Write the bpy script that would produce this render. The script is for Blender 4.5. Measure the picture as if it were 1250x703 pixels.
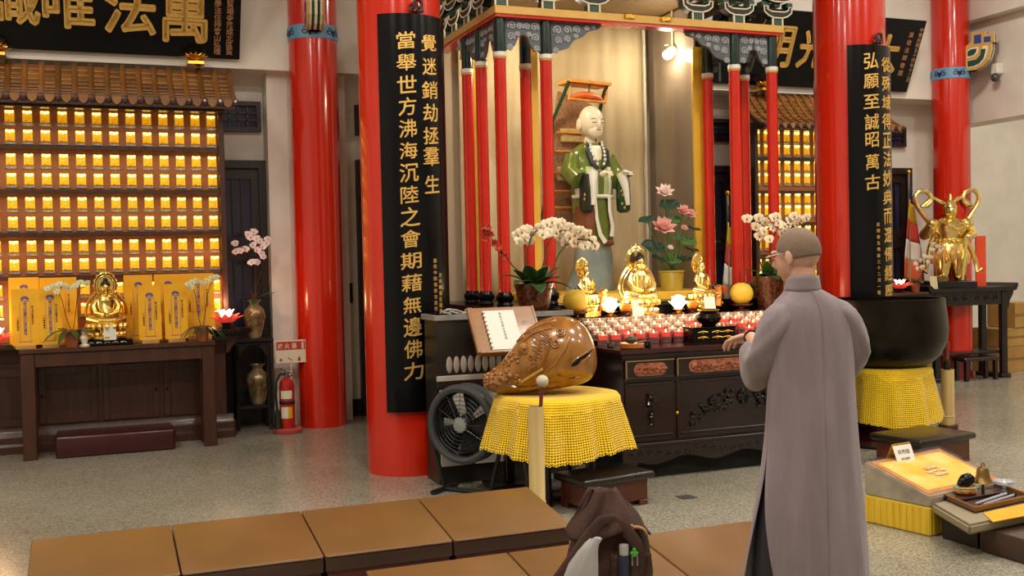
import bpy, bmesh, math, random
from mathutils import Vector, Matrix
random.seed(7)
for o in list(bpy.data.objects):
    bpy.data.objects.remove(o, do_unlink=True)
SC = bpy.context.scene
COL = SC.collection
PI = math.pi
R = math.radians

# ------------------------------------------------------------------ camera
FPX, CX, CY, HCAM = 1300.0, 625.0, 351.5, 1.45
TH = math.atan(FPX / 3275.0)
PT = math.atan((351.5 - 318.0) / FPX)
RO = 0.022
_f0 = Vector((math.sin(TH), math.cos(TH), 0)); _r0 = Vector((math.cos(TH), -math.sin(TH), 0)); _up = Vector((0, 0, 1))
CF = _f0 * math.cos(PT) - _up * math.sin(PT)
_u0 = _up * math.cos(PT) + _f0 * math.sin(PT)
CR = _r0 * math.cos(RO) - _u0 * math.sin(RO)
CU = _u0 * math.cos(RO) + _r0 * math.sin(RO)
CAMP = Vector((0, 0, HCAM))
camd = bpy.data.cameras.new('camera')
camd.sensor_fit = 'HORIZONTAL'; camd.sensor_width = 36.0; camd.lens = FPX / 1250.0 * 36.0
camd.clip_start = 0.05; camd.clip_end = 100
cam = bpy.data.objects.new('camera', camd); COL.objects.link(cam)
mw = Matrix.Identity(4)
for i in range(3):
    mw[i][0] = CR[i]; mw[i][1] = CU[i]; mw[i][2] = -CF[i]; mw[i][3] = CAMP[i]
cam.matrix_world = mw
SC.camera = cam

# measured points of the photograph -> the place: a ray meets a plane of the room
def ray(px, py): return CF + CR * ((px - CX) / FPX) - CU * ((py - CY) / FPX)
def atY(px, py, y): d = ray(px, py); return CAMP + d * (y / d.y)
def atX(px, py, x): d = ray(px, py); return CAMP + d * (x / d.x)
def atZ(px, py, z): d = ray(px, py); return CAMP + d * ((z - HCAM) / d.z)
def atD(px, py, dist): return CAMP + ray(px, py) * dist

# ------------------------------------------------------------------ world, exposure
w = bpy.data.worlds.new('world'); SC.world = w; w.use_nodes = True
w.node_tree.nodes['Background'].inputs[0].default_value = (0.95, 0.97, 1.0, 1)
w.node_tree.nodes['Background'].inputs[1].default_value = 0.15
SC.view_settings.view_transform = 'Standard'
SC.view_settings.look = 'None'
SC.view_settings.exposure = 0.12
SC.view_settings.gamma = 1.0
SC.view_settings.use_curve_mapping = False
LAMP_POWER = 72.0
LAMP_COL = (1.0, 0.93, 0.84)
LAMPS = [(-1.5, 1.2), (1.6, 1.2), (4.6, 1.2), (7.6, 1.2), (-1.5, 4.4), (1.6, 4.4), (4.6, 4.4), (7.6, 4.4),
         (-1.5, 6.9), (7.3, 7.4), (11.2, 4.4), (11.2, 7.8)]  # last lamp is added to brighten the wall under the lintel
CEIL = 5.2

# ------------------------------------------------------------------ materials
def lin(h):
    if isinstance(h, tuple): return h + (1,) if len(h) == 3 else h
    h = h.lstrip('#'); o = []
    for i in (0, 2, 4):
        c = int(h[i:i + 2], 16) / 255.0
        o.append(c / 12.92 if c <= 0.04045 else ((c + 0.055) / 1.055) ** 2.4)
    return tuple(o) + (1,)

MATS = {}
def mat(name, c1, c2=None, rough=0.5, metal=0.0, scale=8.0, detail=4.0, stretch=None, bump=0.0, bscale=None, coat=0.0,
        emit=None, estr=0.0, rand=0.0, sss=0.0, spec=None, alpha=None, sheen=0.0, tex='noise', contrast=None, trans=0.0):
    if name in MATS: return MATS[name]
    m = bpy.data.materials.new(name); m.use_nodes = True
    nt = m.node_tree; N = nt.nodes; L = nt.links
    b = N['Principled BSDF']
    b.inputs['Roughness'].default_value = rough; b.inputs['Metallic'].default_value = metal
    b.inputs['Coat Weight'].default_value = coat; b.inputs['Coat Roughness'].default_value = 0.08
    if spec is not None: b.inputs['Specular IOR Level'].default_value = spec
    if sheen: b.inputs['Sheen Weight'].default_value = sheen
    if trans: b.inputs['Transmission Weight'].default_value = trans
    if sss:
        b.inputs['Subsurface Weight'].default_value = sss; b.inputs['Subsurface Radius'].default_value = (0.01, 0.004, 0.002)
    c1 = lin(c1); b.inputs['Base Color'].default_value = c1
    tc = mp = None
    if c2 is not None or bump:
        tc = N.new('ShaderNodeTexCoord'); mp = N.new('ShaderNodeMapping')
        L.new(tc.outputs['Object'], mp.inputs['Vector'])
        if stretch: mp.inputs['Scale'].default_value = stretch
    src = None
    if c2 is not None:
        if tex == 'wave':
            t = N.new('ShaderNodeTexWave'); t.inputs['Scale'].default_value = scale
            t.inputs['Distortion'].default_value = 6; t.inputs['Detail'].default_value = detail; t.inputs['Detail Scale'].default_value = 1.5
            o = t.outputs['Fac']
        elif tex == 'voronoi':
            t = N.new('ShaderNodeTexVoronoi'); t.inputs['Scale'].default_value = scale; o = t.outputs['Distance']
        else:
            t = N.new('ShaderNodeTexNoise'); t.inputs['Scale'].default_value = scale; t.inputs['Detail'].default_value = detail
            o = t.outputs['Fac']
        L.new(mp.outputs['Vector'], t.inputs['Vector'])
        cr = N.new('ShaderNodeValToRGB')
        lo, hi = contrast or (0.35, 0.65)
        cr.color_ramp.elements[0].position = lo; cr.color_ramp.elements[1].position = hi
        cr.color_ramp.elements[0].color = c1; cr.color_ramp.elements[1].color = lin(c2)
        L.new(o, cr.inputs['Fac']); src = cr.outputs['Color']
    if rand:
        oi = N.new('ShaderNodeObjectInfo'); hv = N.new('ShaderNodeHueSaturation')
        ma = N.new('ShaderNodeMath'); ma.operation = 'MULTIPLY_ADD'
        ma.inputs[1].default_value = 2 * rand; ma.inputs[2].default_value = 1 - rand
        L.new(oi.outputs['Random'], ma.inputs[0]); L.new(ma.outputs[0], hv.inputs['Value'])
        if src: L.new(src, hv.inputs['Color'])
        else: hv.inputs['Color'].default_value = c1
        src = hv.outputs['Color']
    if src: L.new(src, b.inputs['Base Color'])
    if bump:
        t2 = N.new('ShaderNodeTexNoise'); t2.inputs['Scale'].default_value = bscale or scale * 3; t2.inputs['Detail'].default_value = 3
        L.new(mp.outputs['Vector'], t2.inputs['Vector'])
        bp = N.new('ShaderNodeBump'); bp.inputs['Strength'].default_value = bump; bp.inputs['Distance'].default_value = 0.02
        L.new(t2.outputs['Fac'], bp.inputs['Height']); L.new(bp.outputs['Normal'], b.inputs['Normal'])
    if emit:
        b.inputs['Emission Color'].default_value = lin(emit); b.inputs['Emission Strength'].default_value = estr
    if alpha is not None: b.inputs['Alpha'].default_value = alpha
    MATS[name] = m
    return m

def glass_mat(name, tint=(1, 1, 1), ior=1.3, rough=0.02, body=0.0, bodycol=(1, 1, 1)):
    """thin clear pane: light goes straight through, the Fresnel share is mirrored"""
    if name in MATS: return MATS[name]
    m = bpy.data.materials.new(name); m.use_nodes = True
    nt = m.node_tree; N = nt.nodes; L = nt.links
    N.remove(N['Principled BSDF']); out = N['Material Output']
    tr = N.new('ShaderNodeBsdfTransparent'); tr.inputs[0].default_value = tint + (1,)
    gl = N.new('ShaderNodeBsdfGlossy'); gl.inputs['Roughness'].default_value = rough
    fr = N.new('ShaderNodeFresnel'); fr.inputs[0].default_value = ior
    mx = N.new('ShaderNodeMixShader'); L.new(fr.outputs[0], mx.inputs[0]); L.new(tr.outputs[0], mx.inputs[1]); L.new(gl.outputs[0], mx.inputs[2])
    o = mx
    if body:
        df = N.new('ShaderNodeBsdfDiffuse'); df.inputs[0].default_value = bodycol + (1,)
        m2 = N.new('ShaderNodeMixShader'); m2.inputs[0].default_value = body
        L.new(mx.outputs[0], m2.inputs[1]); L.new(df.outputs[0], m2.inputs[2]); o = m2
    L.new(o.outputs[0], out.inputs['Surface'])
    MATS[name] = m
    return m

# ------------------------------------------------------------------ mesh building
class B:
    def __init__(s): s.bm = bmesh.new(); s.mi = 0
    def _tag(s, n0):
        if s.mi:
            s.bm.faces.ensure_lookup_table()
            for i in range(n0, len(s.bm.faces)): s.bm.faces[i].material_index = s.mi
    def box(s, x0, x1, y0, y1, z0, z1, bev=0.0, M=None, seg=1):
        n0 = len(s.bm.faces)
        vs = [s.bm.verts.new((x, y, z)) for x in (x0, x1) for y in (y0, y1) for z in (z0, z1)]
        fs = [(0, 1, 3, 2), (4, 6, 7, 5), (0, 4, 5, 1), (2, 3, 7, 6), (0, 2, 6, 4), (1, 5, 7, 3)]
        faces = [s.bm.faces.new([vs[i] for i in f]) for f in fs]
        if bev:
            ed = set(e for f in faces for e in f.edges)
            r = bmesh.ops.bevel(s.bm, geom=list(ed), offset=bev, segments=seg, affect='EDGES', profile=0.5)
            vs = list({v for f in r['faces'] for v in f.verts} | {v for v in vs if v.is_valid})
        if M is not None:
            for v in vs:
                if v.is_valid: v.co = M @ v.co
        s._tag(n0); return s
    def ring(s, pts): return [s.bm.verts.new(p) for p in pts]
    def skin(s, rings, closed=True, cap0=True, cap1=True):
        n0 = len(s.bm.faces)
        n = len(rings[0])
        for a, b in zip(rings[:-1], rings[1:]):
            for i in range(n if closed else n - 1):
                j = (i + 1) % n
                try: s.bm.faces.new((a[i], a[j], b[j], b[i]))
                except ValueError: pass
        if closed and cap0 and n > 2: s.bm.faces.new(list(reversed(rings[0])))
        if closed and cap1 and n > 2: s.bm.faces.new(rings[-1])
        s._tag(n0); return s
    def cyl(s, p0, p1, r0, r1=None, n=16, caps=True):
        return s.tube([p0, p1], [r0, r0 if r1 is None else r1], n, caps)
    def tube(s, pts, r, n=8, caps=True, flat=1.0, closed=False, up=None):
        pts = [Vector(p) for p in pts]; m = len(pts)
        rs = r if isinstance(r, (list, tuple)) else [r] * m
        rings = []; ref = None
        for i, p in enumerate(pts):
            if closed: t = pts[(i + 1) % m] - pts[i - 1]
            else: t = (pts[min(i + 1, m - 1)] - pts[max(i - 1, 0)])
            if t.length < 1e-9: t = Vector((0, 0, 1))
            t.normalize()
            if up is not None: a = t.cross(Vector(up))
            elif ref is None: a = t.cross(Vector((0, 0, 1)) if abs(t.z) < 0.9 else Vector((1, 0, 0)))
            else: a = ref - t * ref.dot(t)
            if a.length < 1e-6: a = t.orthogonal()
            a.normalize(); ref = a; b = t.cross(a)
            rings.append(s.ring([p + (a * math.cos(2 * PI * k / n) + b * math.sin(2 * PI * k / n) * flat) * rs[i] for k in range(n)]))
        if closed:
            rings.append(rings[0]); return s.skin(rings, True, False, False)
        return s.skin(rings, True, caps, caps)
    def lathe(s, prof, c=(0, 0, 0), n=24, sx=1.0, sy=1.0, M=None, cap=True):
        rings = []
        for r, z in prof:
            pts = []
            for k in range(n):
                a = 2 * PI * k / n
                p = Vector((c[0] + max(r, 1e-4) * math.cos(a) * sx, c[1] + max(r, 1e-4) * math.sin(a) * sy, c[2] + z))
                pts.append(M @ p if M is not None else p)
            rings.append(s.ring(pts))
        return s.skin(rings, True, cap, cap)
    def ell(s, c, rad, nu=14, nv=9, M=None):
        if not isinstance(rad, (tuple, list)): rad = (rad,) * 3
        c = Vector(c); rings = []
        for j in range(nv + 1):
            t = -PI / 2 + PI * j / nv; rr = max(math.cos(t), 0.02)
            pts = []
            for k in range(nu):
                a = 2 * PI * k / nu
                p = Vector((rad[0] * rr * math.cos(a), rad[1] * rr * math.sin(a), rad[2] * math.sin(t)))
                if M is not None: p = M @ p
                pts.append(c + p)
            rings.append(s.ring(pts))
        return s.skin(rings)
    def prism(s, poly, fn, w0, w1):
        a = s.ring([fn(u, v, w0) for u, v in poly]); b = s.ring([fn(u, v, w1) for u, v in poly])
        return s.skin([a, b])
    def grid(s, fn, nu, nv, closeu=False, thick=None):
        rows = [[s.bm.verts.new(fn(i / nu, j / nv)) for i in range(nu if closeu else nu + 1)] for j in range(nv + 1)]
        return s.skin(rows, closeu, False, False)
    def done(s, name, m, parent=None, smooth=35, loc=None, rot=None, recalc=True):
        if recalc: bmesh.ops.recalc_face_normals(s.bm, faces=s.bm.faces)
        me = bpy.data.meshes.new(name); s.bm.to_mesh(me); s.bm.free()
        for mm in (m if isinstance(m, (list, tuple)) else [m]): me.materials.append(mm)
        if smooth:
            me.polygons.foreach_set('use_smooth', [True] * len(me.polygons))
            if smooth < 180: me.set_sharp_from_angle(angle=R(smooth))
        return obj(name, me, parent, loc, rot)

def obj(name, me, parent=None, loc=None, rot=None):
    o = bpy.data.objects.new(name, me); COL.objects.link(o)
    if parent is not None: o.parent = parent
    if loc is not None: o.location = loc
    if rot is not None: o.rotation_euler = rot
    return o

def tag(o, label=None, cat=None, group=None, kind=None):
    if label: o['label'] = label
    if cat: o['category'] = cat
    if group: o['group'] = group
    if kind: o['kind'] = kind
    return o
def thing(name, label, cat, loc=(0, 0, 0), rz=0.0, group=None):
    o = bpy.data.objects.new(name, None); COL.objects.link(o)
    o.empty_display_size = 0.1; o.location = loc; o.rotation_euler = (0, 0, rz)
    return tag(o, label, cat, group)
def struct(o): o['kind'] = 'structure'; return o
def structroot(name, loc=(0, 0, 0)):
    o = bpy.data.objects.new(name, None); COL.objects.link(o); o.location = loc; o['kind'] = 'structure'; return o
def solid(o, t, off=0.0):
    md = o.modifiers.new('thickness', 'SOLIDIFY'); md.thickness = t; md.offset = off; return o
def subd(o, n=1):
    md = o.modifiers.new('smooth', 'SUBSURF'); md.levels = n; md.render_levels = n; return o
def copytree(src, parent=None):
    c = src.copy(); COL.objects.link(c); c.parent = parent
    for ch in list(src.children): copytree(ch, c)
    return c

def text_mesh(s, size, ext=0.004, bold=0.0, bevel=0.0, shear=0.0, res=2):
    cu = bpy.data.curves.new('lettering', 'FONT'); cu.body = s; cu.size = size; cu.extrude = ext
    cu.offset = bold; cu.bevel_depth = bevel; cu.bevel_resolution = 1; cu.align_x = 'CENTER'; cu.align_y = 'CENTER'; cu.shear = shear
    cu.resolution_u = res
    o = bpy.data.objects.new('lettering', cu); COL.objects.link(o)
    me = bpy.data.meshes.new_from_object(o)
    bpy.data.objects.remove(o, do_unlink=True); bpy.data.curves.remove(cu)
    xs = [v.co.x for v in me.vertices]; ys = [v.co.y for v in me.vertices]
    if xs:
        cx = (min(xs) + max(xs)) / 2; cy = (min(ys) + max(ys)) / 2
        for v in me.vertices: v.co.x -= cx; v.co.y -= cy
    return me
def thick_text(s, size, ext, r, n=8):
    """broad brush strokes: the character drawn again on a small circle around itself"""
    me = text_mesh(s, size, ext); bm = bmesh.new()
    for k in range(n):
        c = me.copy(); c.transform(Matrix.Translation((r * math.cos(2 * PI * k / n), r * math.sin(2 * PI * k / n), .0004 * (k % 3)))); bm.from_mesh(c); bpy.data.meshes.remove(c)
    out = bpy.data.meshes.new('character'); bm.to_mesh(out); bm.free(); bpy.data.meshes.remove(me); return out
def fit(me, w, h):
    xs = [v.co.x for v in me.vertices]; ys = [v.co.y for v in me.vertices]
    if not xs: return me
    sx = w / max(max(xs) - min(xs), 1e-6); sy = h / max(max(ys) - min(ys), 1e-6)
    for v in me.vertices: v.co.x *= sx; v.co.y *= sy
    return me
def column_text(chars, size, step, ext=0.001, bold=0.0):
    """a vertical line of characters as one mesh, top character at y = 0"""
    bm = bmesh.new()
    for i, c in enumerate(chars):
        me = text_mesh(c, size, ext, bold)
        me.transform(Matrix.Translation((0, -i * step, 0))); bm.from_mesh(me); bpy.data.meshes.remove(me)
    out = bpy.data.meshes.new('inscription'); bm.to_mesh(out); bm.free(); return out

# ------------------------------------------------------------------ palette
WHITE = mat('white_plaster', '#e6e0d4', '#dcd5c8', rough=0.75, scale=3, bump=0.05, bscale=60)
REDCOL = mat('red_lacquer_column', '#c82008', '#d2280a', rough=0.2, scale=2, stretch=(3, 3, 0.3), coat=0.5)
REDP = mat('red_lacquer_post', '#c4200f', '#cf2812', rough=0.22, scale=4, coat=0.4)
BLACKL = mat('black_lacquer', '#060508', '#0b0a0d', rough=0.24, scale=2, coat=0.1, spec=.18)
GOLD = mat('gilt', '#e7a83a', '#f3c35a', rough=0.25, metal=1.0, scale=20)
GILT = mat('gilt_lettering', '#e2b25a', '#edc26a', rough=0.4, metal=0.55, scale=30)
GOLDP = mat('gold_paint', '#c79b4b', '#d0a555', rough=0.45, metal=0.2, scale=6)
DARKW = mat('dark_rosewood', '#170a0b', '#241012', rough=0.3, scale=3, stretch=(1, 1, 6), coat=0.3)
BROWNW = mat('walnut_brown_wood', '#361808', '#4a2410', rough=0.4, scale=5, stretch=(6, 6, 0.6), tex='noise', coat=0.15)
EBONY = mat('ebonised_wood', '#0d0908', '#18100e', rough=0.4, scale=4)
YELLOWC = mat('bright_yellow_crochet', '#f2c505', '#f8d30c', rough=0.85, scale=60, bump=0.3, bscale=140, sheen=0.3)
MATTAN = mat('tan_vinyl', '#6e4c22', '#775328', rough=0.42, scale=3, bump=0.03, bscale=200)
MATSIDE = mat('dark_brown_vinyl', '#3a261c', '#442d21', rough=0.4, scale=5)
LEATHER = mat('black_brown_leather', '#1d1712', '#27201a', rough=0.28, scale=14, bump=0.04, bscale=150)
LEAFG = mat('leaf_green', '#1e3d17', '#2e5420', rough=0.4, scale=10)
PETALW = mat('cream_petal', '#e8d8b0', '#f0e6ca', rough=0.6, scale=20, sss=0.1)
GLASS = glass_mat('clear_glass')
# ================================================================== THE ROOM
# terrazzo floor
def terrazzo():
    m = bpy.data.materials.new('terrazzo'); m.use_nodes = True; nt = m.node_tree; N = nt.nodes; L = nt.links
    b = N['Principled BSDF']; tc = N.new('ShaderNodeTexCoord')
    v = N.new('ShaderNodeTexVoronoi'); v.inputs['Scale'].default_value = 130; L.new(tc.outputs['Object'], v.inputs['Vector'])
    sp = N.new('ShaderNodeSeparateColor'); L.new(v.outputs['Color'], sp.inputs[0])
    cr = N.new('ShaderNodeValToRGB'); e = cr.color_ramp.elements
    e[0].position = 0.0; e[0].color = lin('#777469'); e[1].position = 1.0; e[1].color = lin('#bbb9ad')
    x = cr.color_ramp.elements.new(0.3); x.color = lin('#959287')
    x = cr.color_ramp.elements.new(0.7); x.color = lin('#a9a69a')
    L.new(sp.outputs[0], cr.inputs[0])
    n = N.new('ShaderNodeTexNoise'); n.inputs['Scale'].default_value = 0.9; n.inputs['Detail'].default_value = 5; L.new(tc.outputs['Object'], n.inputs['Vector'])
    c2 = N.new('ShaderNodeValToRGB'); c2.color_ramp.elements[0].position = 0.35; c2.color_ramp.elements[1].position = 0.7
    c2.color_ramp.elements[0].color = lin('#e2dccf'); c2.color_ramp.elements[1].color = lin('#f4f2ea'); L.new(n.outputs['Fac'], c2.inputs[0])
    mx = N.new('ShaderNodeMix'); mx.data_type = 'RGBA'; mx.blend_type = 'MULTIPLY'; mx.inputs[0].default_value = 1
    L.new(cr.outputs[0], mx.inputs[6]); L.new(c2.outputs[0], mx.inputs[7]); L.new(mx.outputs[2], b.inputs['Base Color'])
    rr = N.new('ShaderNodeMapRange'); rr.inputs['To Min'].default_value = 0.14; rr.inputs['To Max'].default_value = 0.30
    L.new(n.outputs['Fac'], rr.inputs['Value']); L.new(rr.outputs[0], b.inputs['Roughness'])
    b.inputs['Specular IOR Level'].default_value = 0.6
    return m
struct(B().box(-4.5, 13, -4, 13, -0.12, 0).done('floor', terrazzo(), smooth=0))
CEILM = mat('ceiling_paint', '#d9d2c4', '#cfc8ba', rough=0.8, scale=2)
struct(B().box(-4.5, 13, -4, 13, CEIL, CEIL + 0.15).done('ceiling', CEILM, smooth=0))
YW = 10.0          # back wall face
YB = 9.62          # face of the wide upper wall above the ledge
ZL = 3.19          # ledge height
struct(B().box(-4.5, 9.75, YW, YW + 0.2, 0, CEIL).done('wall_back', WHITE, smooth=0))
struct(B().box(-4.5, 9.75, YB, YW, ZL, CEIL).done('trim_1', WHITE, smooth=0))
struct(B().box(-4.7, -4.5, -4, 13, 0, CEIL).done('wall_left', WHITE, smooth=0))
struct(B().box(-4.5, 13, -4.2, -4, 0, CEIL).done('wall_front', WHITE, smooth=0))
# right wall: deep lintel above, wall set back below it
XR = 9.6
q = atX(1176, 152, XR)
struct(B().box(XR, XR + 0.35, 2.0, YW + 0.2, q.z, CEIL).done('wall_right', WHITE, smooth=0))
q2 = atX(1162, 36, XR)
struct(B().box(XR - 0.16, XR, 2.0, YB, q2.z, CEIL).done('trim_2', WHITE, smooth=0))
struct(B().box(9.75, 13, 11.2, 11.4, 0, CEIL).done('wall_far', WHITE, smooth=0))
struct(B().box(13, 13.2, -4, 13, 0, CEIL).done('wall_side', WHITE, smooth=0))
struct(B().box(XR, XR + 0.35, YW + 0.2, 11.2, 0, CEIL).done('wall_return', WHITE, smooth=0))
# pilaster behind the slim column
pl0 = atY(329, 250, 9.76).x; pl1 = atY(424, 250, 9.76).x
struct(B().box(pl0, pl1, 9.76, YW, 0, ZL).done('trim_3', WHITE, smooth=0))
struct(B().box(pl1, 8.6, YW - 0.03, YW, 0, 0.16).done('baseboard_back', mat('dark_baseboard', '#17120f', rough=0.5), smooth=0))

PANE = mat('dusk_window_pane', '#26283f', '#35395a', rough=0.15, scale=3)
DFR = mat('dark_door_wood', '#1f1512', '#2a1c17', rough=0.45, scale=6, stretch=(4, 4, 0.5))
def lattice_window(name, x0, x1, z0, z1, nx, nz):
    y = YW
    r = structroot(name, ((x0 + x1) / 2, y, z0))
    W = (x1 - x0) / 2; H = z1 - z0
    for a, b, c, d in ((-W, -W + .04, 0, H), (W - .04, W, 0, H), (-W + .04, W - .04, 0, .04), (-W + .04, W - .04, H - .04, H)):
        B().box(a, b, -.06, 0, c, d).done('frame_rail', DFR, r, 0)
    for i in range(nx):
        for k in range(nz):
            pw = (2 * W - .08) / nx; ph = (H - .08) / nz
            B().box(-W + .04 + i * pw, -W + .04 + (i + 1) * pw, -.02, -.008, .04 + k * ph, .04 + (k + 1) * ph).done('pane', PANE, r, 0)
    for i in range(1, nx):
        x = -W + .04 + i * (2 * W - .08) / nx
        B().box(x - .008, x + .008, -.04, -.02, .04, H - .04).done('muntin', DFR, r, 0)
    for k in range(1, nz):
        z = .04 + k * (H - .08) / nz
        B().box(-W + .04, W - .04, -.04, -.021, z - .008, z + .008).done('muntin', DFR, r, 0)
    return r
def lattice_door(name, x0, x1, z1):
    y = YW
    r = structroot(name, ((x0 + x1) / 2, y, 0)); W = (x1 - x0) / 2
    B().box(-W, -W + .07, -.09, 0, 0, z1).done('jamb', DFR, r, 0)
    B().box(W - .07, W, -.09, 0, 0, z1).done('jamb', DFR, r, 0)
    B().box(-W + .07, W - .07, -.09, 0, z1 - .07, z1).done('lintel', DFR, r, 0)
    leaf = B()
    i0, i1 = -W + .07, W - .07
    leaf.box(i0, i0 + .07, -.05, -.004, 0, z1 - .07); leaf.box(i1 - .07, i1, -.05, -.004, 0, z1 - .07)
    rails = [0.0, 0.75, 1.5, 1.62, z1 - .07 - .1]
    for z in rails: leaf.box(i0 + .07, i1 - .07, -.05, -.004, z, z + .1)
    lf = leaf.done('door_leaf', DFR, r, 0)
    B().box(i0 + .07, i1 - .07, -.03, -.005, .1, .75).done('lower_panel', DFR, lf, 0)
    for a, c in ((.85, 1.5), (1.72, z1 - .17)):
        B().box(i0 + .07, i1 - .07, -.022, -.012, a, c).done('pane', PANE, lf, 0)
        n = max(2, int((i1 - i0 - .14) / .075))
        for k in range(1, n):
            x = i0 + .07 + k * (i1 - i0 - .14) / n
            B().box(x - .008, x + .008, -.045, -.022, a, c).done('bar', DFR, lf, 0)
    return r
a = atY(276, 190, YW); b_ = atY(323, 197, YW)
lattice_door('door_1', a.x - .35, b_.x, b_.z)
c = atY(280, 124, YW); d = atY(318, 162, YW)
lattice_window('window_1', c.x - .3, d.x, d.z, c.z, 6, 3)
a = atY(433, 196, YW); lattice_door('door_2', a.x, a.x + .75, a.z)
c = atY(432, 129, YW); d = atY(445, 166, YW); lattice_window('window_2', c.x, c.x + .62, d.z, c.z, 5, 3)
a = atY(875, 203, YW); lattice_door('door_3', a.x - .75, atY(892, 203, YW).x, a.z)
c = atY(876, 146, YW); d = atY(889, 174, YW); lattice_window('window_3', c.x - .5, d.x, d.z, c.z, 6, 3)
a = atY(1107, 206, YW); lattice_door('door_4', a.x - .75, a.x, a.z)
c = atY(1102, 156, YW); d = atY(1102, 180, YW); lattice_window('window_4', c.x - .62, c.x, d.z, c.z, 5, 3)

# ceiling lamps that light the hall
LAMPM = mat('lamp_diffuser', '#fff4e0', emit='#fff0d8', estr=4.0)
FIXM = mat('white_metal', '#dedad2', rough=0.4)
for i, (x, y) in enumerate(LAMPS):
    t = thing('ceiling_lamp', 'square white ceiling lamp panel lighting the hall', 'lamp', (x, y, CEIL), 0, 'ceiling lamp panels of the hall')
    fr = B()
    for a in ((-.35, .35, -.35, -.32), (-.35, .35, .32, .35), (-.35, -.32, -.32, .32), (.32, .35, -.32, .32)):
        fr.box(a[0], a[1], a[2], a[3], -.06, 0)
    fr.done('frame', FIXM, t, 0)
    B().box(-.32, .32, -.32, .32, -.05, -.01).done('diffuser', LAMPM, t, 0)
    ld = bpy.data.lights.new('lamp_light', 'AREA'); ld.shape = 'SQUARE'; ld.size = 0.6; ld.energy = LAMP_POWER * (.75 if x < 0 and y > 4 else 1.0); ld.color = LAMP_COL
    lo = bpy.data.objects.new('lamp_light', ld); COL.objects.link(lo); lo.parent = t; lo.location = (0, 0, -.07)
# ================================================================== RED COLUMNS
BLUEB = mat('pale_blue_band', '#5f93b8', '#6da0c2', rough=0.4, scale=8)
NAVY = mat('dark_blue_scroll', '#2a2740', rough=0.4)
CREAM = mat('cream_outline', '#e8dcc0', rough=0.5)
GREENP = mat('temple_green', '#12372a', '#184534', rough=0.35, scale=6)
BLUEP = mat('temple_blue', '#1d3a8c', rough=0.4)
STONE = mat('grey_stone_base', '#8c8880', '#77736b', rough=0.6, scale=14)

def big_column(label, c, r):
    t = thing('temple_column', label, 'column', (c[0], c[1], 0), 0, 'thick red columns')
    B().lathe([(r, 0), (r, CEIL)], n=64).done('shaft', REDCOL, t)
    return t
BIGR = 0.29
CL = (2.06, 7.22); CRT = (5.95, 7.25)
big_column('thick glossy red column nearest the camera, wearing a long black couplet board', CL, BIGR)
big_column('thick glossy red column behind the robed person, with a black couplet board', CRT, BIGR)

def scroll_pts(n, turns, r0, r1, flip=1):
    out = []
    for i in range(n + 1):
        t = i / n; a = turns * 2 * PI * t; rr = r0 + (r1 - r0) * t
        out.append((rr * math.cos(a) * flip, rr * math.sin(a)))
    return out

def slim_column(label, c, r, bz, brz, brang):
    t = thing('painted_column', label, 'column', (c[0], c[1], 0), 0, 'slim red columns with blue bands by the wall')
    B().lathe([(r, 0), (r, CEIL)], n=48).done('shaft', REDCOL, t)
    band = B().lathe([(r + .001, bz), (r + .006, bz + .004), (r + .006, bz + .121), (r + .001, bz + .125)], n=48, cap=False).done('band', BLUEB, t)
    sc = B()
    for a0 in range(-180, 180, 60):
        for s, off in ((1, 0), (-1, 26)):
            pts = []
            for u, v in scroll_pts(14, 1.3, .006, .04, s):
                a = R(a0 + off) + u / r
                pts.append(((r + .006) * math.cos(a), (r + .006) * math.sin(a), bz + .062 + v * .85))
            sc.tube(pts, .006, 5)
        for k in range(5):
            a = R(a0 + 13) + (k - 2) * .012 / r
            sc.tube([((r + .006) * math.cos(R(a0 + 13)), (r + .006) * math.sin(R(a0 + 13)), bz + .02),
                     ((r + .007) * math.cos(a), (r + .007) * math.sin(a), bz + .075)], [.004, .008], 5)
    sc.done('scroll_pattern', NAVY, band)
    # painted cloud-shaped bracket growing out of the column
    def brk(poly, w, name, m, par):
        ca, sa = math.cos(brang), math.sin(brang)
        def fn(u, v, k): return Vector((ca * (r + u) - sa * k, sa * (r + u) + ca * k, brz + v))
        return B().prism(poly, fn, -w, w).done(name, m, par, 0)
    outer = [(-.03, -.12), (.08, -.12), (.16, -.09), (.23, -.02), (.26, .08), (.26, .16), (.29, .16), (.29, .26), (.2, .26), (.2, .3), (.05, .3), (.05, .2), (-.03, .14)]
    m1 = [(.0, -.09), (.08, -.09), (.15, -.06), (.20, 0), (.225, .09), (.225, .13), (.17, .13), (.16, .05), (.11, 0), (.0, -.01)]
    m2 = [(.0, .02), (.08, .03), (.12, .07), (.13, .13), (.05, .13), (.0, .1)]
    m3 = [(.08, .17), (.155, .17), (.155, .265), (.08, .265)]
    m4 = [(.185, .17), (.255, .17), (.255, .23), (.185, .23)]
    br = brk(outer, .07, 'bracket', GOLDP, t)
    for w_, k_, m_ in ((.052, .006, CREAM), (.036, .010, GREENP), (.012, .014, CREAM)): brk([(u + k_, v) for u, v in outer], w_, 'bracket_edge', m_, br)
    brk(m1, .076, 'bracket_field', CREAM, br); 
    g = [(u * .86 + .008, v * .8 - .006) for u, v in m1]
    brk(g, .080, 'bracket_field', GREENP, br)
    brk(m2, .076, 'bracket_field', CREAM, br); brk([(u * .75 + .01, v * .7 + .022) for u, v in m2], .080, 'bracket_field', GREENP, br)
    brk(m3, .076, 'bracket_field', BLUEP, br); brk(m4, .076, 'bracket_field', BLUEP, br)
    return t
bz = atY(388, 47, 9.4).z
slim_column('slim red column with a pale blue band, behind the fire extinguisher', (1.93, 9.58), 0.215, bz, bz + .17, R(-97))
bz2 = atY(1155, 94, 9.3).z
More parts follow.
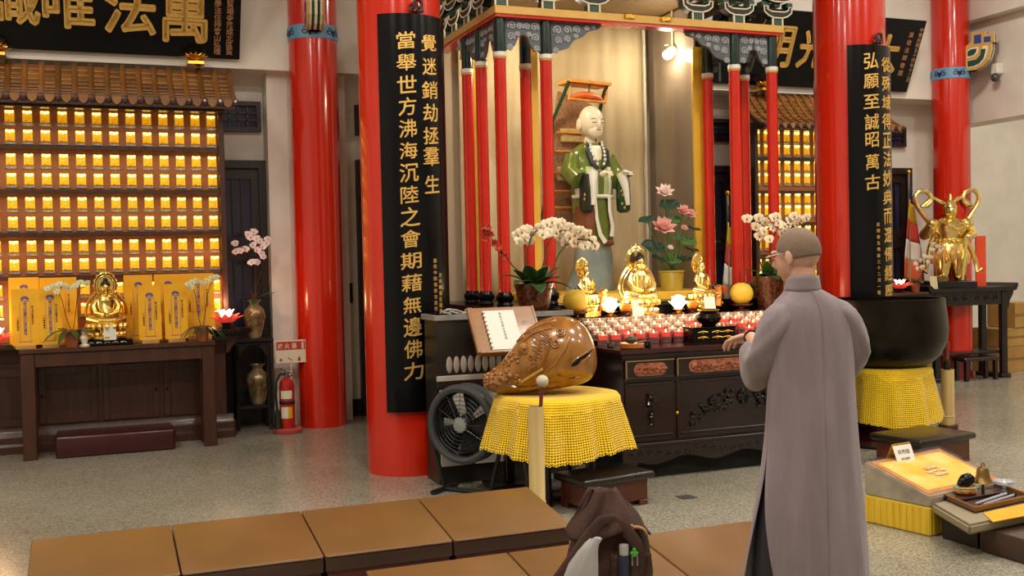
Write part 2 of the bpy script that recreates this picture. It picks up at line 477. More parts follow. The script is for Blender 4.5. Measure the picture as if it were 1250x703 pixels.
slim_column('slim red column with a pale blue band, behind the gilded guardian', (9.22, 9.50), 0.205, bz2, bz2 + .2, R(-62))
# door bolt plate on the wall strip beside the column
tag(B().box(2.30, 2.33, YW - .02, YW, 1.08, 1.27, .004).done('wall_switch', EBONY, smooth=0), 'small black switch plate on the white wall right of the fire extinguisher column', 'switch')

# ------------------------------------------------------------------ couplet boards
def couplet_board(label, c, r, phi, half, z0, z1, cols, small, group):
    t = thing('couplet_board', label, 'board', (c[0], c[1], 0), 0, group)
    ro = r + .035
    b = B()
    n = 28
    def P(rr, a, z): return Vector((rr * math.cos(a), rr * math.sin(a), z))
    rings = []
    for z in (z0, z0 + .006, z1 - .006, z1):
        pts = []
        for i in range(n + 1): pts.append(P(ro, phi - half + 2 * half * i / n, z))
        for i in range(n, -1, -1): pts.append(P(r + .003, phi - half + 2 * half * i / n, z))
        rings.append(b.ring(pts))
    b.skin(rings)
    b.done('panel', BLACKL, t)
    # carved dark red knot above the board
    kn = B()
    for s in (-1, 1):
        kn.tube([P(r + .03, phi + s * (.02 + .10 * math.sin(k / 8 * PI)), z1 + .02 + .07 * k / 8 - .02 * s * math.sin(k / 4 * PI)) for k in range(9)], .012, 6)
        kn.tube([P(r + .03, phi + s * (.05 + .09 * math.cos(k / 6 * PI)), z1 + .015 + .03 * math.sin(k / 6 * PI)) for k in range(7)], .012, 6)
    kn.done('hanging_knot', mat('dark_red_knot', '#3a1210', rough=0.4), t)
    hk = B(); hk.cyl(P(ro, phi, z0 + .05), P(ro + .02, phi, z0 + .05), .006, n=8); hk.done('fixing_nail', GOLD, t)
    def bend(me, ang, zc, eps=.002):
        bm = bmesh.new(); bm.from_mesh(me)
        xs = [v.co.x for v in bm.verts]
        if xs:
            x0, x1 = min(xs), max(xs); k = int((x1 - x0) / .022) + 1
            for i in range(1, k):
                geom = bm.verts[:] + bm.edges[:] + bm.faces[:]
                bmesh.ops.bisect_plane(bm, geom=geom, plane_co=(x0 + (x1 - x0) * i / k, 0, 0), plane_no=(1, 0, 0))
        for v in bm.verts:
            a = ang + v.co.x / ro; rr = ro + eps + v.co.z
            v.co = P(rr, a, zc + v.co.y)
        out = bpy.data.meshes.new('character'); bm.to_mesh(out); bm.free(); out.materials.append(GILT); bpy.data.meshes.remove(me); return out
    for chars, ang, zs, wd, hg in cols:
        for ch, z in zip(chars, zs):
            me = fit(thick_text(ch, .15, .003, .0016, 5), wd * random.uniform(.88, 1.05), hg * random.uniform(.88, 1.06))
            for v in me.vertices: v.co.y += v.co.x * .10
            obj('character', bend(me, ang, z), t)
    for chars, ang, ztop, size, step in small:
        obj('inscription', bend(column_text(chars, size, step, .002, .0002), ang, ztop), t)
    return t
def zs_from(px, pys, c, r):
    # height of marks on the front of a column
    d = math.hypot(c[0], c[1]) - r - .03
    out = []
    for py in pys:
        v = ray(px, py); k = d / math.hypot(v.x, v.y); out.append(HCAM + v.z * k)
    return out
PHI = R(-84)
zt, zb = zs_from(508, [16, 503], CL, BIGR)
ysl = [49, 80, 107, 134, 163, 193, 221, 251, 276, 303, 335, 365, 391, 421, 451, 479][:16]
ysl = [49 + i * (480 - 49) / 16 for i in range(17)]
ysr = [50, 79, 108, 136, 164, 190, 224]
couplet_board('tall black couplet board with long gold verse on the column nearest the camera', CL, BIGR, PHI, R(48), zb, zt,
    [('當舉世方沸海沉陸之會期藉無邊佛力', PHI - R(14), zs_from(497, ysl, CL, BIGR), .135, .125),
     ('覺迷銷劫拯羣生', PHI + R(16), zs_from(522, ysr, CL, BIGR), .135, .125)],
    [('嘉義中國佛教會嘉義支會理事長', PHI + R(17), zs_from(530, [318], CL, BIGR)[0], .031, .041),
     ('方東縣吳公證書事吳大海圖敬獻', PHI + R(25), zs_from(536, [336], CL, BIGR)[0], .031, .041)], 'black couplet boards on red columns')
zt, zb = zs_from(1062, [53, 540], CRT, BIGR)
couplet_board('black couplet board with gold verse on the column behind the robed person', CRT, BIGR, PHI, R(48), zb, zt,
    [('弘願至誠昭萬古', PHI - R(14), zs_from(1062, [73, 98, 123, 148, 170, 197, 222], CRT, BIGR), .135, .125),
     ('從殊域得正法妙典而還備經歷千險', PHI + R(16), zs_from(1078, [75 + i * 23.5 for i in range(15)], CRT, BIGR), .135, .125)],
    [('民國修五佛前三十二月一敬立敬書', PHI - R(6), zs_from(1066, [274], CRT, BIGR)[0], .034, .05)], 'black couplet boards on red columns')

# ------------------------------------------------------------------ plaques above the ledge
def lotus_mesh(name, scale, m, n=9, par=None, loc=None):
    b = B()
    def petal(a, tilt, L, W):
        ca, sa = math.cos(a), math.sin(a)
        def fn(u, v):
            s = (u - .5) * 2; wv = W * math.sin(PI * min(v * .92 + .08, 1)) ** .8
            rad = .35 * scale + math.sin(tilt) * L * v + .12 * L * v * v
            x = rad - abs(s) ** 2 * .1 * L; y = s * wv; z = math.cos(tilt) * L * v
            return Vector((ca * x - sa * y, sa * x + ca * y, z))
        b.grid(fn, 4, 5)
    for k in range(n): petal(2 * PI * k / n, R(60), .75 * scale, .26 * scale)
    for k in range(n): petal(2 * PI * (k + .5) / n, R(30), .7 * scale, .24 * scale)
    b.lathe([(.25 * scale, 0), (.42 * scale, .02 * scale), (.42 * scale, .3 * scale), (.05, .45 * scale)], n=18)
    o = b.done(name, m, par, 60, loc); solid(o, .012 * scale)
    return o
def plaque(label, x0, x1, zb, slant, tilt, chars, inscr, group):
    t = thing('calligraphy_plaque', label, 'plaque', ((x0 + x1) / 2, YB - .03, zb), 0, group)
    W = (x1 - x0) / 2
    M = Matrix.Rotation(tilt, 4, 'X')      # top leans out over the hall
    b = B().box(-W, W, -.03, .0, 0, slant, .006); ob = b.done('board', BLACKL, t, 30); ob.matrix_local = M
    # face of board looks to -y
    for ch, x, z, wd, hg in chars:
        me = fit(thick_text(ch, .45, .010, .012), wd, hg)
        me.materials.append(GILT)
        o = obj('character', me, t); o.matrix_local = M @ Matrix.Translation((x, -.034, z)) @ Matrix.Rotation(PI / 2, 4, 'X')
    for s, x, z, size, step in inscr:
        me = column_text(s, size, step, .002, .0006); me.materials.append(mat('rose_gilt', '#b8865a', rough=.45, metal=.4))
        o = obj('inscription', me, t); o.matrix_local = M @ Matrix.Translation((x, -.033, z)) @ Matrix.Rotation(PI / 2, 4, 'X')
    return t
TILT = R(24)
pr = atY(292, 72, YB - .03); plz = pr.z
pxl = pr.x - 2.9
cxL = (pxl + pr.x) / 2
def px_on(px, py): return atY(px, py, YB - .22).x - cxL
plaque('large black plaque with four thick gold characters above the left lamp shrine', pxl, pr.x, plz, .85, TILT,
       [('識', px_on(16, 8), .42, .40, .44), ('唯', px_on(84, 10), .42, .40, .46), ('法', px_on(158, 12), .40, .42, .46), ('萬', px_on(226, 18), .375, .40, .50)],
       [('師學法住持會山弘禮', px_on(266, 20), .53, .062, .058), ('寶賢場寺落成北區賢', px_on(281, 20), .53, .062, .058)], 'black calligraphy plaques')
pb1 = atY(1105, 112, YB - .03); pb0 = pb1.x - 2.7
cxR = (pb0 + pb1.x) / 2
def px_on2(px, py): return atY(px, py, YB - .2).x - cxR
plaque('black calligraphy plaque half hidden by the column behind the robed person', pb0, pb1.x, pb1.z, .80, TILT,
       [('明', px_on2(948, 65), .42, .36, .44), ('光', px_on2(990, 66), .42, .36, .42), ('放', px_on2(1034, 68), .42, .36, .42), ('大', px_on2(1078, 72), .42, .36, .42)],
       [('演培法師敬題', px_on2(1103, 70), .64, .066, .085), ('中華民國五十四年十二月', px_on2(1114, 70), .70, .052, .056)], 'black calligraphy plaques')
for px, py, lab in ((238, 79, 'right gilded lotus rest under the left plaque'), (-4, 70, 'gilded lotus rest at the left edge of the photo under the plaque'), (930, 110, 'gilded lotus rest under the right plaque above the tiled shrine roof')):
    p = atY(px, py, YB - .1)
    t = thing('lotus_bracket', lab, 'ornament', (p.x, YB - .15, ZL - .005), 0, 'gilded lotus rests under the plaques')
    lotus_mesh('petals', .11, GOLD, 10, t, (0, 0, .02))
    B().box(-.07, .07, -.06, .15, -.012, .02, .004).done('foot', GOLD, t, 30)

# ------------------------------------------------------------------ lamp shrines with tiled roofs
TILEM = mat('brown_glazed_tile', '#7a4a1e', '#9a6a30', rough=0.35, scale=6, rand=.35, coat=.2)
SHRINEW = mat('shrine_board', '#b06a34', '#a2602e', rough=.4, scale=3, stretch=(.4, 1, 5))
NICHE = mat('lamp_niche_glow', '#d89000', emit='#ff9a00', estr=.22, rough=.3)
NICHEB = mat('lamp_figure_glow', '#f8c830', emit='#ffb010', estr=.38, rough=.3)
BULB = mat('lamp_bulb', '#fff6c8', emit='#ffe880', estr=5.0)
PLATE = mat('silver_name_plate', '#cfc7bb', '#8e857c', rough=.35, metal=.5, scale=60)
def lamp_parts(wd, hg):
    b = B(); b.mi = 0; b.box(-wd / 2, wd / 2, -.010, 0, 0, hg, .003)
    b.mi = 1
    b.lathe([(wd * .30, hg * .04), (wd * .34, hg * .12), (wd * .22, hg * .2), (wd * .27, hg * .35), (wd * .16, hg * .5), (wd * .05, hg * .54), (wd * .12, hg * .6), (wd * .13, hg * .7), (.004, hg * .8)], (0, -.014, 0), 8, sy=.5)
    b.mi = 2
    for s in (-.30, .30): b.ell((s * wd, -.013, hg * .86), (.009, .006, .010), 6, 4)
    b.ell((0, -.018, hg * .80), (.010, .008, .012), 8, 5)
    bm = b.bm; bmesh.ops.recalc_face_normals(bm, faces=bm.faces)
    me = bpy.data.meshes.new('lamp'); bm.to_mesh(me); bm.free()
    for m in (NICHE, NICHEB, BULB): me.materials.append(m)
    b = B(); b.box(-wd * .6, wd * .6, -.012, 0, -.026, -.004, .004)
    bm = b.bm; pm = bpy.data.meshes.new('name_plate'); bm.to_mesh(pm); bm.free(); pm.materials.append(PLATE)
    return me, pm
def lamp_shrine(label, x0, x1, ybd, ztop, zbot, cols, rows, shelves, roof, lw, lh, group, pitch, nrow, tl=None):
    cx = (x0 + x1) / 2
    t = thing('lamp_shrine', label, 'shrine', (cx, ybd, 0), 0, group)
    # body
    B().box(x0 - cx, x1 - cx, 0, .2, zbot, ztop).done('back_board', SHRINEW, t, 0)
    for x in (x0 - cx, x1 - cx - .045): B().box(x, x + .045, -.10, 0, zbot, ztop + .05, .004).done('side_post', BROWNW, t, 30)
    for z in shelves: B().box(x0 - cx + .045, x1 - cx - .045, -.085, 0, z - .016, z + .016, .003).done('shelf', BROWNW, t, 30)
    B().box(x0 - cx - .01, x1 - cx + .01, -.15, 0, ztop - .02, ztop + .06, .006).done('cornice', BROWNW, t, 30)
    lm, pm = lamp_parts(lw, lh)
    for z in rows:
        for x in cols:
            l = obj('lamp', lm, t, (x - cx, -.001, z))
            obj('name_plate', pm, l)
    # roof: z and y of ridge and eave
    (yr, zr), (ye, ze), xo = roof
    rf = B()
    def prof(u):   # concave temple roof, u 0 at the ridge
        return yr + (ye - yr) * u, zr + (ze - zr) * (u + .30 * math.sin(u * PI) * .55)
    n = 10
    poly = []
    X0, X1 = x0 - xo - cx, x1 + xo - cx
    ra = [rf.ring([Vector((X0, prof(i / n)[0] - ybd, prof(i / n)[1] - .01)), Vector((X1, prof(i / n)[0] - ybd, prof(i / n)[1] - .01)),
                   Vector((X1, prof(i / n)[0] - ybd, prof(i / n)[1] - .05)), Vector((X0, prof(i / n)[0] - ybd, prof(i / n)[1] - .05))]) for i in range(n + 1)]
    rf.skin(ra); roofo = rf.done('roof', mat('roof_bed', '#3a2210', rough=.6), t, 30)
    nr = int(round((X1 - X0) / pitch))
    # ridge tile roll and pan tile meshes
    b = B(); b.tube([Vector((0, prof(i / n)[0] - ybd, prof(i / n)[1] + .008)) for i in range(n + 1)], pitch * .20, 8); bm = b.bm
    rm = bpy.data.meshes.new('ridge_tile'); bm.to_mesh(rm); bm.free(); rm.materials.append(TILEM)
    for p_ in rm.polygons: p_.use_smooth = True
    b = B(); b.ell((0, 0, 0), (pitch * .25, .012, pitch * .25), 10, 4); bm = b.bm
    em = bpy.data.meshes.new('eave_disc'); bm.to_mesh(em); bm.free(); em.materials.append(BROWNW)
    pans = []
    for j in range(nrow):
        u0 = j / nrow; u1 = (j + 1.25) / nrow
        ya, za = prof(u0); yb_, zb_ = prof(min(u1, 1.0))
        b = B(); w = pitch * .62 / 2
        for (xa, xb) in ((-w, w),):
            v = [Vector((xa, ya - ybd, za - .006)), Vector((xb, ya - ybd, za - .006)), Vector((xb, yb_ - ybd, zb_ + .016)), Vector((xa, yb_ - ybd, zb_ + .016))]
            lo = [p - Vector((0, 0, .012)) for p in v]
            b.skin([b.ring(v), b.ring(lo)])
        bmesh.ops.recalc_face_normals(b.bm, faces=b.bm.faces)
        me = bpy.data.meshes.new('pan_tile'); b.bm.to_mesh(me); b.bm.free(); me.materials.append(TILEM); pans.append(me)
    # drip tile at the eave
    b = B()
    def fnp(u, v, k): return Vector((u, ye - ybd + k, ze + v))
    b.prism([(-pitch * .32, .02), (-pitch * .26, -.012), (-pitch * .12, -.032), (0, -.040), (pitch * .12, -.032), (pitch * .26, -.012), (pitch * .32, .02)], fnp, -.012, .004)
    bmesh.ops.recalc_face_normals(b.bm, faces=b.bm.faces)
    dm = bpy.data.meshes.new('drip_tile'); b.bm.to_mesh(dm); b.bm.free(); dm.materials.append(TILEM)
    for i in range(nr + 1):
        x = X0 + (X1 - X0) * i / nr
        obj('ridge_tile', rm, roofo, (x, 0, 0))
        obj('eave_disc', em, roofo, (x, ye - ybd - .01, ze + .004))
        if i < nr:
            xm = x + (X1 - X0) / nr / 2
            for me in pans: obj('pan_tile', me, roofo, (xm, 0, 0))
            obj('drip_tile', dm, roofo, (xm, 0, 0))
    return t
YS = 9.50
lx = [atY(p, 141, YS).x for p in (11.5, 257)]
step = (lx[1] - lx[0]) / 12
cols = [lx[0] + step * i for i in range(-4, 13)]
rows = [atY(257, y, YS).z for y in (155, 177, 204.5, 227, 254.5, 277, 304.5, 326, 355, 378)]
shel = [atY(262, y, YS).z for y in (184.5, 235, 284.5, 334)]
xe = atY(273.5, 200, YS - .05).x
zr = atY(270, 86, YS).z; pe = atY(280, 125, YS - .40)
lamp_shrine('large lamp shrine with rows of tiny yellow lamps under a tiled roof at left', cols[0] - .15, xe, YS, atY(200, 133, YS - .1).z, atY(290, 408, 9.29).z + .002, cols, rows, shel,
            ((YS + .06, zr), (YS - .36, pe.z), .07), step * .58, step * .74, 'tiled lamp shrines', .125, 10)
YS2 = 9.50
sc2 = .70
r0 = atY(906, 108, YS2).x; r1 = atY(1104, 152, YS2 - .35).x
cx0 = atY(923, 170, YS2).x; cst = (atY(988, 170, YS2).x - cx0) / 5.35
cols2 = [cx0 + cst * i for i in range(0, 12)]
rows2 = [atY(950, y, YS2).z for y in (173, 189, 208.5, 224, 248, 263, 288, 303, 328, 343)]
shel2 = [atY(950, y, YS2).z for y in (195.5, 235, 273.5, 312)]
lamp_shrine('smaller lamp shrine under a tiled roof, seen between the red posts at right', cx0 - .09, r1 - .12, YS2, atY(950, 157, YS2 - .1).z, .78, cols2, rows2, shel2,
            ((YS2 + .06, atY(950, 115, YS2).z), (YS2 - .38, atY(960, 152, YS2 - .38).z), .07), cst * .62, cst * .85, 'tiled lamp shrines', .1, 10)
# ================================================================== HELPERS FOR PLANTS AND FIGURES
def bez(p0, p1, p2, n=10):
    p0, p1, p2 = Vector(p0), Vector(p1), Vector(p2)
    return [p0 * (1 - t) ** 2 + p1 * 2 * t * (1 - t) + p2 * t * t for t in [i / n for i in range(n + 1)]]
def leaf_into(b, base, az, L, W, rise, droop, fold=.15, nu=4, nv=9):
    base = Vector(base); ca, sa = math.cos(az), math.sin(az)
    def fn(u, v):
        s = (u - .5) * 2; w = W * (math.sin(PI * min(1, .06 + v * .94)) ** .7) * (1 - .25 * v)
        d = L * v; z = rise * v - droop * v * v + fold * abs(s) * w
        x = d; y = s * w
        return base + Vector((ca * x - sa * y, sa * x + ca * y, z))
    b.grid(fn, nu, nv)
_flower = {}
def flower_mesh(key, size, m, centre):
    if key in _flower: return _flower[key]
    b = B()
    for k in range(5):
        a = PI / 2 + 2 * PI * k / 5; big = 1.0 if k in (1, 4) else .82; wide = .52 if k in (1, 4) else .32
        ca, sa = math.cos(a), math.sin(a)
        def fn(u, v):
            s = (u - .5) * 2; w = size * wide * math.sin(PI * min(1, .1 + v * .9)) ** .6
            d = size * big * v; z = .12 * size * v * (1 - v) * 4 - .1 * size * s * s
            x = d; y = s * w
            return Vector((ca * x - sa * y, sa * x + ca * y, z))
        b.grid(fn, 4, 4)
    b.mi = 1
    b.ell((0, -.12 * size, .12 * size), (.17 * size, .2 * size, .16 * size), 8, 6)
    b.tube([(0, -.1 * size, .15 * size), (0, -.36 * size, .3 * size)], [.10 * size, .04 * size], 6)
    bm = b.bm; bmesh.ops.recalc_face_normals(bm, faces=bm.faces)
    me = bpy.data.meshes.new('flower'); bm.to_mesh(me); bm.free(); me.materials.append(m); me.materials.append(centre)
    for p in me.polygons: p.use_smooth = True
    _flower[key] = me; return me
def aim(direction, roll=0.0):
    q = Vector(direction).to_track_quat('Z', 'Y').to_matrix().to_4x4()
    return q @ Matrix.Rotation(roll, 4, 'Z')
STEMG = mat('stem_green', '#4a4a20', '#39401c', rough=.5)
STEMD = mat('dark_stem', '#2a2416', rough=.5)
PCEN = mat('orchid_lip', '#a8452c', '#c87038', rough=.5, scale=30)
PCENY = mat('orchid_yellow_lip', '#c8b050', rough=.5)
PPINK = mat('pale_pink_petal', '#e6ccc8', '#f2e2de', rough=.6, scale=20)
def orchid(name, label, cat, loc, rz, pot, stems, leaves, fkey, fsize, fm, fc, stemr=.004, group=None, toward=None):
    """pot(t) builds the pot and returns the height of its soil; stems: list of (pts, [flower offsets])"""
    t = thing(name, label, cat, loc, rz, group)
    z0 = pot(t)
    for az, L, W, rise, droop in leaves:
        b = B(); leaf_into(b, (math.cos(az) * .02, math.sin(az) * .02, z0), az, L, W, rise, droop)
        solid(b.done('leaf', LEAFG, t, 180), .004)
    me = flower_mesh(fkey, fsize, fm, fc)
    inv = Matrix.Rotation(-rz, 3, 'Z')
    for pts, fl in stems:
        B().tube(pts, stemr, 6).done('flower_stem', STEMG if stemr > .0045 else STEMD, t)
        for p in fl:
            p = Vector(p)
            d = inv @ Vector((random.uniform(-.75, .55), -1.0, random.uniform(-.25, .35)))
            o = obj('flower', me, t); o.matrix_local = Matrix.Translation(p) @ aim(d, random.uniform(-.5, .5))
    return t

def seated_figure(t, h, m, halo='double', base_m=None, lean=0.0, hair=None):
    """seated gilded figure on a lotus throne, total height h, looking to -y"""
    k = h
    b = B()
    b.lathe([(.30 * k, 0), (.33 * k, .02 * k), (.33 * k, .05 * k), (.24 * k, .08 * k), (.22 * k, .12 * k), (.30 * k, .17 * k), (.33 * k, .22 * k), (.28 * k, .235 * k)], n=24, sy=.8)
    for i in range(16):
        a = 2 * PI * i / 16
        b.ell((.31 * k * math.cos(a), .25 * k * math.sin(a), .195 * k), (.05 * k, .05 * k, .055 * k), 6, 4)
        b.ell((.28 * k * math.cos(a + .2), .225 * k * math.sin(a + .2), .08 * k), (.05 * k, .045 * k, .04 * k), 6, 4)
    b.done('lotus_throne', base_m or m, t)
    b = B()
    b.ell((0, -.02 * k, .29 * k), (.28 * k, .19 * k, .075 * k), 18, 8)
    for s in (-1, 1):
        b.tube([(s * .10 * k, .03 * k, .30 * k), (s * .25 * k, -.04 * k, .29 * k), (s * .12 * k, -.17 * k, .28 * k), (-s * .06 * k, -.18 * k, .275 * k)], [.085 * k, .08 * k, .06 * k, .04 * k], 10)
        b.tube([(s * .135 * k, 0, .60 * k), (s * .20 * k, -.01 * k, .48 * k), (s * .17 * k, -.09 * k, .39 * k), (s * .03 * k, -.15 * k, .36 * k)], [.055 * k, .055 * k, .045 * k, .03 * k], 10)
    b.lathe([(.15 * k, .28 * k), (.14 * k, .38 * k), (.15 * k, .5 * k), (.165 * k, .58 * k), (.12 * k, .635 * k), (.05 * k, .655 * k), (.045 * k, .70 * k)], n=18, sy=.68)
    b.ell((0, -.01 * k, .765 * k), (.075 * k, .082 * k, .092 * k), 14, 10)
    for s in (-1, 1): b.ell((s * .078 * k, .0, .75 * k), (.014 * k, .02 * k, .04 * k), 6, 5)
    b.ell((0, -.092 * k, .76 * k), (.012 * k, .012 * k, .025 * k), 6, 4)
    for i in range(5):   # robe folds across chest and lap
        b.tube([(-.13 * k, -.05 * k, (.6 - i * .03) * k), (0, -.115 * k, (.5 - i * .025) * k), (.14 * k, -.06 * k, (.44 - i * .02) * k)], .008 * k, 5)
    b.done('figure', m, t)
    hb = B(); hb.ell((0, .005 * k, .80 * k), (.082 * k, .088 * k, .075 * k), 14, 8); hb.ell((0, .005 * k, .88 * k), (.04 * k, .04 * k, .035 * k), 10, 6)
    hb.done('hair', hair or m, t)
    if halo:
        hb = B()
        def loop(cx, cz, rx, rz, r, y=.12 * k, n=36): hb.tube([(cx + rx * math.cos(2 * PI * i / n), y, cz + rz * math.sin(2 * PI * i / n)) for i in range(n)], r, 6, closed=True)
        if halo == 'double':
            loop(0, .80 * k, .175 * k, .185 * k, .018 * k); loop(0, .80 * k, .135 * k, .145 * k, .010 * k)
            hb.lathe([(.0, -.01 * k), (.16 * k, -.01 * k), (.16 * k, .0), (.0, .0)], n=28, M=Matrix.Translation((0, .13 * k, .80 * k)) @ Matrix.Rotation(PI / 2, 4, 'X'))
            for s in (-1, 1):
                pts = [(s * (.16 + .17 * math.sin(PI * (.18 + .82 * j / 14))) * k, .11 * k, (.24 + .46 * j / 14) * k) for j in range(15)]
                hb.tube(pts, .030 * k, 6)
                pts = [(s * (.10 + .17 * math.sin(PI * (.18 + .82 * j / 14))) * k, .11 * k, (.26 + .42 * j / 14) * k) for j in range(15)]
                hb.tube(pts, .014 * k, 6)
            for j in range(9):
                a = PI * j / 8; hb.ell((.19 * k * math.cos(a), .12 * k, (.80 + .2 * math.sin(a)) * k), (.022 * k, .012 * k, .022 * k), 6, 4)
            hb.tube([(0, .12 * k, .97 * k), (0, .12 * k, 1.04 * k)], [.035 * k, .004], 6)
        else:
            loop(0, .82 * k, .17 * k, .19 * k, .02 * k)
            hb.lathe([(.0, -.008 * k), (.16 * k, -.008 * k), (.16 * k, .008 * k), (.0, .008 * k)], n=24, M=Matrix.Translation((0, .12 * k, .82 * k)) @ Matrix.Rotation(PI / 2, 4, 'X'))
            for j in range(12):
                a = 2 * PI * j / 12; hb.tube([(.09 * k * math.cos(a), .11 * k, (.82 + .1 * math.sin(a)) * k), (.16 * k * math.cos(a), .11 * k, (.82 + .18 * math.sin(a)) * k)], [.008 * k, .02 * k], 5)
        hb.done('halo', m, t)
    for ch in t.children:
        if ch.name.split('.')[0] in ('lotus_throne', 'figure', 'hair', 'halo'): ch.scale = (.86, .86, 1)
    return t
def vase_prof(h, r): return [(r * .55, 0), (r * .6, .02 * h), (r * .62, .06 * h), (r * .72, .2 * h), (r * .92, .45 * h), (r, .62 * h), (r * .9, .74 * h), (r * .55, .84 * h), (r * .42, .89 * h), (r * .48, .94 * h), (r * .68, .985 * h), (r * .7, h), (r * .55, h), (r * .38, .9 * h), (r * .3, .86 * h)]

# ================================================================== LEFT WALL: TABLE, CABINET, OFFERINGS
YT = 8.90
tl = atY(24, 430, YT); trr = atY(262, 419.5, YT)
ZT = atY(140, 422, YT).z
t = thing('offering_table', 'dark brown wooden offering table in front of the left lamp shrine', 'table', ((tl.x + trr.x) / 2, YT + .2, 0))
HW = (trr.x - tl.x) / 2
B().box(-HW - .01, HW + .01, -.21, .10, ZT - .035, ZT, .006).done('table_top', BROWNW, t, 30)
for s in (-1, 1):
    for yy in (-.2, .02): B().box(s * HW - (.1 if s > 0 else 0), s * HW + (0 if s > 0 else .1), yy, yy + .08, 0, ZT - .035, .005).done('leg', BROWNW, t, 30)
B().box(-HW + .1, HW - .1, -.19, -.15, ZT - .14, ZT - .035, .004).done('front_rail', BROWNW, t, 30)
B().box(-HW + .1, HW - .1, .04, .08, ZT - .14, ZT - .035, .004).done('back_rail', BROWNW, t, 30)
# cabinet behind
YC = 9.32
cr_ = atY(290, 408, YC - .03); ZC = cr_.z
cx1 = atY(276, 460, YC).x
x0, x1 = -1.9, cx1
t = thing('altar_cabinet', 'long carved brown altar cabinet under the left lamp shrine', 'cabinet', ((x0 + x1) / 2, YC, 0)); HW2 = (x1 - x0) / 2
B().box(-HW2, HW2, 0, .16, .14, ZC - .12, .004).done('body', BROWNW, t, 30)
b = B(); 
for i, (z, o) in enumerate(((0, .09), (.05, .09), (.07, .06), (.12, .05), (.14, .015), (.19, .01))):
    pass
prf = [(.0, 0), (-.045, 0), (-.045, .06), (-.03, .08), (-.028, .13), (-.008, .16), (0, .2)]
for sgn in (1,):
    b.prism(prf, lambda u, v, k: Vector((k, u, v)), -HW2 - .02, HW2 + .05)
b.box(HW2, HW2 + .07, -.02, .16, 0, .15, .01)
b.done('base_moulding', BROWNW, t, 30)
b = B(); prt = [(0, ZC - .16), (-.012, ZC - .14), (-.03, ZC - .1), (-.09, ZC - .04), (-.1, ZC), (.16, ZC), (.16, ZC - .16)]
b.prism(prt, lambda u, v, k: Vector((k, u, v)), -HW2 - .02, HW2 + .02)
b.prism([(.02, ZC - .14), (.10, ZC - .03), (.10, ZC), (.0, ZC), (.0, ZC - .14)], lambda u, v, k: Vector((HW2 + u, k, v)), -.08, .16)
b.done('flared_top', BROWNW, t, 30)
npan = 6; pw = (2 * HW2 - .1) / npan
for i in range(npan):
    xa = -HW2 + .05 + i * pw
    fr = B(); z0, z1 = .22, ZC - .2
    for q_ in ((xa + .02, xa + .07, z0, z1), (xa + pw - .07, xa + pw - .02, z0, z1), (xa + .07, xa + pw - .07, z0, z0 + .06), (xa + .07, xa + pw - .07, z1 - .06, z1)):
        fr.box(q_[0], q_[1], -.022, 0, q_[2], q_[3], .003)
    d_ = fr.done('door', BROWNW, t, 30)
    B().box(xa + .07, xa + pw - .07, -.008, 0, z0 + .06, z1 - .06).done('door_panel', mat('panel_brown', '#3a1c10', '#4a2715', rough=.4, scale=5, stretch=(5, 5, .6)), d_, 0)
    B().ell((xa + (pw - .045 if i % 2 == 0 else .045), -.03, (z0 + z1) / 2), .012, 8, 6).done('knob', EBONY, d_)
# kneeling cushion under the table
ca_ = atZ(68, 560, 0); cb_ = atZ(215, 549, 0)
MAROON = mat('maroon_vinyl', '#3a1012', '#471417', rough=.3, scale=4)
zc_ = .17
b = B().box(ca_.x, cb_.x, 8.88, 9.27, 0.0, zc_, .022, seg=3)
tag(b.done('kneeling_cushion', MAROON), 'low maroon vinyl kneeling cushion under the offering table', 'cushion')

# ---- yellow memorial tablets
PAPER = mat('yellow_paper', '#eaa80a', '#f0b414', rough=.7, scale=6)
INKP = mat('violet_print', '#6a568c', rough=.7); INKB = mat('dark_print', '#2e2010', rough=.7)
TBASE = mat('pale_wood_foot', '#c49a58', '#b58a48', rough=.6, scale=10)
def tablet(label, px0, px1, pt, pb, y, foot=True, zb=None):
    a = atY(px0, pb, y); c = atY(px1, pt, y)
    zb = ZT if zb is None else zb
    W = (c.x - a.x) / 2; H = c.z - zb
    t = thing('memorial_tablet', label, 'tablet', ((a.x + c.x) / 2, y, zb), 0, 'yellow paper memorial tablets')
    tl_ = R(-4); M = Matrix.Rotation(tl_, 4, 'X')
    o = B().box(-W, W, 0, .006, .03, H).done('paper', PAPER, t, 0); o.matrix_local = M
    B().box(-W * .75, W * .75, -.022, .035, 0, .032, .003).done('foot', TBASE, t, 30)
    tx = B()
    ms = [(column_text('佛力超薦歷代祖先蓮位', .026, .0255, .0006, .0006), 0, INKP, H - .115), (column_text('陽上子孫敬奉叩拜', .015, .0185, .0006, .0005), W * .55, INKB, H - .14), (column_text('一心虔誠迴向', .015, .0185, .0006, .0005), -W * .55, INKB, H - .22)]
    for me, x, mm, zt_ in ms:
        me.materials.append(mm); oo = obj('print', me, t); oo.matrix_local = M @ Matrix.Translation((x, -.0008, zt_)) @ Matrix.Rotation(PI / 2, 4, 'X')
    b = B()
    for k in range(5):
        a_ = R(30 + 30 * k); b.ell((.022 * math.cos(a_), 0, .018 * math.sin(a_)), (.012, .001, .012), 8, 4)
    b.box(-.03, .03, -.001, .001, -.012, -.006)
    e_ = b.done('lotus_emblem', INKP, t); e_.matrix_local = M @ Matrix.Translation((0, -.001, H - .085))
    fr = B()
    for x in (-W * .38, W * .38): fr.box(x - .001, x + .001, -.0012, 0, .06, H - .11)
    fr.box(-W * .5, W * .5, -.0012, 0, .055, .060)
    f_ = fr.done('printed_border', INKP, t, 0); f_.matrix_local = M
    return t
tablet('yellow paper tablet leaning back at the far left table corner', 12, 47, 338, 410, 9.16)
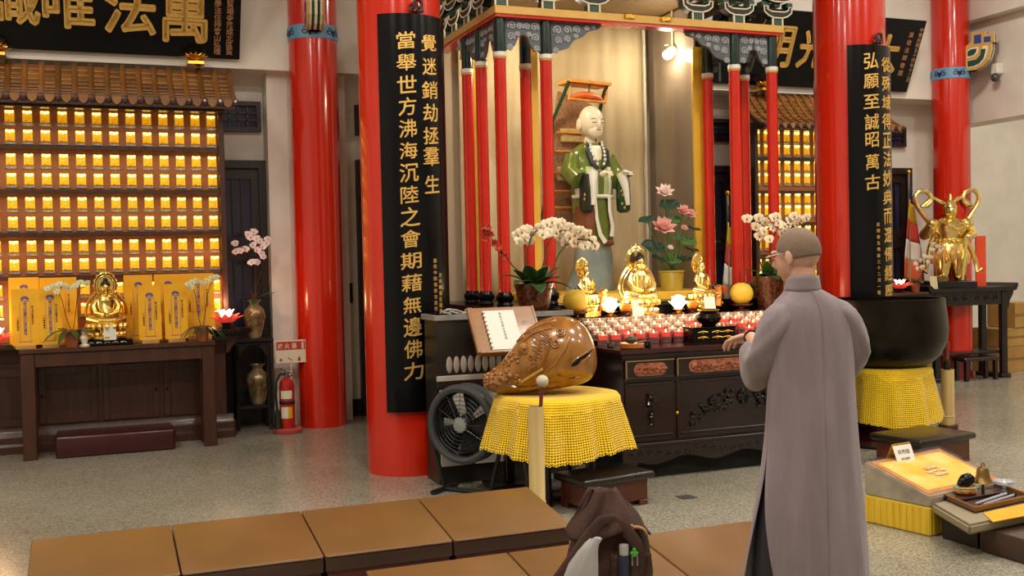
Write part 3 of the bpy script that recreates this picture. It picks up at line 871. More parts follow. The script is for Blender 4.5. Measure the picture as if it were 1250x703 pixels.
tablet('broad yellow paper tablet behind the left potted orchid', 50, 93, 338, 410, 9.16)
tablet('front yellow paper tablet on the left table corner', 15, 46, 352, 423, 8.97)
tablet('front yellow paper tablet just left of the small white orchid', 48.5, 74, 350, 419, 8.97)
tablet('back yellow paper tablet directly right of the small gilded Buddha', 153, 186, 335, 405, 9.16)
tablet('back yellow paper tablet showing between the two front right tablets', 190, 222, 334, 405, 9.16)
tablet('back yellow paper tablet behind the right potted orchid', 224, 261, 333, 400, 9.16)
tablet('front yellow paper tablet nearer the small gilded Buddha', 170, 196, 348, 413, 8.97)
tablet('front yellow paper tablet nearer the right potted orchid', 202, 228, 346, 416, 8.97)

# ---- gilded Buddha on the table
p = atY(131, 418, 9.05)
t = thing('buddha_statue', 'gilded seated Buddha with round halo between the yellow tablets', 'statue', (p.x, 9.05, ZT), 0, 'gilded altar figures')
B().box(-.19, .19, -.10, .10, 0, .045, .006).done('plinth', BLACKL, t, 30)
b = B()
for x in (-.12, -.06, 0, .06, .12): b.tube([(x - .02, -.102, .022), (x, -.104, .03), (x + .02, -.102, .022)], .004, 5)
b.done('plinth_inlay', PLATE, t)
g = bpy.data.objects.new('gilded_body', None); 
bpy.data.objects.remove(g)
hb = atY(131, 332, 9.05).z - ZT - .045
sub = thing('tmp', 'x', 'y'); seated_figure(sub, hb, mat('pale_gilt', '#f0c860', '#f8dc88', rough=.24, metal=1.0, scale=20), 'double', hair=mat('dark_blue_hair', '#15141c', rough=.5))
for ch in list(sub.children): ch.parent = t; ch.location = (0, 0, .045)
bpy.data.objects.remove(sub)
b = B().box(-.045, .045, -.004, .002, 0, .12); o = b.done('card', mat('white_card', '#e8e4da', rough=.6), t, 0); o.location = (.02, -.115, .045)

# ---- small potted orchids in terracotta pots
TERRA = mat('terracotta', '#8a4a2a', '#9c5732', rough=.7, scale=12)
def terracotta(h, r):
    def f(t):
        B().lathe([(r * .72, 0), (r * .95, h * .78), (r * 1.05, h * .78), (r * 1.05, h), (r * .9, h), (r * .88, h * .85), (.01, h * .85)], n=20).done('pot', TERRA, t)
        return h * .86
    return f
p = atY(88, 422, 8.95)
def tow(px, py, y, base): q_ = atY(px, py, y); return q_ - Vector(base)
bl = (p.x, 8.95, ZT)
s1 = [Vector((0, 0, .12))] + [tow(x, y, 8.93, bl) for x, y in ((80, 385), (76, 366), (70, 354), (60, 350))]
s2 = [Vector((.01, 0, .12))] + [tow(x, y, 8.93, bl) for x, y in ((92, 385), (94, 365), (98, 352), (108, 348))]
orchid('potted_orchid', 'small white orchid in a terracotta pot left of the small gilded Buddha', 'plant', bl, 0, terracotta(.135, .06),
       [(s1, [tow(x, y, 8.90, bl) for x, y in ((58, 352), (66, 350), (72, 347), (79, 349), (69, 356))]), (s2, [tow(x, y, 8.90, bl) for x, y in ((84, 352), (92, 349), (98, 345), (106, 346))])],
       [(R(-160), .20, .03, .10, .17), (R(-120), .17, .03, .06, .14), (R(-30), .18, .032, .10, .13), (R(10), .2, .03, .12, .14), (R(150), .16, .028, .12, .12), (R(-75), .14, .03, .05, .1)],
       'small', .032, mat('greenish_white_petal', '#d8d8a8', '#e8e8c8', rough=.6, scale=20), PCENY, .003, 'small table orchids')
p = atY(247, 413, 8.95); bl = (p.x, 8.95, ZT)
s1 = [Vector((-.01, 0, .12))] + [tow(x, y, 8.93, bl) for x, y in ((241, 380), (239, 362), (236, 352), (230, 347))]
s2 = [Vector((.01, 0, .12))] + [tow(x, y, 8.93, bl) for x, y in ((251, 378), (253, 360), (257, 347), (263, 341))]
orchid('potted_orchid', 'small white orchid in a terracotta pot at the right end of the table', 'plant', bl, 0, terracotta(.125, .06),
       [(s1, [tow(x, y, 8.90, bl) for x, y in ((230, 347), (235, 345), (240, 343), (233, 351))]), (s2, [tow(x, y, 8.90, bl) for x, y in ((247, 346), (253, 343), (259, 340), (264, 338))])],
       [(R(a_), .16, .012, .08, .16) for a_ in (-170, -150, -120, -95, -60, -35, -10, 20, 160)],
       'small', .032, None, None, .003, 'small table orchids')
# little cream figurine
p = atY(103, 418, 8.93)
t = thing('figurine', 'tiny cream figurine beside the left orchid pot', 'figurine', (p.x, 8.93, ZT))
B().lathe([(.035, 0), (.04, .012), (.02, .025), (.028, .05), (.034, .07), (.02, .095), (.012, .1)], n=12).done('body', CREAM, t)
B().ell((0, 0, .118), .024, 10, 8).done('head', CREAM, t)

# ---- glowing lotus lamps
LOTG = mat('lotus_lamp_glow', '#ffd8c8', emit='#ffcdb0', estr=5.0)
LOTP = mat('lotus_lamp_outer', '#e0604a', emit='#e8402c', estr=.5, rough=.5)
def petals(b, n, r0, L, W, tilt, off=0.0, z=0.0):
    for k in range(n):
        a = 2 * PI * (k + off) / n; ca, sa = math.cos(a), math.sin(a)
        def fn(u, v):
            s = (u - .5) * 2; w = W * math.sin(PI * min(1, .12 + v * .88)) ** .7
            rad = r0 + L * (math.sin(tilt) * v - .12 * math.sin(PI * v)); zz = z + L * math.cos(tilt) * v + .12 * L * v * v
            y = s * w; x = rad - s * s * w * .5
            return Vector((ca * x - sa * y, sa * x + ca * y, zz))
        b.grid(fn, 4, 5)
def lotus_lamp(label, loc, s, power, col):
    t = thing('lotus_lamp', label, 'lamp', loc, 0, 'glowing pink lotus lamps')
    b = B(); petals(b, 9, .4 * s, .75 * s, .24 * s, R(65)); petals(b, 9, .4 * s, .65 * s, .22 * s, R(45), .5); solid(b.done('outer_petals', LOTP, t, 180), .003)
    b = B(); petals(b, 8, .25 * s, .7 * s, .2 * s, R(22), .2, .06 * s); solid(b.done('inner_petals', LOTG, t, 180), .003)
    B().lathe([(.3 * s, -.35 * s), (.5 * s, -.3 * s), (.22 * s, -.2 * s), (.28 * s, -.02 * s), (.46 * s, .02 * s), (.05 * s, .06 * s)], n=20).done('stand', EBONY, t)
    ld = bpy.data.lights.new('lotus_light', 'POINT'); ld.energy = power; ld.color = col; ld.shadow_soft_size = .05
    lo = bpy.data.objects.new('lotus_light', ld); COL.objects.link(lo); lo.parent = t; lo.location = (0, 0, .75 * s + .05)
    return t
p = atY(276, 384, 9.2); s_ = .14
pz = p.z
lotus_lamp('glowing pink lotus lamp at the right end of the left cabinet', (p.x, 9.22, ZC + .35 * s_ + .06), s_, 4, (1, .5, .25))
t = thing('dark_planter', 'low dark planter carrying the lotus lamp on the left cabinet', 'planter', (p.x + .02, 9.22, ZC))
B().lathe([(.15, 0), (.19, .02), (.2, .055), (.17, .06), (.02, .056)], n=20, sy=.55).done('bowl', EBONY, t)
lb = B()
for k in range(10): leaf_into(lb, (0, 0, .04), 2 * PI * k / 10 + .2, .15, .035, .06, .06)
solid(lb.done('foliage', mat('very_dark_leaf', '#10180e', rough=.5), t, 180), .004)
p = atY(-2, 400, 9.15)
lotus_lamp('glowing pink lotus lamp cut by the left edge of the photo', (p.x - .02, 9.0, ZT + .35 * s_ + .01), s_, 4, (1, .62, .3))

# ---- black stand with two vases
sx0 = atY(283, 412, 9.52).x; sx1 = atY(334, 412, 9.52).x; ZS = atY(308, 413, 9.6).z
t = thing('vase_stand', 'tall black carved vase stand between cabinet and extinguisher', 'stand', ((sx0 + sx1) / 2, 9.66, 0)); hw = (sx1 - sx0) / 2
B().box(-hw, hw, -.15, .15, ZS - .03, ZS, .008).done('top', EBONY, t, 30)
B().box(-hw + .02, hw - .02, -.13, .13, ZS - .055, ZS - .03, .006).done('top_moulding', EBONY, t, 30)
zm = atY(308, 494, 9.6).z
B().box(-hw + .03, hw - .03, -.12, .12, zm - .03, zm, .004).done('shelf', EBONY, t, 30)
for sx in (-1, 1):
    for sy in (-1, 1):
        B().tube([(sx * (hw - .04), sy * .11, ZS - .05), (sx * (hw - .05), sy * .10, ZS * .5), (sx * (hw - .045), sy * .11, .08), (sx * (hw - .03), sy * .12, 0.012)], [.022, .018, .018, .024], 8).done('leg', EBONY, t)
    B().prism([(0, ZS - .055), (.09, ZS - .055), (.05, ZS - .08), (.02, ZS - .13), (0, ZS - .16)], lambda u, v, k: Vector((sx * (hw - .06) - sx * u, k, v)), -.125, -.105).done('spandrel', EBONY, t, 30)
VASEM = mat('mottled_gold_vase', '#6b5a3a', '#b8a47c', rough=.3, metal=.55, scale=7, detail=6)
h1 = atY(312, 366, 9.6).z - ZS
vx = atY(311, 400, 9.64).x
def vase(label, loc, h, r):
    t = thing('vase', label, 'vase', loc, 0, 'mottled metallic vases')
    B().lathe(vase_prof(h, r), n=28).done('vase_body', VASEM, t)
    b = B()
    for k in range(7):
        a = random.uniform(-2.6, -.5); z = h * random.uniform(.35, .75); rr = r * .97
        b.ell((rr * math.cos(a), rr * math.sin(a), z), (.012, .012, .02), 6, 4)
    tag(b.done('painted_flowers', mat('rust_enamel', '#8a4420', '#4a5a30', rough=.4, scale=30), t), kind='stuff')
    return t
vase('mottled gold vase holding orchids on top of the black stand', (vx, 9.64, ZS), h1, .095)
vase('mottled gold vase on the lower shelf of the black stand', (vx + .01, 9.63, zm), atY(312, 445, 9.6).z - zm, .10)
# spray of orchids standing in the upper vase
bl = (vx, 9.64, ZS + h1)
def sticks(t):
    b = B()
    for k in range(4): b.tube([(0, 0, -.06), (random.uniform(-.02, .02), 0, .06)], .004, 5)
    b.done('support_stick', mat('red_stick', '#a02818', rough=.5), t); return 0.0
st = []
for pts in (((306, 355), (300, 335), (293, 312), (286, 297)), ((312, 350), (312, 330), (312, 305), (310, 283)), ((312, 350), (318, 335), (322, 318), (324, 296))):
    st.append(([Vector((0, 0, -.06))] + [tow(x, y, 9.6, bl) for x, y in pts], []))
fl = [(287, 297), (293, 306), (300, 304), (288, 307), (307, 320), (314, 320), (310, 283), (306, 290), (313, 291), (309, 299), (317, 294), (321, 301), (319, 309), (325, 297), (314, 305), (321, 313), (327, 292), (303, 286)]
st.append(([Vector((0, 0, 0)), Vector((0, 0, .02))], [tow(x, y, 9.56, bl) for x, y in fl]))
orchid('orchid_spray', 'pale pink orchid spray in the upper vase before the dark door', 'flowers', bl, 0, sticks, st,
       [(R(-170), .16, .03, .10, .10), (R(-20), .17, .035, .12, .06), (R(20), .15, .03, .10, .10), (R(-100), .12, .03, .05, .1)], 'pink', .04, PPINK, mat('pink_lip', '#b89090', rough=.5), .003)

# ---- fire extinguisher and its sign
EXR = mat('extinguisher_red', '#a81c10', '#b4200f', rough=.3, scale=4)
p = atZ(350, 522, 0)
ex = Vector((p.x - .02, 9.30, 0)); exx = atY(350, 470, 9.30).x
zt_ = atY(350, 462, 9.3).z
t = thing('fire_extinguisher', 'red fire extinguisher standing by the slim red column', 'extinguisher', (exx, 9.30, 0))
rb = .065
B().lathe([(.0, 0), (.115, 0), (.125, .015), (.125, .035), (.11, .045), (rb + .012, .045), (rb + .012, .02)], n=28).done('floor_ring', mat('faded_red_plastic', '#b04840', rough=.5), t)
B().lathe([(rb, .02), (rb, zt_ - .06), (rb * .85, zt_ - .02), (rb * .45, zt_), (.02, zt_ + .01)], n=24).done('cylinder', EXR, t)
MET = mat('steel', '#9a9a98', rough=.35, metal=1.0)
b = B(); b.cyl((0, 0, zt_ - .005), (0, 0, zt_ + .05), .018, n=12); b.box(-.012, .012, -.03, .02, zt_ + .035, zt_ + .06, .003); b.ell((.03, -.02, zt_ + .03), (.016, .008, .016), 10, 6); b.done('valve', MET, t)
b = B(); b.tube([(-.05, -.02, zt_ + .09), (.0, 0, zt_ + .065), (.05, .0, zt_ + .05)], .008, 6); b.tube([(-.06, -.02, zt_ + .06), (.0, 0, zt_ + .05)], .007, 6); b.done('lever_handle', MET, t)
RUB = mat('black_rubber', '#14140f', rough=.6)
hs = B().tube([(-.01, 0, zt_ + .045), (-.06, -.02, zt_ + .04), (-.095, -.03, zt_ - .02), (-.1, -.03, zt_ - .15), (-.09, -.03, zt_ - .28)], .011, 8).done('hose', RUB, t)
B().tube([(-.09, -.03, zt_ - .26), (-.085, -.03, zt_ - .42)], [.016, .036], 12).done('discharge_horn', RUB, hs)
b = B()
def arcpatch(b, r, a0, a1, z0, z1, n=8):
    b.skin([b.ring([Vector((r * math.cos(a0 + (a1 - a0) * i / n), r * math.sin(a0 + (a1 - a0) * i / n), z)) for i in range(n + 1)]) for z in (z0, z1)], False)
arcpatch(b, rb + .001, R(-150), R(-60), zt_ - .17, zt_ - .10); b.done('white_label', mat('label_white', '#d8d0b8', rough=.5), t)
b = B(); arcpatch(b, rb + .001, R(-150), R(-95), zt_ - .34, zt_ - .24); b.done('white_label', mat('label_white', '#d8d0b8'), t)
b = B(); arcpatch(b, rb + .001, R(-95), R(-60), zt_ - .34, zt_ - .24); b.done('yellow_label', mat('label_yellow', '#d8a010', rough=.5), t)
B().lathe([(rb + .001, zt_ - .22), (rb + .003, zt_ - .215), (rb + .003, zt_ - .195), (rb + .001, zt_ - .19)], n=24, cap=False).done('strap', RUB, t)
a = atY(336, 416, 9.44); c = atY(374, 442, 9.44)
t = thing('extinguisher_sign', 'white and red sign panel on a thin post above the fire extinguisher', 'sign', ((a.x + c.x) / 2, 9.445, 0))
W = (c.x - a.x) / 2
SW = mat('sign_white', '#d6c9ae', rough=.5); SR = mat('sign_red', '#b02a1c', rough=.5)
B().box(-W, W, -.004, .004, c.z, a.z, .001).done('panel', SW, t, 0)
B().box(-W + .008, W - .008, -.0055, -.004, a.z - .085, a.z - .012).done('red_band', SR, t, 0)
for i, ch in enumerate('滅火器'):
    me = fit(text_mesh(ch, .06, .0006, .0008), .045, .048); me.materials.append(SW); o = obj('character', me, t); o.matrix_local = Matrix.Translation((-W + .04 + i * .062, -.0062, a.z - .05)) @ Matrix.Rotation(PI / 2, 4, 'X')
me = fit(text_mesh('1', .06, .0006, .002), .018, .06); me.materials.append(SW); o = obj('character', me, t); o.matrix_local = Matrix.Translation((W - .03, -.0062, a.z - .05)) @ Matrix.Rotation(PI / 2, 4, 'X')
b = B()
for i in range(3):
    x = -W + .045 + i * .08
    if i == 0: b.ell((x, -.005, c.z + .03), (.012, .001, .012), 8, 4)
    if i == 1: b.box(-.022, .022, -.0055, -.004, -.004, .004, M=Matrix.Translation((x, 0, c.z + .035)) @ Matrix.Rotation(R(35), 4, 'Y'))
    if i == 2: b.box(x - .012, x + .012, -.0055, -.004, c.z + .015, c.z + .045); b.box(x - .004, x + .004, -.0055, -.004, c.z + .045, c.z + .06)
b.done('pictogram', SR, t, 0)
B().box(-.008, .008, .004, .014, 0, c.z + .02).done('post', mat('red_white_post', '#c05038', '#e0d8c8', rough=.5, scale=12), t, 0)
# ================================================================== ALTAR PAVILION WITH GLASS CASE
PX = [2.856, 3.225, 4.88, 5.24]; PY0, PY1, PY2 = 7.34, 7.74, 8.06
PCX = (PX[0] + PX[3]) / 2
ZB = atY(617, 374, PY0).z; ZCAP = atY(609, 67, PY0).z
ZBM0 = atY(602, 17, 7.25).z; ZBM1 = atY(602, 5, 7.25).z
pav = thing('altar_pavilion', 'red-posted altar pavilion with gold beam sheltering the tall standing statue', 'pavilion', (PCX, PY0, 0))
def L2(x, y, z=0.0): return (x - PCX, y - PY0, z)
SPAN = mat('grey_carved_stone', '#4c5054', '#5c6064', rough=.5, scale=10)
WHITER = mat('white_ring', '#e6e2d6', rough=.4)
TOPG = mat('post_dark_green', '#0d241d', '#14302a', rough=.2, scale=6, coat=.4)
pr_ = .045
def post(x, y, ztop):
    z0 = ZB
    o = B().lathe([(pr_, 0.02), (pr_, ZCAP - .03 - z0)], n=20).done('post', REDP, pav, loc=L2(x, y, z0))
    B().lathe([(pr_ + .001, ZCAP - .03 - z0), (pr_ + .004, ZCAP - .028 - z0), (pr_ + .004, ZCAP - .016 - z0), (pr_ + .001, ZCAP - .015 - z0)], n=20).done('gold_ring', GOLDP, o)
    B().lathe([(pr_ + .001, ZCAP - .015 - z0), (pr_ + .006, ZCAP - .012 - z0), (pr_ + .006, ZCAP + .018 - z0), (pr_ + .001, ZCAP + .02 - z0)], n=20).done('white_ring', WHITER, o)
    B().lathe([(pr_, ZCAP - z0), (pr_, ztop - z0)], n=20).done('post_head', TOPG, o)
    B().lathe([(.058, 0), (.062, .01), (.05, .03), (.066, .05), (.068, .07), (.052, .09), (.05, .1), (pr_, .105)], n=20).done('post_base', BLACKL, o)
for x in PX: post(x, PY0, ZBM0)
for x in PX: post(x, PY1, ZBM0)
post(PX[0], PY2, ZBM0)
# gold beam frame with red underside
xa, xb = PX[0] - .06, PX[3] + .07
ya, yb = PY0 - .08, 8.75
for (x0, x1, y0, y1) in ((xa, xb, ya, ya + .13), (xa, xa + .13, ya + .13, yb), (xb - .13, xb, ya + .13, yb)):
    o = B().box(*[v - (PCX if i < 2 else PY0) for i, v in enumerate((x0, x1, y0, y1))], ZBM0 + .012, ZBM1, .003).done('beam', GOLDP, pav, 30)
    B().box(*[v - (PCX if i < 2 else PY0) for i, v in enumerate((x0 + .012, x1 - .012, y0 + .012, y1))], ZBM0 - .008, ZBM0 + .012).done('beam_underside', REDP, o, 0)
B().box(*[v - (PCX if i < 2 else PY0) for i, v in enumerate((xa + .13, xb - .13, ya + .13, yb))], ZBM1 + .30, ZBM1 + .33).done('ceiling_board', mat('pavilion_soffit', '#5a4428', '#6b5432', rough=.6, scale=4, stretch=(.5, 6, 1)), pav, 0)
# spandrels
def spandrel(poly, fn, w, spirals):
    o = B().prism(poly, fn, 0, w).done('spandrel', SPAN, pav, 30)
    for (u, v, rr, fl) in spirals:
        sp = B()
        sp.tube([fn(u + a, v + c, -.003) for a, c in scroll_pts(18, 1.6, .004, rr, fl)], .008, 5); sp.ell(fn(u, v, -.002), .009, 6, 4)
        sp.done('scroll', mat('pale_grey_scroll', '#8a8e92', '#9a9ea2', rough=.45, scale=10), o)
ZZ = ZBM0 - .008
hd = ZZ - ZCAP - .03
def fX(x0, sgn, y): return lambda u, v, k: Vector((x0 + sgn * u - PCX, y + k - PY0, ZZ + v))
def fY(y0, sgn, x): return lambda u, v, k: Vector((x + k - PCX, y0 + sgn * u - PY0, ZZ + v))
g2 = (PX[1] - PX[0]) / 2 - pr_
half = [(0, 0), (g2, 0), (g2, -.11), (g2 * .75, -.125), (g2 * .55, -.19), (g2 * .3, -.23), (g2 * .18, -hd + .02), (0, -hd)]
hsp = [(.05, -.05, .034, 1), (.11, -.05, .028, -1), (.04, -.13, .032, -1), (.035, -.21, .025, 1), (.095, -.11, .02, 1)]
longp = [(0, 0), (.42, 0), (.40, -.03), (.31, -.055), (.26, -.1), (.19, -.125), (.14, -.19), (.08, -.21), (.05, -hd + .02), (0, -hd)]
lsp = [(.05, -.06, .035, 1), (.13, -.055, .033, -1), (.21, -.05, .032, 1), (.29, -.035, .022, -1), (.35, -.025, .014, 1), (.05, -.14, .03, -1), (.13, -.125, .026, 1), (.035, -.215, .024, 1), (.20, -.10, .018, -1)]
YF = PY0 - .012
for x0, s in ((PX[0] + pr_, 1), (PX[1] - pr_, -1), (PX[2] + pr_, 1), (PX[3] - pr_, -1)): spandrel(half, fX(x0, s, YF), .024, hsp)
for x0, s in ((PX[1] + pr_, 1), (PX[2] - pr_, -1)): spandrel(longp, fX(x0, s, YF), .024, lsp)
gy = (PY1 - PY0) / 2 - pr_
halfy = [(u * gy / g2, v) for u, v in half]
for xx in (PX[0] - .012, PX[3] - .012):
    for y0, s in ((PY0 + pr_, 1), (PY1 - pr_, -1)): spandrel(halfy, fY(y0, s, xx), .024, hsp)
    spandrel(longp, fY(PY1 + pr_, 1, xx), .024, lsp[:6])
    spandrel([(u * .6, v) for u, v in half], fY(PY2 + pr_, 1, xx), .024, hsp[:3])
# dougong brackets on the beam
DKB = mat('dougong_dark', '#0f1512', rough=.5)
def dougong(x, y, ang):
    o_m = Matrix.Translation((x - PCX, y - PY0, ZBM1)) @ Matrix.Rotation(ang, 4, 'Z')
    ob = B().box(-.04, .04, -.05, .05, 0, .06, .004).done('dougong_block', GREENP, pav, 30); ob.matrix_local = o_m
    for s in (-1, 1): B().box(s * .046 - .006, s * .046 + .006, -.052, -.04, 0, .07).done('block_edge', CREAM, ob, 0)
    boat = [(-.04, .06), (.04, .06), (.09, .075), (.13, .105), (.135, .15), (.105, .15), (.10, .125), (.06, .11), (-.06, .11), (-.10, .125), (-.105, .15), (-.135, .15), (-.13, .105), (-.09, .075)]
    arm = B().prism(boat, lambda u, v, k: Vector((u, k, v)), -.055, .03).done('dougong_arm', DKB, ob, 30)
    B().tube([Vector((u, -.056, v)) for u, v in boat], .006, 5, closed=True).done('arm_outline', CREAM, ob)
    for s in (-1, 0, 1):
        B().box(s * .12 - .028, s * .12 + .028, -.05, .03, .15, .19, .004).done('small_block', GREENP, ob, 30)
    boat2 = [(u * 1.15, v + .125) for u, v in boat]
    B().prism(boat2, lambda u, v, k: Vector((u, k, v)), -.075, -.02).done('dougong_arm', DKB, ob, 30)
    B().tube([Vector((u, -.076, v)) for u, v in boat2], .006, 5, closed=True).done('arm_outline', CREAM, ob)
for px in (609, 666, 722, 848, 898, 945): dougong(atY(px, 5 + (px - 602) * .06, ya + .06).x, ya + .06, 0)
for y in (7.62, 7.92, 8.22, 8.52): dougong(xa + .06, y, -PI / 2); dougong(xb - .06, y, PI / 2)
B().box(xa - .08 - PCX, xb + .08 - PCX, ya - .1 - PY0, yb - PY0, ZBM1 + .34, ZBM1 + .44, .01).done('upper_beam', mat('upper_beam_brown', '#4a3820', '#5e4a2c', rough=.6, scale=4), pav, 30)
for px in (768, 812):
    p = atY(px, 16, ya); b = B()
    b.box(-.045, .045, -.015, 0, -.02, .02, .006)
    for k in range(-2, 3): b.tube([(k * .018 - .006, -.016, -.014), (k * .018 + .006, -.018, .014)], .005, 5)
    b.done('gilt_ornament', GOLD, pav, 40, loc=(p.x - PCX, ya - .002 - PY0, (ZBM0 + ZBM1) / 2 + .02))
# stage, jambs, backdrop, panes
YJ = 7.80
STAGE = thing('altar_stage', 'black lacquered stage carrying the red posts behind the candles', 'stage', (PCX, PY0, 0))
B().box(2.72 - PCX, 5.38 - PCX, 7.24 - PY0, 8.78 - PY0, 0, ZB - .04).done('body', BLACKL, STAGE, 30)
B().box(2.68 - PCX, 5.42 - PCX, 7.20 - PY0, 8.80 - PY0, ZB - .04, ZB, .008).done('rim', BLACKL, STAGE, 30)
YELP = mat('yellow_gold_paint', '#e0b030', '#e8bc40', rough=.4, scale=5)
ZI = atY(780, 357, 7.45).z
tag(B().box(3.31, 4.80, 7.45, 8.70, ZB, ZI, .004).done('inner_platform', YELP, smooth=30), 'yellow painted platform under the standing statue inside the case', 'platform')
for px0, px1, x in ((646, 659, None), (848, 863, None)):
    a = atY(px0, 200, YJ).x; c = atY(px1, 200, YJ).x
    B().box(a - PCX, c - PCX, YJ - PY0, YJ + .03 - PY0, ZB, ZBM0 - .02, .003).done('case_jamb', YELP, pav, 30)
JX0 = atY(659, 200, YJ).x; JX1 = atY(848, 200, YJ).x
a = atY(575, 200, PY2 + .1).x
B().box(atY(577, 200, PY2 + .06).x - PCX, atY(583, 200, PY2 + .06).x - PCX, PY2 + .06 - PY0, PY2 + .09 - PY0, ZB, ZBM0).done('case_jamb', YELP, pav, 30)
# beige draped backdrop
bx0, bx1, byy = 2.98, atY(785, 150, 8.62).x, 8.62
BEIGE = mat('beige_drape', '#c4b08a', '#d8c6a2', rough=.75, scale=3, stretch=(2, 2, .4), detail=6)
b = B()
def drape(u, v):
    x = bx0 + (bx1 - bx0) * u
    return Vector((x - PCX, byy + .018 * math.sin(u * 70) * (1 - .4 * v) + .012 * math.sin(u * 37 + 1) - PY0, ZB + (ZBM1 + .28 - ZB) * v))
b.grid(drape, 120, 6); solid(b.done('backdrop_curtain', BEIGE, pav, 180), .01)
B().box(2.75 - PCX, 5.35 - PCX, 8.70 - PY0, 8.76 - PY0, ZB, ZBM1 + .30).done('case_back', mat('case_back_paint', '#b5a58a', rough=.7), pav, 0)
B().box(bx1 - PCX, bx1 + .02 - PCX, byy - .03 - PY0, byy - PY0, ZB, ZBM1 + .28).done('corner_strip', mat('pale_trim', '#d8d0bc', rough=.5), pav, 0)
# right cheek of the case: solid panel, the glass's grey reflection put into its colour
B().box(JX1 + .03 - PCX, JX1 + .045 - PCX, YJ + .03 - PY0, byy - PY0, ZB, ZBM1 + .28).done('case_cheek', mat('cheek_reflection', '#8a7a68', '#75665a', rough=.12, scale=2, stretch=(1, 2, .4), coat=.5), pav, 0)
B().box(JX0 + .0 - PCX, JX1 - PCX, YJ + .012 - PY0, YJ + .016 - PY0, ZI, ZBM0 - .02).done('glass_pane', glass_mat('case_glass', ior=1.22), pav, 0)
# bulb added where the case glass mirrors a lamp, and the statue's own spotlight
p = atY(828, 66, 8.15)
t = thing('added_case_bulb', 'bright small bulb added for the lamp reflection in the upper right of the glass case', 'lamp', (min(p.x, JX1 - .02), 8.15, p.z))
B().lathe([(.02, .0), (.05, .02), (.055, .07), (.03, .09), (.01, .095)], n=16, M=Matrix.Rotation(R(60), 4, 'Y') @ Matrix.Translation((0, 0, -.02))).done('housing', mat('lamp_housing', '#c8b88c', rough=.4), t)
B().ell((-.03, -.02, -.015), .042, 12, 8).done('bulb', mat('reflected_spot_bulb', '#fff8e8', emit='#fff2d0', estr=25), t)
B().tube([(.03, 0, .02), (.03, 0, ZBM1 + .29 - p.z)], .008, 6).done('stem', mat('lamp_housing', '#c8b88c'), t)
for (x, y, z, e) in ((p.x - .15, 8.1, p.z - .02, 20), (3.42, 7.92, ZBM0 - .05, 20)):
    ld = bpy.data.lights.new('case_light', 'POINT'); ld.energy = e; ld.color = (1, .86, .62); ld.shadow_soft_size = .05
    lo = bpy.data.objects.new('case_light', ld); COL.objects.link(lo); lo.parent = t; lo.location = (x - t.location.x, y - 8.15, z - p.z)
t2 = B().lathe([(.05, 0), (.06, .05), (.02, .07)], n=14).done('lamp_cup', mat('lamp_housing', '#c8b88c'), pav, loc=L2(3.42, 7.92, ZBM0 + .01))

# ================================================================== MAIN ALTAR TABLE
AX0, AX1, AY0, AY1, AZ = 3.24, 4.96, 6.12, 6.85, .85
q = atZ(757, 427.5, AZ); AX0 = q.x; AY0 = max(6.08, q.y - .1)
q = atY(757, 427.5, 6.08); AX0 = q.x; AZ = q.z; AY0 = 6.08
ACX = 4.10; AHW = ACX - AX0
alt = thing('altar_table', 'dark rosewood altar cabinet with carved doors carrying the candles', 'altar', (ACX, AY0, 0))
REDT = mat('dark_red_polished_top', '#2c0e0f', '#381416', rough=.12, scale=4, coat=.5)
B().box(-AHW, AHW, 0, .815, AZ - .035, AZ, .006).done('top', REDT, alt, 30)
B().box(-AHW + .02, AHW - .02, .015, .81, AZ - .06, AZ - .035, .004).done('top_moulding', DARKW, alt, 30)
B().box(-AHW + .035, AHW - .035, .045, .82, .16, AZ - .06).done('body', DARKW, alt, 0)
B().box(-AHW + .07, AHW - .07, .10, .80, 0, .16).done('plinth', mat('under_altar_shade', '#050404', rough=.8), alt, 0)  # black block put in for the shade under the altar
CARV = mat('reddish_carving', '#7a4028', '#a8684a', rough=.45, scale=30, detail=6, bump=.5, bscale=40)
BLKC = mat('black_carving', '#0c0809', '#1c1314', rough=.18, scale=20, coat=.5)
SILV = mat('brass_trim', '#b09060', rough=.35, metal=.7)
xs0 = -AHW + .05; xs1 = xs0 + .36; xm0 = xs1 + .02; xm1 = -xm0; 
def drawer(x0, x1, z0, z1, carv):
    d_ = B().box(x0, x1, .028, .046, z0, z1, .004).done('drawer', DARKW, alt, 30)
    fr = B(); fr.box(x0, x1, .020, .03, z1 - .008, z1); fr.box(x0, x0 + .008, .020, .03, z0, z1 - .008)
    fr.done('drawer_trim', SILV, d_, 0)
    fr = B(); fr.box(x0, x1, .018, .03, z0, z0 + .012, .003); fr.done('drawer_lip', DARKW, d_, 30)
    a, c = carv; zc = (z0 + z1) / 2; hh = (z1 - z0) * .34
    b = B(); n = 20
    pts = []
    for i in range(n + 1): th = -PI / 2 + PI * i / n; pts.append((c - hh + hh * math.cos(th), zc + hh * math.sin(th)))
    for i in range(n + 1): th = PI / 2 + PI * i / n; pts.append((a + hh + hh * math.cos(th), zc + hh * math.sin(th)))
    b.prism(pts, lambda u, v, k: Vector((u, k, v)), .022, .03)
    rnd = random.Random(int(a * 100))
    for i in range(int((c - a) / .045)):
        x = a + .03 + i * .045; z = zc + rnd.uniform(-.012, .012)
        b.tube([(x + aa, .02, z + cc) for aa, cc in scroll_pts(9, .9, .006, .022, rnd.choice((-1, 1)))], .008, 5)
        b.ell((x + .02, .022, z + rnd.uniform(-.02, .02)), (.02, .008, .01), 6, 4)
    b.done('carved_panel', CARV, d_, 40)
zd1 = AZ - .075; zd0 = zd1 - .125
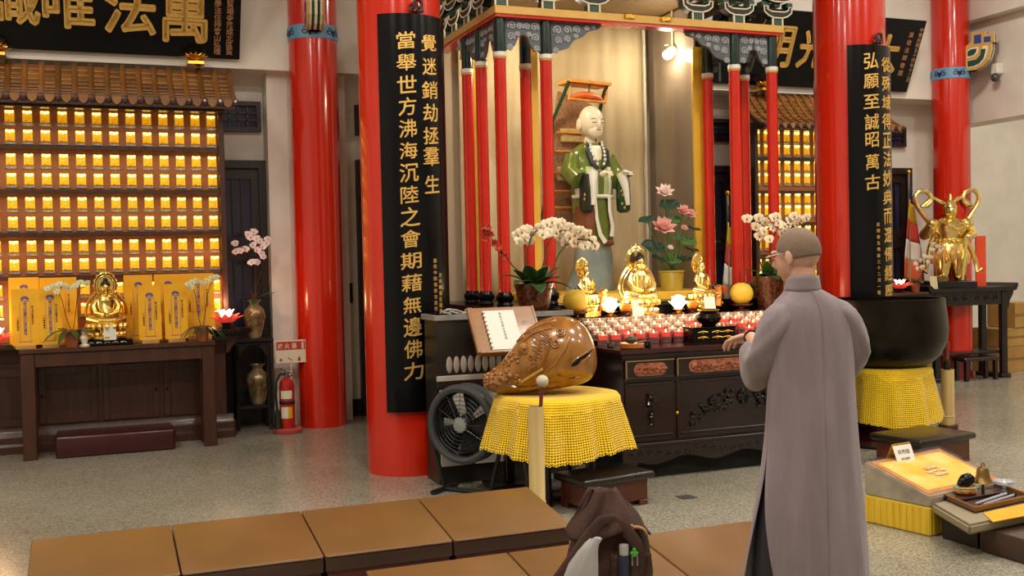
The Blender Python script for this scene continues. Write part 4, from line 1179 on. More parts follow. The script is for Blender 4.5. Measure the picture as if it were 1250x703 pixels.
drawer(xs0, xs1, zd0, zd1, (xs0 + .06, xs1 - .06)); drawer(xm0, xm1, zd0, zd1, (xm0 + .09, xm1 - .09)); drawer(-xs1, -xs0, zd0, zd1, (-xs1 + .06, -xs0 - .06))
ze1 = zd0 - .02; ze0 = .25
def carve_cluster(b, pts, r, seed):
    rnd = random.Random(seed)
    for x, z in pts:
        b.tube([(x + aa, .018, z + cc) for aa, cc in scroll_pts(9, 1.1, .004, r, rnd.choice((-1, 1)))], r * .32, 5)
        b.ell((x + rnd.uniform(-r, r), .02, z + rnd.uniform(-r, r)), (r * .8, .01, r * .5), 6, 4)
for x0, x1, kind in ((xs0, xs1, 0), (xm0, xm1, 1), (-xs1, -xs0, 0)):
    d_ = B().box(x0, x1, .034, .046, ze0, ze1, .004).done('door', DARKW, alt, 30)
    B().box(x0 + .02, x1 - .02, .026, .036, ze0 + .03, ze0 + .045, .003).done('panel_moulding', DARKW, d_, 30); B().box(x0 + .02, x1 - .02, .028, .036, ze1 - .02, ze1 - .01, .002).done('panel_moulding', DARKW, d_, 30)
    xc = (x0 + x1) / 2; zc = (ze0 + ze1) / 2 + .02
    if kind == 0:
        b = B(); carve_cluster(b, [(xc, zc + .09), (xc - .015, zc + .06), (xc + .015, zc + .05), (xc, zc + .02)], .02, 3); carve_cluster(b, [(xc, zc - .06), (xc + .005, zc - .09), (xc, zc - .03)], .015, 4); b.done('carving', BLKC, d_, 40)
    else:
        b = B(); carve_cluster(b, [(xc + .035 * math.cos(a_), zc + .035 * math.sin(a_) + .03) for a_ in (0, 1.05, 2.1, 3.14, 4.2, 5.2)], .02, 5); b.done('carving', BLKC, d_, 40)
        for s in (-1, 1):
            b = B(); pts = []
            for i in range(14):
                u = i / 13; pts.append((xc + s * (.11 + .30 * u), zc + .07 - .16 * u + .03 * math.sin(i * 2.3)))
                if i < 8: pts.append((xc + s * (.10 + .28 * u), zc + .01 - .05 * u + .03 * math.cos(i * 1.7)))
            carve_cluster(b, pts, .024, 7 + s); b.done('carving', BLKC, d_, 40)
B().ell((xs1 + .01, .018, (ze0 + ze1) / 2 - .02), .013, 10, 8).done('door_knob', GOLD, alt)
B().ell((-xs1 - .01, .018, (ze0 + ze1) / 2 - .02), .013, 10, 8).done('door_knob', GOLD, alt)
B().box(-AHW + .02, AHW - .02, .02, .06, .215, .24, .004).done('lower_moulding', DARKW, alt, 30)
ap = [(-AHW + .02, .215)]
n = 48
for i in range(n + 1):
    u = i / n; ap.append((-AHW + .02 + (2 * AHW - .04) * u, .12 + .022 * math.cos(u * 8 * PI) + (.0 if .06 < u < .94 else -.05)))
ap.append((AHW - .02, .215))
b = B().prism(ap, lambda u, v, k: Vector((u, k, v)), .025, .05)
o_ = b.done('carved_apron', DARKW, alt, 30)
b = B(); rnd = random.Random(2)
for i in range(26):
    x = -AHW + .08 + i * (2 * AHW - .16) / 25; z = .175 + .012 * math.sin(i)
    b.tube([(x + aa, .023, z + cc) for aa, cc in scroll_pts(9, 1.0, .004, .02, rnd.choice((-1, 1)))], .006, 5)
o2 = tag(b.done('apron_scrolls', BLKC, o_, 40), kind='stuff')
# raised tier for the figures at the back of the table
tier = thing('offering_tier', 'raised dark tier behind the candles under the three gilded figures', 'tier', (ACX, 6.93, 0))
ZTI = atY(780, 386, 6.95).z
B().box(-AHW, AHW, -.03, .26, 0, ZTI - .03).done('body', DARKW, tier, 0)
B().box(-AHW, AHW, -.03, .26, ZTI - .03, ZTI, .004).done('top', REDT, tier, 30)
# ================================================================== STANDING STATUE IN THE CASE
sx_ = atY(722, 300, 8.22).x
st = thing('pilgrim_statue', 'tall painted statue of a standing pilgrim with a bamboo pack frame in the glass case', 'statue', (sx_, 8.22, ZI), R(8))
OLIVE = mat('olive_glaze', '#5c6a22', '#6f7d30', rough=.2, scale=6, coat=.5)
DKGRN = mat('dark_green_glaze', '#173a20', '#1f4a28', rough=.25, scale=8, coat=.3)
PALE = mat('pale_glazed_face', '#f2e6c8', rough=.3, coat=.3)
RUST = mat('rust_brown_glaze', '#7c4424', '#8c5230', rough=.3, scale=6)
ROCK = mat('grey_blue_rock', '#7c8a88', '#98a4a0', rough=.6, scale=5, bump=.4, bscale=8)
WHT = mat('white_sash', '#ece8da', rough=.4)
BLKF = mat('black_floral', '#1c2420', rough=.35)
GLD2 = mat('gold_dots', '#d8a428', rough=.4)
b = B()
rings = []
for z, rx, ry, ox in ((0, .22, .18, 0), (.1, .20, .17, .0), (.2, .17, .15, .01), (.3, .17, .14, 0), (.40, .16, .13, 0)):
    rings.append(b.ring([Vector((ox + rx * math.cos(a) * (1 + .12 * math.sin(3 * a + z * 9)), ry * math.sin(a) * (1 + .1 * math.sin(5 * a + z * 14)), z)) for a in [2 * PI * i / 28 for i in range(28)]]))
b.skin(rings); b.done('rock_base', ROCK, st, 60)
# robe: loft with folds
def loft(name, secs, m, par, n=40, fold=0.0, nf=9, sm=60):
    b = B(); rings = []
    for (z, cx_, cy_, rx, ry, f) in secs:
        rings.append(b.ring([Vector((cx_ + rx * math.cos(a) * (1 + f * math.sin(nf * a)), cy_ + ry * math.sin(a) * (1 + f * math.sin(nf * a + .6)), z)) for a in [2 * PI * i / n for i in range(n)]]))
    b.skin(rings); return b.done(name, m, par, sm)
loft('robe', [(.40, .03, 0, .17, .13, .06), (.5, .02, 0, .175, .135, .05), (.65, .01, 0, .18, .135, .04), (.8, 0, 0, .175, .13, .03), (.95, 0, 0, .18, .13, .02), (1.08, -.01, 0, .2, .13, .01), (1.17, -.01, .01, .19, .115, 0), (1.23, 0, .01, .12, .085, 0), (1.26, 0, .01, .07, .06, 0)], OLIVE, st)
loft('under_robe', [(.42, -.10, -.04, .075, .12, .04), (.6, -.10, -.04, .085, .12, .04), (.74, -.08, -.03, .08, .12, .02)], RUST, st)
b = B(); b.ell((.08, -.13, .405), (.045, .08, .03), 10, 6); b.ell((-.06, -.13, .405), (.045, .08, .03), 10, 6); b.done('shoes', RUST, st)
# striped waist apron
cols_ = [WHT, OLIVE, mat('pale_green_stripe', '#b4c488', rough=.3)]
for i in range(9):
    a0 = R(-165 + i * 16.5); a1 = a0 + R(16.5)
    b = B()
    def fn(u, v):
        a = a0 + (a1 - a0) * u; bul = 1 + .05 * math.sin(PI * v)
        return Vector((.01 + .19 * bul * math.cos(a), .145 * bul * math.sin(a), .80 + .25 * v))
    b.grid(fn, 4, 6); solid(b.done('waist_stripe', cols_[i % 3], st, 180), .006)
b = B(); b.tube([(.01 + .2 * math.cos(a), .155 * math.sin(a), .80) for a in [R(-175 + 17 * k) for k in range(11)]], .016, 6); b.done('sash_belt', WHT, st)
for pts in (((-.06, -.16, .80), (-.055, -.17, .62), (-.02, -.165, .48), (.03, -.17, .41)), ((.09, -.15, .80), (.085, -.16, .68), (.12, -.15, .55), (.11, -.15, .46))):
    B().tube(pts, [.014, .016, .02, .024], 8, flat=.4, up=(0, 1, 0)).done('sash_ribbon', WHT, st)
# sleeves
for s, hand in ((-1, (-.02, -.24, .98)), (1, (.20, -.23, .99))):
    b = B(); b.tube([(s * .17, 0, 1.14), (s * .225, -.03, 1.0), (s * .2, -.13, .93)], [.075, .085, .08], 14); b.done('upper_sleeve', OLIVE, st)
    b = B(); rings = []
    ex = (-.14, -.15) if s < 0 else (.22, -.17)
    for z, rx, ry in ((.98, .045, .06), (.88, .05, .075), (.76, .052, .08), (.68, .05, .07), (.66, .03, .04)):
        rings.append(b.ring([Vector((ex[0] + rx * math.cos(a), ex[1] + ry * math.sin(a), z)) for a in [2 * PI * i / 16 for i in range(16)]]))
    b.skin(rings); sl = b.done('hanging_sleeve', BLKF if s < 0 else DKGRN, st)
    b = B()
    rnd = random.Random(3 + s)
    for k in range(7):
        a = rnd.uniform(-2.8, -.4); z = .70 + .036 * k; b.ell((ex[0] + .05 * math.cos(a), ex[1] + .078 * math.sin(a), z), (.011, .008, .013), 6, 4)
    b.done('gold_flowers', GLD2, sl)
    B().tube([(ex[0] + .03 * -s, ex[1] - .03, .99), (ex[0] - .02 * s, ex[1] - .07, .86), (ex[0] - .01 * s, ex[1] - .08, .72)], [.05, .03, .018], 10).done('white_undersleeve', WHT, st)
    b = B(); b.ell(hand, (.035, .045, .03), 10, 7)
    for k in range(4): b.tube([(hand[0] + (k - 1.5) * .013, hand[1] - .03, hand[2] + .01), (hand[0] + (k - 1.5) * .012 + .012, hand[1] - .065, hand[2] + .005), (hand[0] + (k - 1.5) * .012 + .02, hand[1] - .07, hand[2] - .02)], .008, 6)
    b.tube([(hand[0] + .03 * -s, hand[1] - .01, hand[2] + .01), (hand[0] + .045 * -s, hand[1] - .05, hand[2] + .015)], .009, 6)
    b.done('hand', PALE, st)
b = B().tube([(.20, -.26, .97), (.245, -.29, .99)], .02, 10).done('scroll_roll', DKGRN, st)
# collar, chest and head
b = B()
def vch(u, v):
    a = R(-150 + 120 * u); return Vector((.155 * math.cos(a) * (1 - .35 * v), .13 * math.sin(a) * (1 - .2 * v), 1.03 + .2 * v))
b.grid(vch, 8, 5); solid(b.done('white_chest', PALE, st, 180), .006)
for s in (-1, 1):
    pts = [(s * .06, -.07, 1.26), (s * .095, -.115, 1.18), (s * .07, -.145, 1.08), (s * .02, -.155, 1.03)]
    c_ = B().tube(pts, [.022, .03, .028, .02], 8, flat=.5, up=(0, 1, 0)).done('floral_collar', BLKF, st)
    b = B()
    for k in range(7):
        q_ = bez(pts[0], pts[1], pts[3], 7)[k]; b.ell((q_.x + random.uniform(-.01, .01), q_.y - .02, q_.z), (.014, .008, .014), 6, 4)
    b.done('collar_flowers', WHT, c_)
b = B(); b.lathe([(.055, 1.2), (.05, 1.27), (.05, 1.32)], n=14); 
b.ell((.005, -.02, 1.435), (.107, .115, .14), 20, 14); b.ell((.01, -.07, 1.36), (.075, .06, .07), 14, 10)
b.ell((.012, -.135, 1.41), (.016, .02, .035), 8, 6)
for s in (-1, 1): b.ell((s * .107, -.0, 1.41), (.015, .03, .055), 8, 6)
b.done('head', PALE, st)
INK = mat('face_ink', '#2a2018', rough=.5)
for s in (-1, 1):
    b = B(); b.tube([(.012 + s * .025, -.128, 1.45), (.012 + s * .045, -.127, 1.457), (.012 + s * .068, -.112, 1.448)], .003, 5); b.done('eyebrow', INK, st)
    b = B(); b.tube([(.012 + s * .022, -.130, 1.425), (.012 + s * .042, -.127, 1.42), (.012 + s * .06, -.118, 1.424)], .0035, 5); b.done('eye', INK, st)
b = B(); b.tube([(-.012, -.133, 1.365), (.012, -.138, 1.362), (.036, -.131, 1.366)], .004, 5); b.done('mouth', mat('lip_red', '#b05040', rough=.4), st)
# pack frame of bamboo on his back
ORN = mat('orange_bamboo', '#d8842a', '#e09a3c', rough=.4, scale=10)
def pf(u, v, w): return Vector((-.12 + u * 1.0 + (v - .6) * .12, .16 + w, v))
fz0, fz1 = .45, 1.78
for u in (-.24, .20):
    B().tube([pf(u - .05, fz0, 0), pf(u * .95, 1.0, .02), pf(u * 1.05, 1.45, 0), pf(u * .9, 1.68, -.10), pf(u * .9, fz1, -.16)], .016, 8).done('pack_pole', DKGRN, st)
b = B().prism([(-.25, .6), (.16, .6), (.16, 1.62), (-.19, 1.72)], lambda u, v, k: pf(u, v, .03 + k), 0, .03).done('woven_panel', mat('woven_brown', '#7a4a34', '#a67c54', rough=.6, scale=40, tex='voronoi', contrast=(.1, .5)), st, 0)
for z in (.72, .86, 1.02, 1.2, 1.36): B().tube([pf(-.2, z, 0), pf(.2, z, 0)], .012, 6).done('pack_rung', ORN, st)
for z in (.95, 1.28): B().box(-.12, .12, -.02, .05, 0, .12, .01, M=Matrix.Translation(pf(-.02, z, .02))).done('scripture_bundle', mat('bundle_cream', '#d8c08a', '#c8a868', rough=.6, scale=30), st, 30)
cpt = [(-.17, 1.62), (.19, 1.60), (.19, 1.63), (-.17, 1.65)]
for v0 in (1.62, 1.75):
    B().tube([pf(-.19, v0 + .01, -.14), pf(.19, v0, -.14)], .012, 6).done('canopy_bar', ORN, st)
for u in (-.19, .19): B().tube([pf(u, 1.62, -.14), pf(u, 1.76, -.14)], .010, 6).done('canopy_bar', ORN, st)
B().prism([(-.21, 1.77), (.21, 1.76), (.21, 1.785), (-.21, 1.795)], lambda u, v, k: pf(u, v, k), -.18, .05).done('canopy_roof', ORN, st, 30)
B().tube([pf(-.16, 1.64, -.12), pf(-.08, 1.67, -.13), pf(.02, 1.67, -.13), pf(.12, 1.65, -.13), pf(.17, 1.63, -.12)], [.012, .03, .035, .03, .012], 10).done('red_bundle', mat('red_orange_bundle', '#c85020', '#d87030', rough=.4, scale=20), st)
B().tube([pf(.0, 1.66, -.15), pf(0.0, 1.80, -.15)], .006, 6).done('canopy_rod', INK, st)

# ================================================================== GILDED FIGURES AND OFFERINGS ON THE ALTAR
BRG = mat('bright_gilt', '#f6d878', '#fdeaa8', rough=.22, metal=1.0, scale=20)
YG = 7.03
def on(px, y=YG): return atY(px, 385, y).x
t = thing('gilded_figure', 'gilded seated Buddha with large double halo in the middle of the main altar', 'statue', (on(782), YG, ZTI), 0, 'gilded altar figures')
seated_figure(t, atY(781, 300, YG).z - ZTI, BRG, 'double', hair=mat('dark_blue_hair', '#15141c'))
B().box(-.14, .14, -.11, .11, -.001, .012).done('gold_plinth', BRG, t, 30)
for px, top, lab, hh in ((716, 316, 'small gilded figure with round halo left of the central Buddha', 'round'), (857, 311, 'small gilded figure with round halo right of the central Buddha', 'round')):
    t = thing('gilded_figure', lab, 'statue', (on(px, 7.09), 7.09, ZTI), R(14), 'gilded altar figures')
    B().box(-.08, .08, -.08, .08, 0, .05, .008).done('plinth', BRG, t, 30)
    sub = thing('tmp', 'x', 'y'); seated_figure(sub, atY(px, top, YG).z - ZTI - .05, BRG, hh)
    for ch in list(sub.children): ch.parent = t; ch.location = (0, 0, .05)
    bpy.data.objects.remove(sub)
    b = B(); b.tube([(.09, -.08, .05), (.10, -.09, .16), (.08, -.09, .2)], [.03, .02, .03], 8)
    for k in range(6): b.ell((.10 + .02 * math.cos(k), -.09 + .01 * math.sin(k * 2), .07 + k * .025), (.018, .015, .014), 6, 4)
    b.done('attendant_scroll', mat('rose_gilt_carving', '#c88040', '#e0a860', rough=.35, metal=.7, scale=30), t)
WCARD = mat('white_card', '#e8e4da', rough=.6)
for px, py, lab in ((778, 374, 'white paper slip leaning before the central gilded Buddha'), (866, 372, 'white paper slip leaning before the right gilded figure')):
    x = atY(px, py, 6.93).x
    o_ = B().box(-.045, .045, -.002, .002, 0, .125).done('paper_slip', WCARD, smooth=0); o_.location = (x, 6.915, ZTI + .001); o_.rotation_euler = (R(-10), 0, R(-6)); tag(o_, lab, 'paper')
# white glowing lotus lamps
WG = mat('white_lotus_glow', '#fff6e0', emit='#fff4d8', estr=12.0)
for px, lab in ((745, 'blazing white crystal lotus lamp left of the central Buddha'), (828, 'blazing white crystal lotus lamp right of the central Buddha')):
    x = atY(px, 372, 7.0).x
    t = thing('crystal_lamp', lab, 'lamp', (x, 7.0, ZTI), 0, 'blazing white lotus lamps')
    B().lathe([(.045, 0), (.05, .008), (.02, .02), (.025, .035), (.05, .04)], n=16).done('stand', GOLD, t)
    b = B(); petals(b, 8, .025, .07, .030, R(50), 0, .045); petals(b, 8, .02, .085, .030, R(22), .5, .045); b.ell((0, 0, .095), (.050, .050, .050), 14, 9); b.done('glowing_petals', WG, t, 180)
    ld = bpy.data.lights.new('crystal_light', 'POINT'); ld.energy = 1.4; ld.color = (1, .9, .7); ld.shadow_soft_size = .04
    lo = bpy.data.objects.new('crystal_light', ld); COL.objects.link(lo); lo.parent = t; lo.location = (0, -.03, .20)
# pomelos on red stands
POM = mat('pomelo_peel', '#d8b430', '#e0c044', rough=.5, scale=12, bump=.06, bscale=120)
REDSTD = mat('dark_red_stand', '#4a1410', rough=.3, coat=.3)
for px, py, r, lab, y in ((702.5, 367, 15.5, 'round yellow pomelo on a small red stand near the left orchid', 6.965), (905, 358, 14.5, 'round yellow pomelo on a small red stand near the right orchid', 7.02)):
    p = atY(px, py, y); D_ = (p - CAMP).dot(CF); rr = r * D_ / FPX
    zb_ = ZTI if True else 0
    t = thing('offering_stand', lab.replace('round yellow pomelo on a small', 'small').replace('stand near', 'stand under the pomelo near'), 'stand', (p.x, y, zb_), 0, 'red fruit stands')
    h_ = max(p.z - rr * .86 - zb_, .03)
    B().lathe([(.06, 0), (.06, .01), (.02, .02), (.022, h_ * .55), (.085, h_ - .012), (.088, h_), (.03, h_ - .004), (.01, h_ - .004)], n=20).done('dish', REDSTD, t)
    t = thing('pomelo', lab, 'fruit', (p.x, y, zb_ + h_ - .004), 0, 'yellow pomelos')
    B().lathe([(.01, 0), (rr * .5, rr * .07), (rr * .86, rr * .4), (rr, rr * .85), (rr * .93, rr * 1.25), (rr * .68, rr * 1.6), (rr * .3, rr * 1.78), (.01, rr * 1.8)], n=24).done('peel', POM, t)
    B().lathe([(.008, 0), (.012, .004), (.004, .01)], (0, 0, rr * 1.79), 8).done('stalk', STEMD, t)
ORA = mat('orange_peel', '#e07810', '#e88818', rough=.45, scale=20, bump=.05, bscale=150)
for px, py, lab in ((763, 378, 'small orange on a dish left of the central Buddha'), (845, 375, 'small orange on a dish right of the central Buddha')):
    x = atY(px, py, 6.95).x
    t = thing('orange', lab, 'fruit', (x, 6.945, ZTI), 0, 'small oranges on the altar')
    B().lathe([(.03, 0), (.032, .004), (.012, .012), (.014, .028), (.045, .04), (.046, .044), (.01, .042)], n=16).done('dish', REDSTD, t)
    B().lathe([(.01, .042), (.025, .044), (.038, .057), (.042, .074), (.034, .094), (.018, .102), (.005, .099)], n=18).done('peel', ORA, t)
    B().lathe([(.006, 0), (.008, .004), (.002, .006)], (0, 0, .10), 6).done('stalk', LEAFG, t)
# lotus plant in a yellow pot inside the case
x = atY(820, 350, 7.62).x
t = thing('lotus_plant', 'artificial lotus plant with pink blossoms in a yellow pot beside the statue', 'plant', (x, 7.62, ZI))
ph = atY(820, 330, 7.62).z - ZI
B().lathe([(.085, 0), (.088, .01), (.10, ph * .9), (.108, ph * .92), (.108, ph), (.095, ph), (.09, ph * .9), (.01, ph * .88)], n=24).done('pot', mat('olive_yellow_pot', '#a89030', '#b49c3c', rough=.35, scale=6), t)
bl = Vector((x, 7.62, ZI))
LPK = mat('lotus_pink', '#e89a8c', '#f2c4b8', rough=.55, scale=8); LPW = mat('lotus_pale', '#f6dcd2', rough=.55)
LGR = mat('lotus_leaf_green', '#3f6a2a', '#557e36', rough=.5, scale=8); LDK = mat('lotus_leaf_dark', '#1c3a20', '#28482a', rough=.5, scale=8)
for px, py, s, k in ((811, 236, .07, 0), (834, 259, .055, 1), (842, 263, .05, 1), (809, 280, .095, 1), (835, 279, .03, 1), (818, 303, .026, 0)):
    p = atY(px, py, 7.58) - bl
    B().tube(bez((random.uniform(-.03, .03), 0, ph * .9), (p.x * .4, 0, p.z * .6), p, 8), .006, 6).done('stem', LGR, t)
    b = B(); petals(b, 7, .02 * s / .07, s, s * .38, R(62)); petals(b, 7, .015 * s / .07, s * .95, s * .34, R(35), .5); petals(b, 5, .01, s * .8, s * .3, R(12), .2)
    o_ = b.done('blossom', LPK if k else LPW, t, 180); solid(o_, .002); o_.matrix_local = Matrix.Translation(p) @ aim((random.uniform(-.3, .1), -.75, .75))
for px, py, s, m_, tl_ in ((817, 252, .085, LDK, 30), (790, 270, .07, LDK, 20), (822, 268, .06, LGR, 40), (836, 296, .10, LGR, 25), (797, 304, .10, LDK, 35), (847, 280, .06, LDK, 15), (805, 318, .07, LDK, 20), (835, 317, .08, LDK, 15), (845, 306, .06, LDK, 15), (820, 320, .08, LGR, 20)):
    p = atY(px, py, 7.60 + random.uniform(-.03, .04)) - bl
    B().tube(bez((random.uniform(-.03, .03), 0, ph * .9), (p.x * .5, 0, p.z * .6), p, 6), .004, 5).done('stem', LGR, t)
    b = B(); n_ = 18
    def fn(u, v):
        a = 2 * PI * u; rr = s * v * (1 + .06 * math.sin(5 * a)); return Vector((rr * math.cos(a), rr * math.sin(a), .25 * s * v * v + .06 * s * v * math.sin(4 * a)))
    b.grid(fn, n_, 4); o_ = b.done('lotus_leaf', m_, t, 180); solid(o_, .003); o_.matrix_local = Matrix.Translation(p) @ Matrix.Rotation(R(random.uniform(-25, 25)), 4, 'Y') @ Matrix.Rotation(R(tl_), 4, 'X')

# ---- big orchids in mottled brown pots
BPOT = mat('mottled_brown_pot', '#2c140c', '#6a3c24', rough=.25, scale=45, detail=5, coat=.4)
def brownpot(h, r):
    def f(t):
        B().lathe([(r * .62, 0), (r * .66, .01), (r * .8, h * .4), (r * .95, h * .85), (r, h * .93), (r * 1.03, h), (r * .93, h), (r * .9, h * .9), (.01, h * .88)], n=28).done('pot', BPOT, t)
        b = B(); rnd = random.Random(5)
        b.ell((0, 0, h * .87), (r * .85, r * .85, .03), 16, 6); b.done('moss', mat('moss', '#3a3a18', rough=.9), t)
        return h * .9
    return f
# left pot stands on the equipment cabinet
ZE = 1.07; yo = 6.70
x = atY(652, 360, yo).x; bl = Vector((x, yo, ZE)); hp = atY(652, 346, yo).z - ZE
def P_(px, py, dy=0.0): return atY(px, py, yo - .05 + dy) - bl
stems = [([Vector((-.02, 0, hp * .9)), P_(641, 325), P_(644, 305), P_(648, 290), P_(654, 282), P_(664, 280)], []),
         ([Vector((.02, 0, hp * .9)), P_(664, 320), P_(668, 300), P_(676, 284), P_(692, 280), P_(712, 287), P_(724, 296)], []),
         ([Vector((.03, 0, hp * .9)), P_(674, 330), P_(682, 310), P_(690, 300), P_(705, 292), P_(722, 294)], [])]
flp = [(632, 288), (637, 283), (643, 280), (648, 286), (640, 292), (634, 295), (646, 294), (660, 278), (667, 274), (674, 271), (681, 276), (670, 284), (678, 284), (663, 286), (686, 272), (690, 281), (684, 290), (697, 278), (702, 286), (695, 290), (709, 282), (712, 291), (705, 297), (718, 286), (722, 294), (714, 300), (700, 296), (726, 300), (690, 297), (672, 278)]
stems.append(([Vector((0, 0, hp * .9)), Vector((0, 0, hp * .95))], [P_(a, c, random.uniform(-.1, .03)) for a, c in flp]))
orchid('orchid_pot', 'large white orchid in a mottled brown pot left of the main altar', 'plant', bl, 0, brownpot(hp, .135), stems,
       [(R(-150), .2, .06, .14, .12), (R(-100), .2, .065, .10, .14), (R(-60), .2, .06, .16, .10), (R(-20), .24, .06, .12, .14), (R(20), .2, .06, .16, .08), (R(150), .2, .055, .18, .10), (R(-125), .17, .06, .2, .05), (R(-40), .17, .05, .02, .08), (R(-80), .16, .06, .2, .06), (R(-5), .17, .06, .18, .05), (R(-165), .15, .06, .18, .06)],
       'big', .048, PETALW, PCEN, .005, 'large altar orchids')
# red heliconia-like spray
t = thing('red_flower_spray', 'red flower spike leaning left out of the large orchid pot', 'flowers', bl + Vector((0, -.02, hp)))
pts = [Vector((0, 0, -.02)), P_(625, 325) - Vector((0, 0, hp)), P_(612, 308) - Vector((0, 0, hp)), P_(598, 290) - Vector((0, 0, hp)), P_(586, 276) - Vector((0, 0, hp))]
B().tube(pts, .004, 6).done('stalk', STEMD, t)
REDF = mat('coral_red_petal', '#b83a22', '#c84a2c', rough=.5, scale=20)
rnd = random.Random(9)
for i in range(16):
    u = i / 15; q_ = pts[2].lerp(pts[4], u) + Vector((rnd.uniform(-.02, .02), rnd.uniform(-.02, .02), rnd.uniform(-.025, .02)))
    b = B(); petals(b, 5, .003, .035, .013, R(50)); o_ = b.done('floret', REDF, t, 180); solid(o_, .002); o_.matrix_local = Matrix.Translation(q_) @ aim((rnd.uniform(-.6, .6), -.8, rnd.uniform(-.4, .6)))
# right pot on the tier end
yo = 7.02; x = atY(938, 360, yo).x; bl = Vector((x, yo, ZTI)); hp = atY(938, 337, yo).z - ZTI
stems = [([Vector((-.02, 0, hp * .9)), P_(928, 320), P_(927, 300), P_(930, 285), P_(945, 272), P_(970, 270)], []), ([Vector((.02, 0, hp * .9)), P_(941, 318), P_(942, 300), P_(946, 285), P_(960, 274), P_(985, 268)], [])]
flp = [(912, 267), (926, 266), (923, 277), (934, 271), (927, 288), (939, 292), (944, 266), (950, 272), (943, 278), (957, 276), (964, 270), (969, 264), (962, 280), (972, 274), (978, 268), (984, 266), (954, 284), (949, 265), (932, 282)]
stems.append(([Vector((0, 0, hp * .9)), Vector((0, 0, hp * .95))], [P_(a, c, random.uniform(-.1, .0)) for a, c in flp]))
orchid('orchid_pot', 'large white orchid in a mottled brown pot left of the robed person', 'plant', bl, 0, brownpot(hp, .125), stems,
       [(R(-150), .17, .05, .14, .10), (R(-100), .16, .06, .12, .12), (R(-60), .16, .06, .14, .10), (R(-20), .17, .05, .12, .10), (R(20), .15, .05, .16, .08), (R(150), .16, .05, .18, .10), (R(-125), .12, .05, .2, .05)],
       'big', .048, PETALW, PCENY, .005, 'large altar orchids')

# ---- candle glasses in stepped rows
for k, lab in ((1, 'lowest dark red step under the second row of candle glasses'), (2, 'middle dark red step under the third row of candle glasses'), (3, 'highest dark red step under the back row of candle glasses')):
    rack = thing('candle_step', lab, 'step', (ACX - .1, 6.50, AZ), 0, 'stepped candle stand')
    B().box(-.78, .80, .02 + .125 * (k - 1), .02 + .125 * k - .002, 0, .028 * k - .001, .003).done('board', REDT, rack, 30)
CRED = mat('red_candle_wax', '#d01808', '#e83018', rough=.35, scale=20, emit='#ff3010', estr=.55)
FLAME = mat('candle_flame', '#ffd890', emit='#ffd080', estr=14)
CGL = glass_mat('candle_glass', (1, .95, .93), 1.35, .03, .10, (1, .85, .8))
CGR = glass_mat('candle_glass_red', (1, .35, .28), 1.35, .03, .35, (.9, .12, .06))
def candle_glass(x, y, z, col, rnd):
    t = candle_protos[col]
    c = copytree(t); c.location = (x, y, z); c.rotation_euler = (0, 0, rnd.uniform(0, 6)); return c
candle_protos = {}
for col, g_ in (('red', CGR), ('clear', CGL)):
    t = thing('candle_glass', 'x', 'candle', (0, 0, -5))
    B().lathe([(.035, 0), (.038, .003), (.038, .03), (.043, .04), (.045, .082), (.043, .082), (.041, .042), (.03, .036), (.01, .035)], n=16).done('glass', CGL, t)
    B().lathe([(.01, .037), (.040, .04), (.042, .06 if col == 'clear' else .072), (.01, .06 if col == 'clear' else .072)], n=14).done('wax', CRED if col == 'red' else mat('pale_wax', '#f6ece0', rough=.4, emit='#ffd0a0', estr=.35), t)
    zf = .06 if col == 'clear' else .072
    B().lathe([(.002, zf), (.005, zf + .006), (.0035, zf + .013), (.001, zf + .019)], n=8).done('flame', FLAME, t)
    candle_protos[col] = t
rnd = random.Random(4)
labs = {0: ('red candle glass in the front row on the altar edge', 'front row candle glasses'), 1: ('candle glass in the second row on the altar', 'second row candle glasses'),
        2: ('clear candle glass in the third row on the altar', 'third row candle glasses'), 3: ('clear candle glass in the back row before the gilded figures', 'back row candle glasses')}
for k in range(4):
    yk = 6.458 + .125 * k; zk = AZ + .028 * k
    x0_ = atY(736 - 6 * k, 418, yk).x
    nx = 0; cnt = 0
    while True:
        x = x0_ + nx * .0975; nx += 1
        pxx = CX + FPX * ((Vector((x, yk, zk)) - CAMP).dot(CR)) / ((Vector((x, yk, zk)) - CAMP).dot(CF))
        if x > ACX + AHW - .16: break
        if pxx > 975: break
        if k == 0 and pxx > 832 and pxx < 902: continue
        col = 'red' if k == 0 or (k == 1 and (pxx > 880 or nx % 3 == 0)) or (k == 2 and 835 < pxx < 905) else 'clear'
        c = candle_glass(x + rnd.uniform(-.002, .002), yk + rnd.uniform(-.006, .006), zk, col, rnd)
        tag(c, labs[k][0] if k != 1 else ('red ' if col == 'red' else 'clear ') + labs[1][0], 'candle', labs[k][1] if k != 1 else col + ' ' + labs[1][1])
        if k == 0:
            cnt += 1; tag(c, '%s red candle glass from the left in the front row on the altar' % ('first second third fourth fifth sixth seventh eighth ninth tenth eleventh twelfth thirteenth fourteenth fifteenth'.split()[cnt - 1]))
        if k == 2 and col == 'red': tag(c, 'red candle glass in the third row right behind the incense burner', None, 'red third row candle glasses')
for t in candle_protos.values():
    for ch in list(t.children): bpy.data.objects.remove(ch, do_unlink=True)
    bpy.data.objects.remove(t, do_unlink=True)
for px in (760, 800, 910):
    pass
for (x, e) in ((3.55, 1.6), (3.95, 1.6), (4.55, 1.6)):
    ld = bpy.data.lights.new('candle_light', 'POINT'); ld.energy = e; ld.color = (1, .55, .28); ld.shadow_soft_size = .08
    lo = bpy.data.objects.new('candle_light', ld); COL.objects.link(lo); lo.parent = rack; lo.location = (x - rack.location.x, .1, .26)

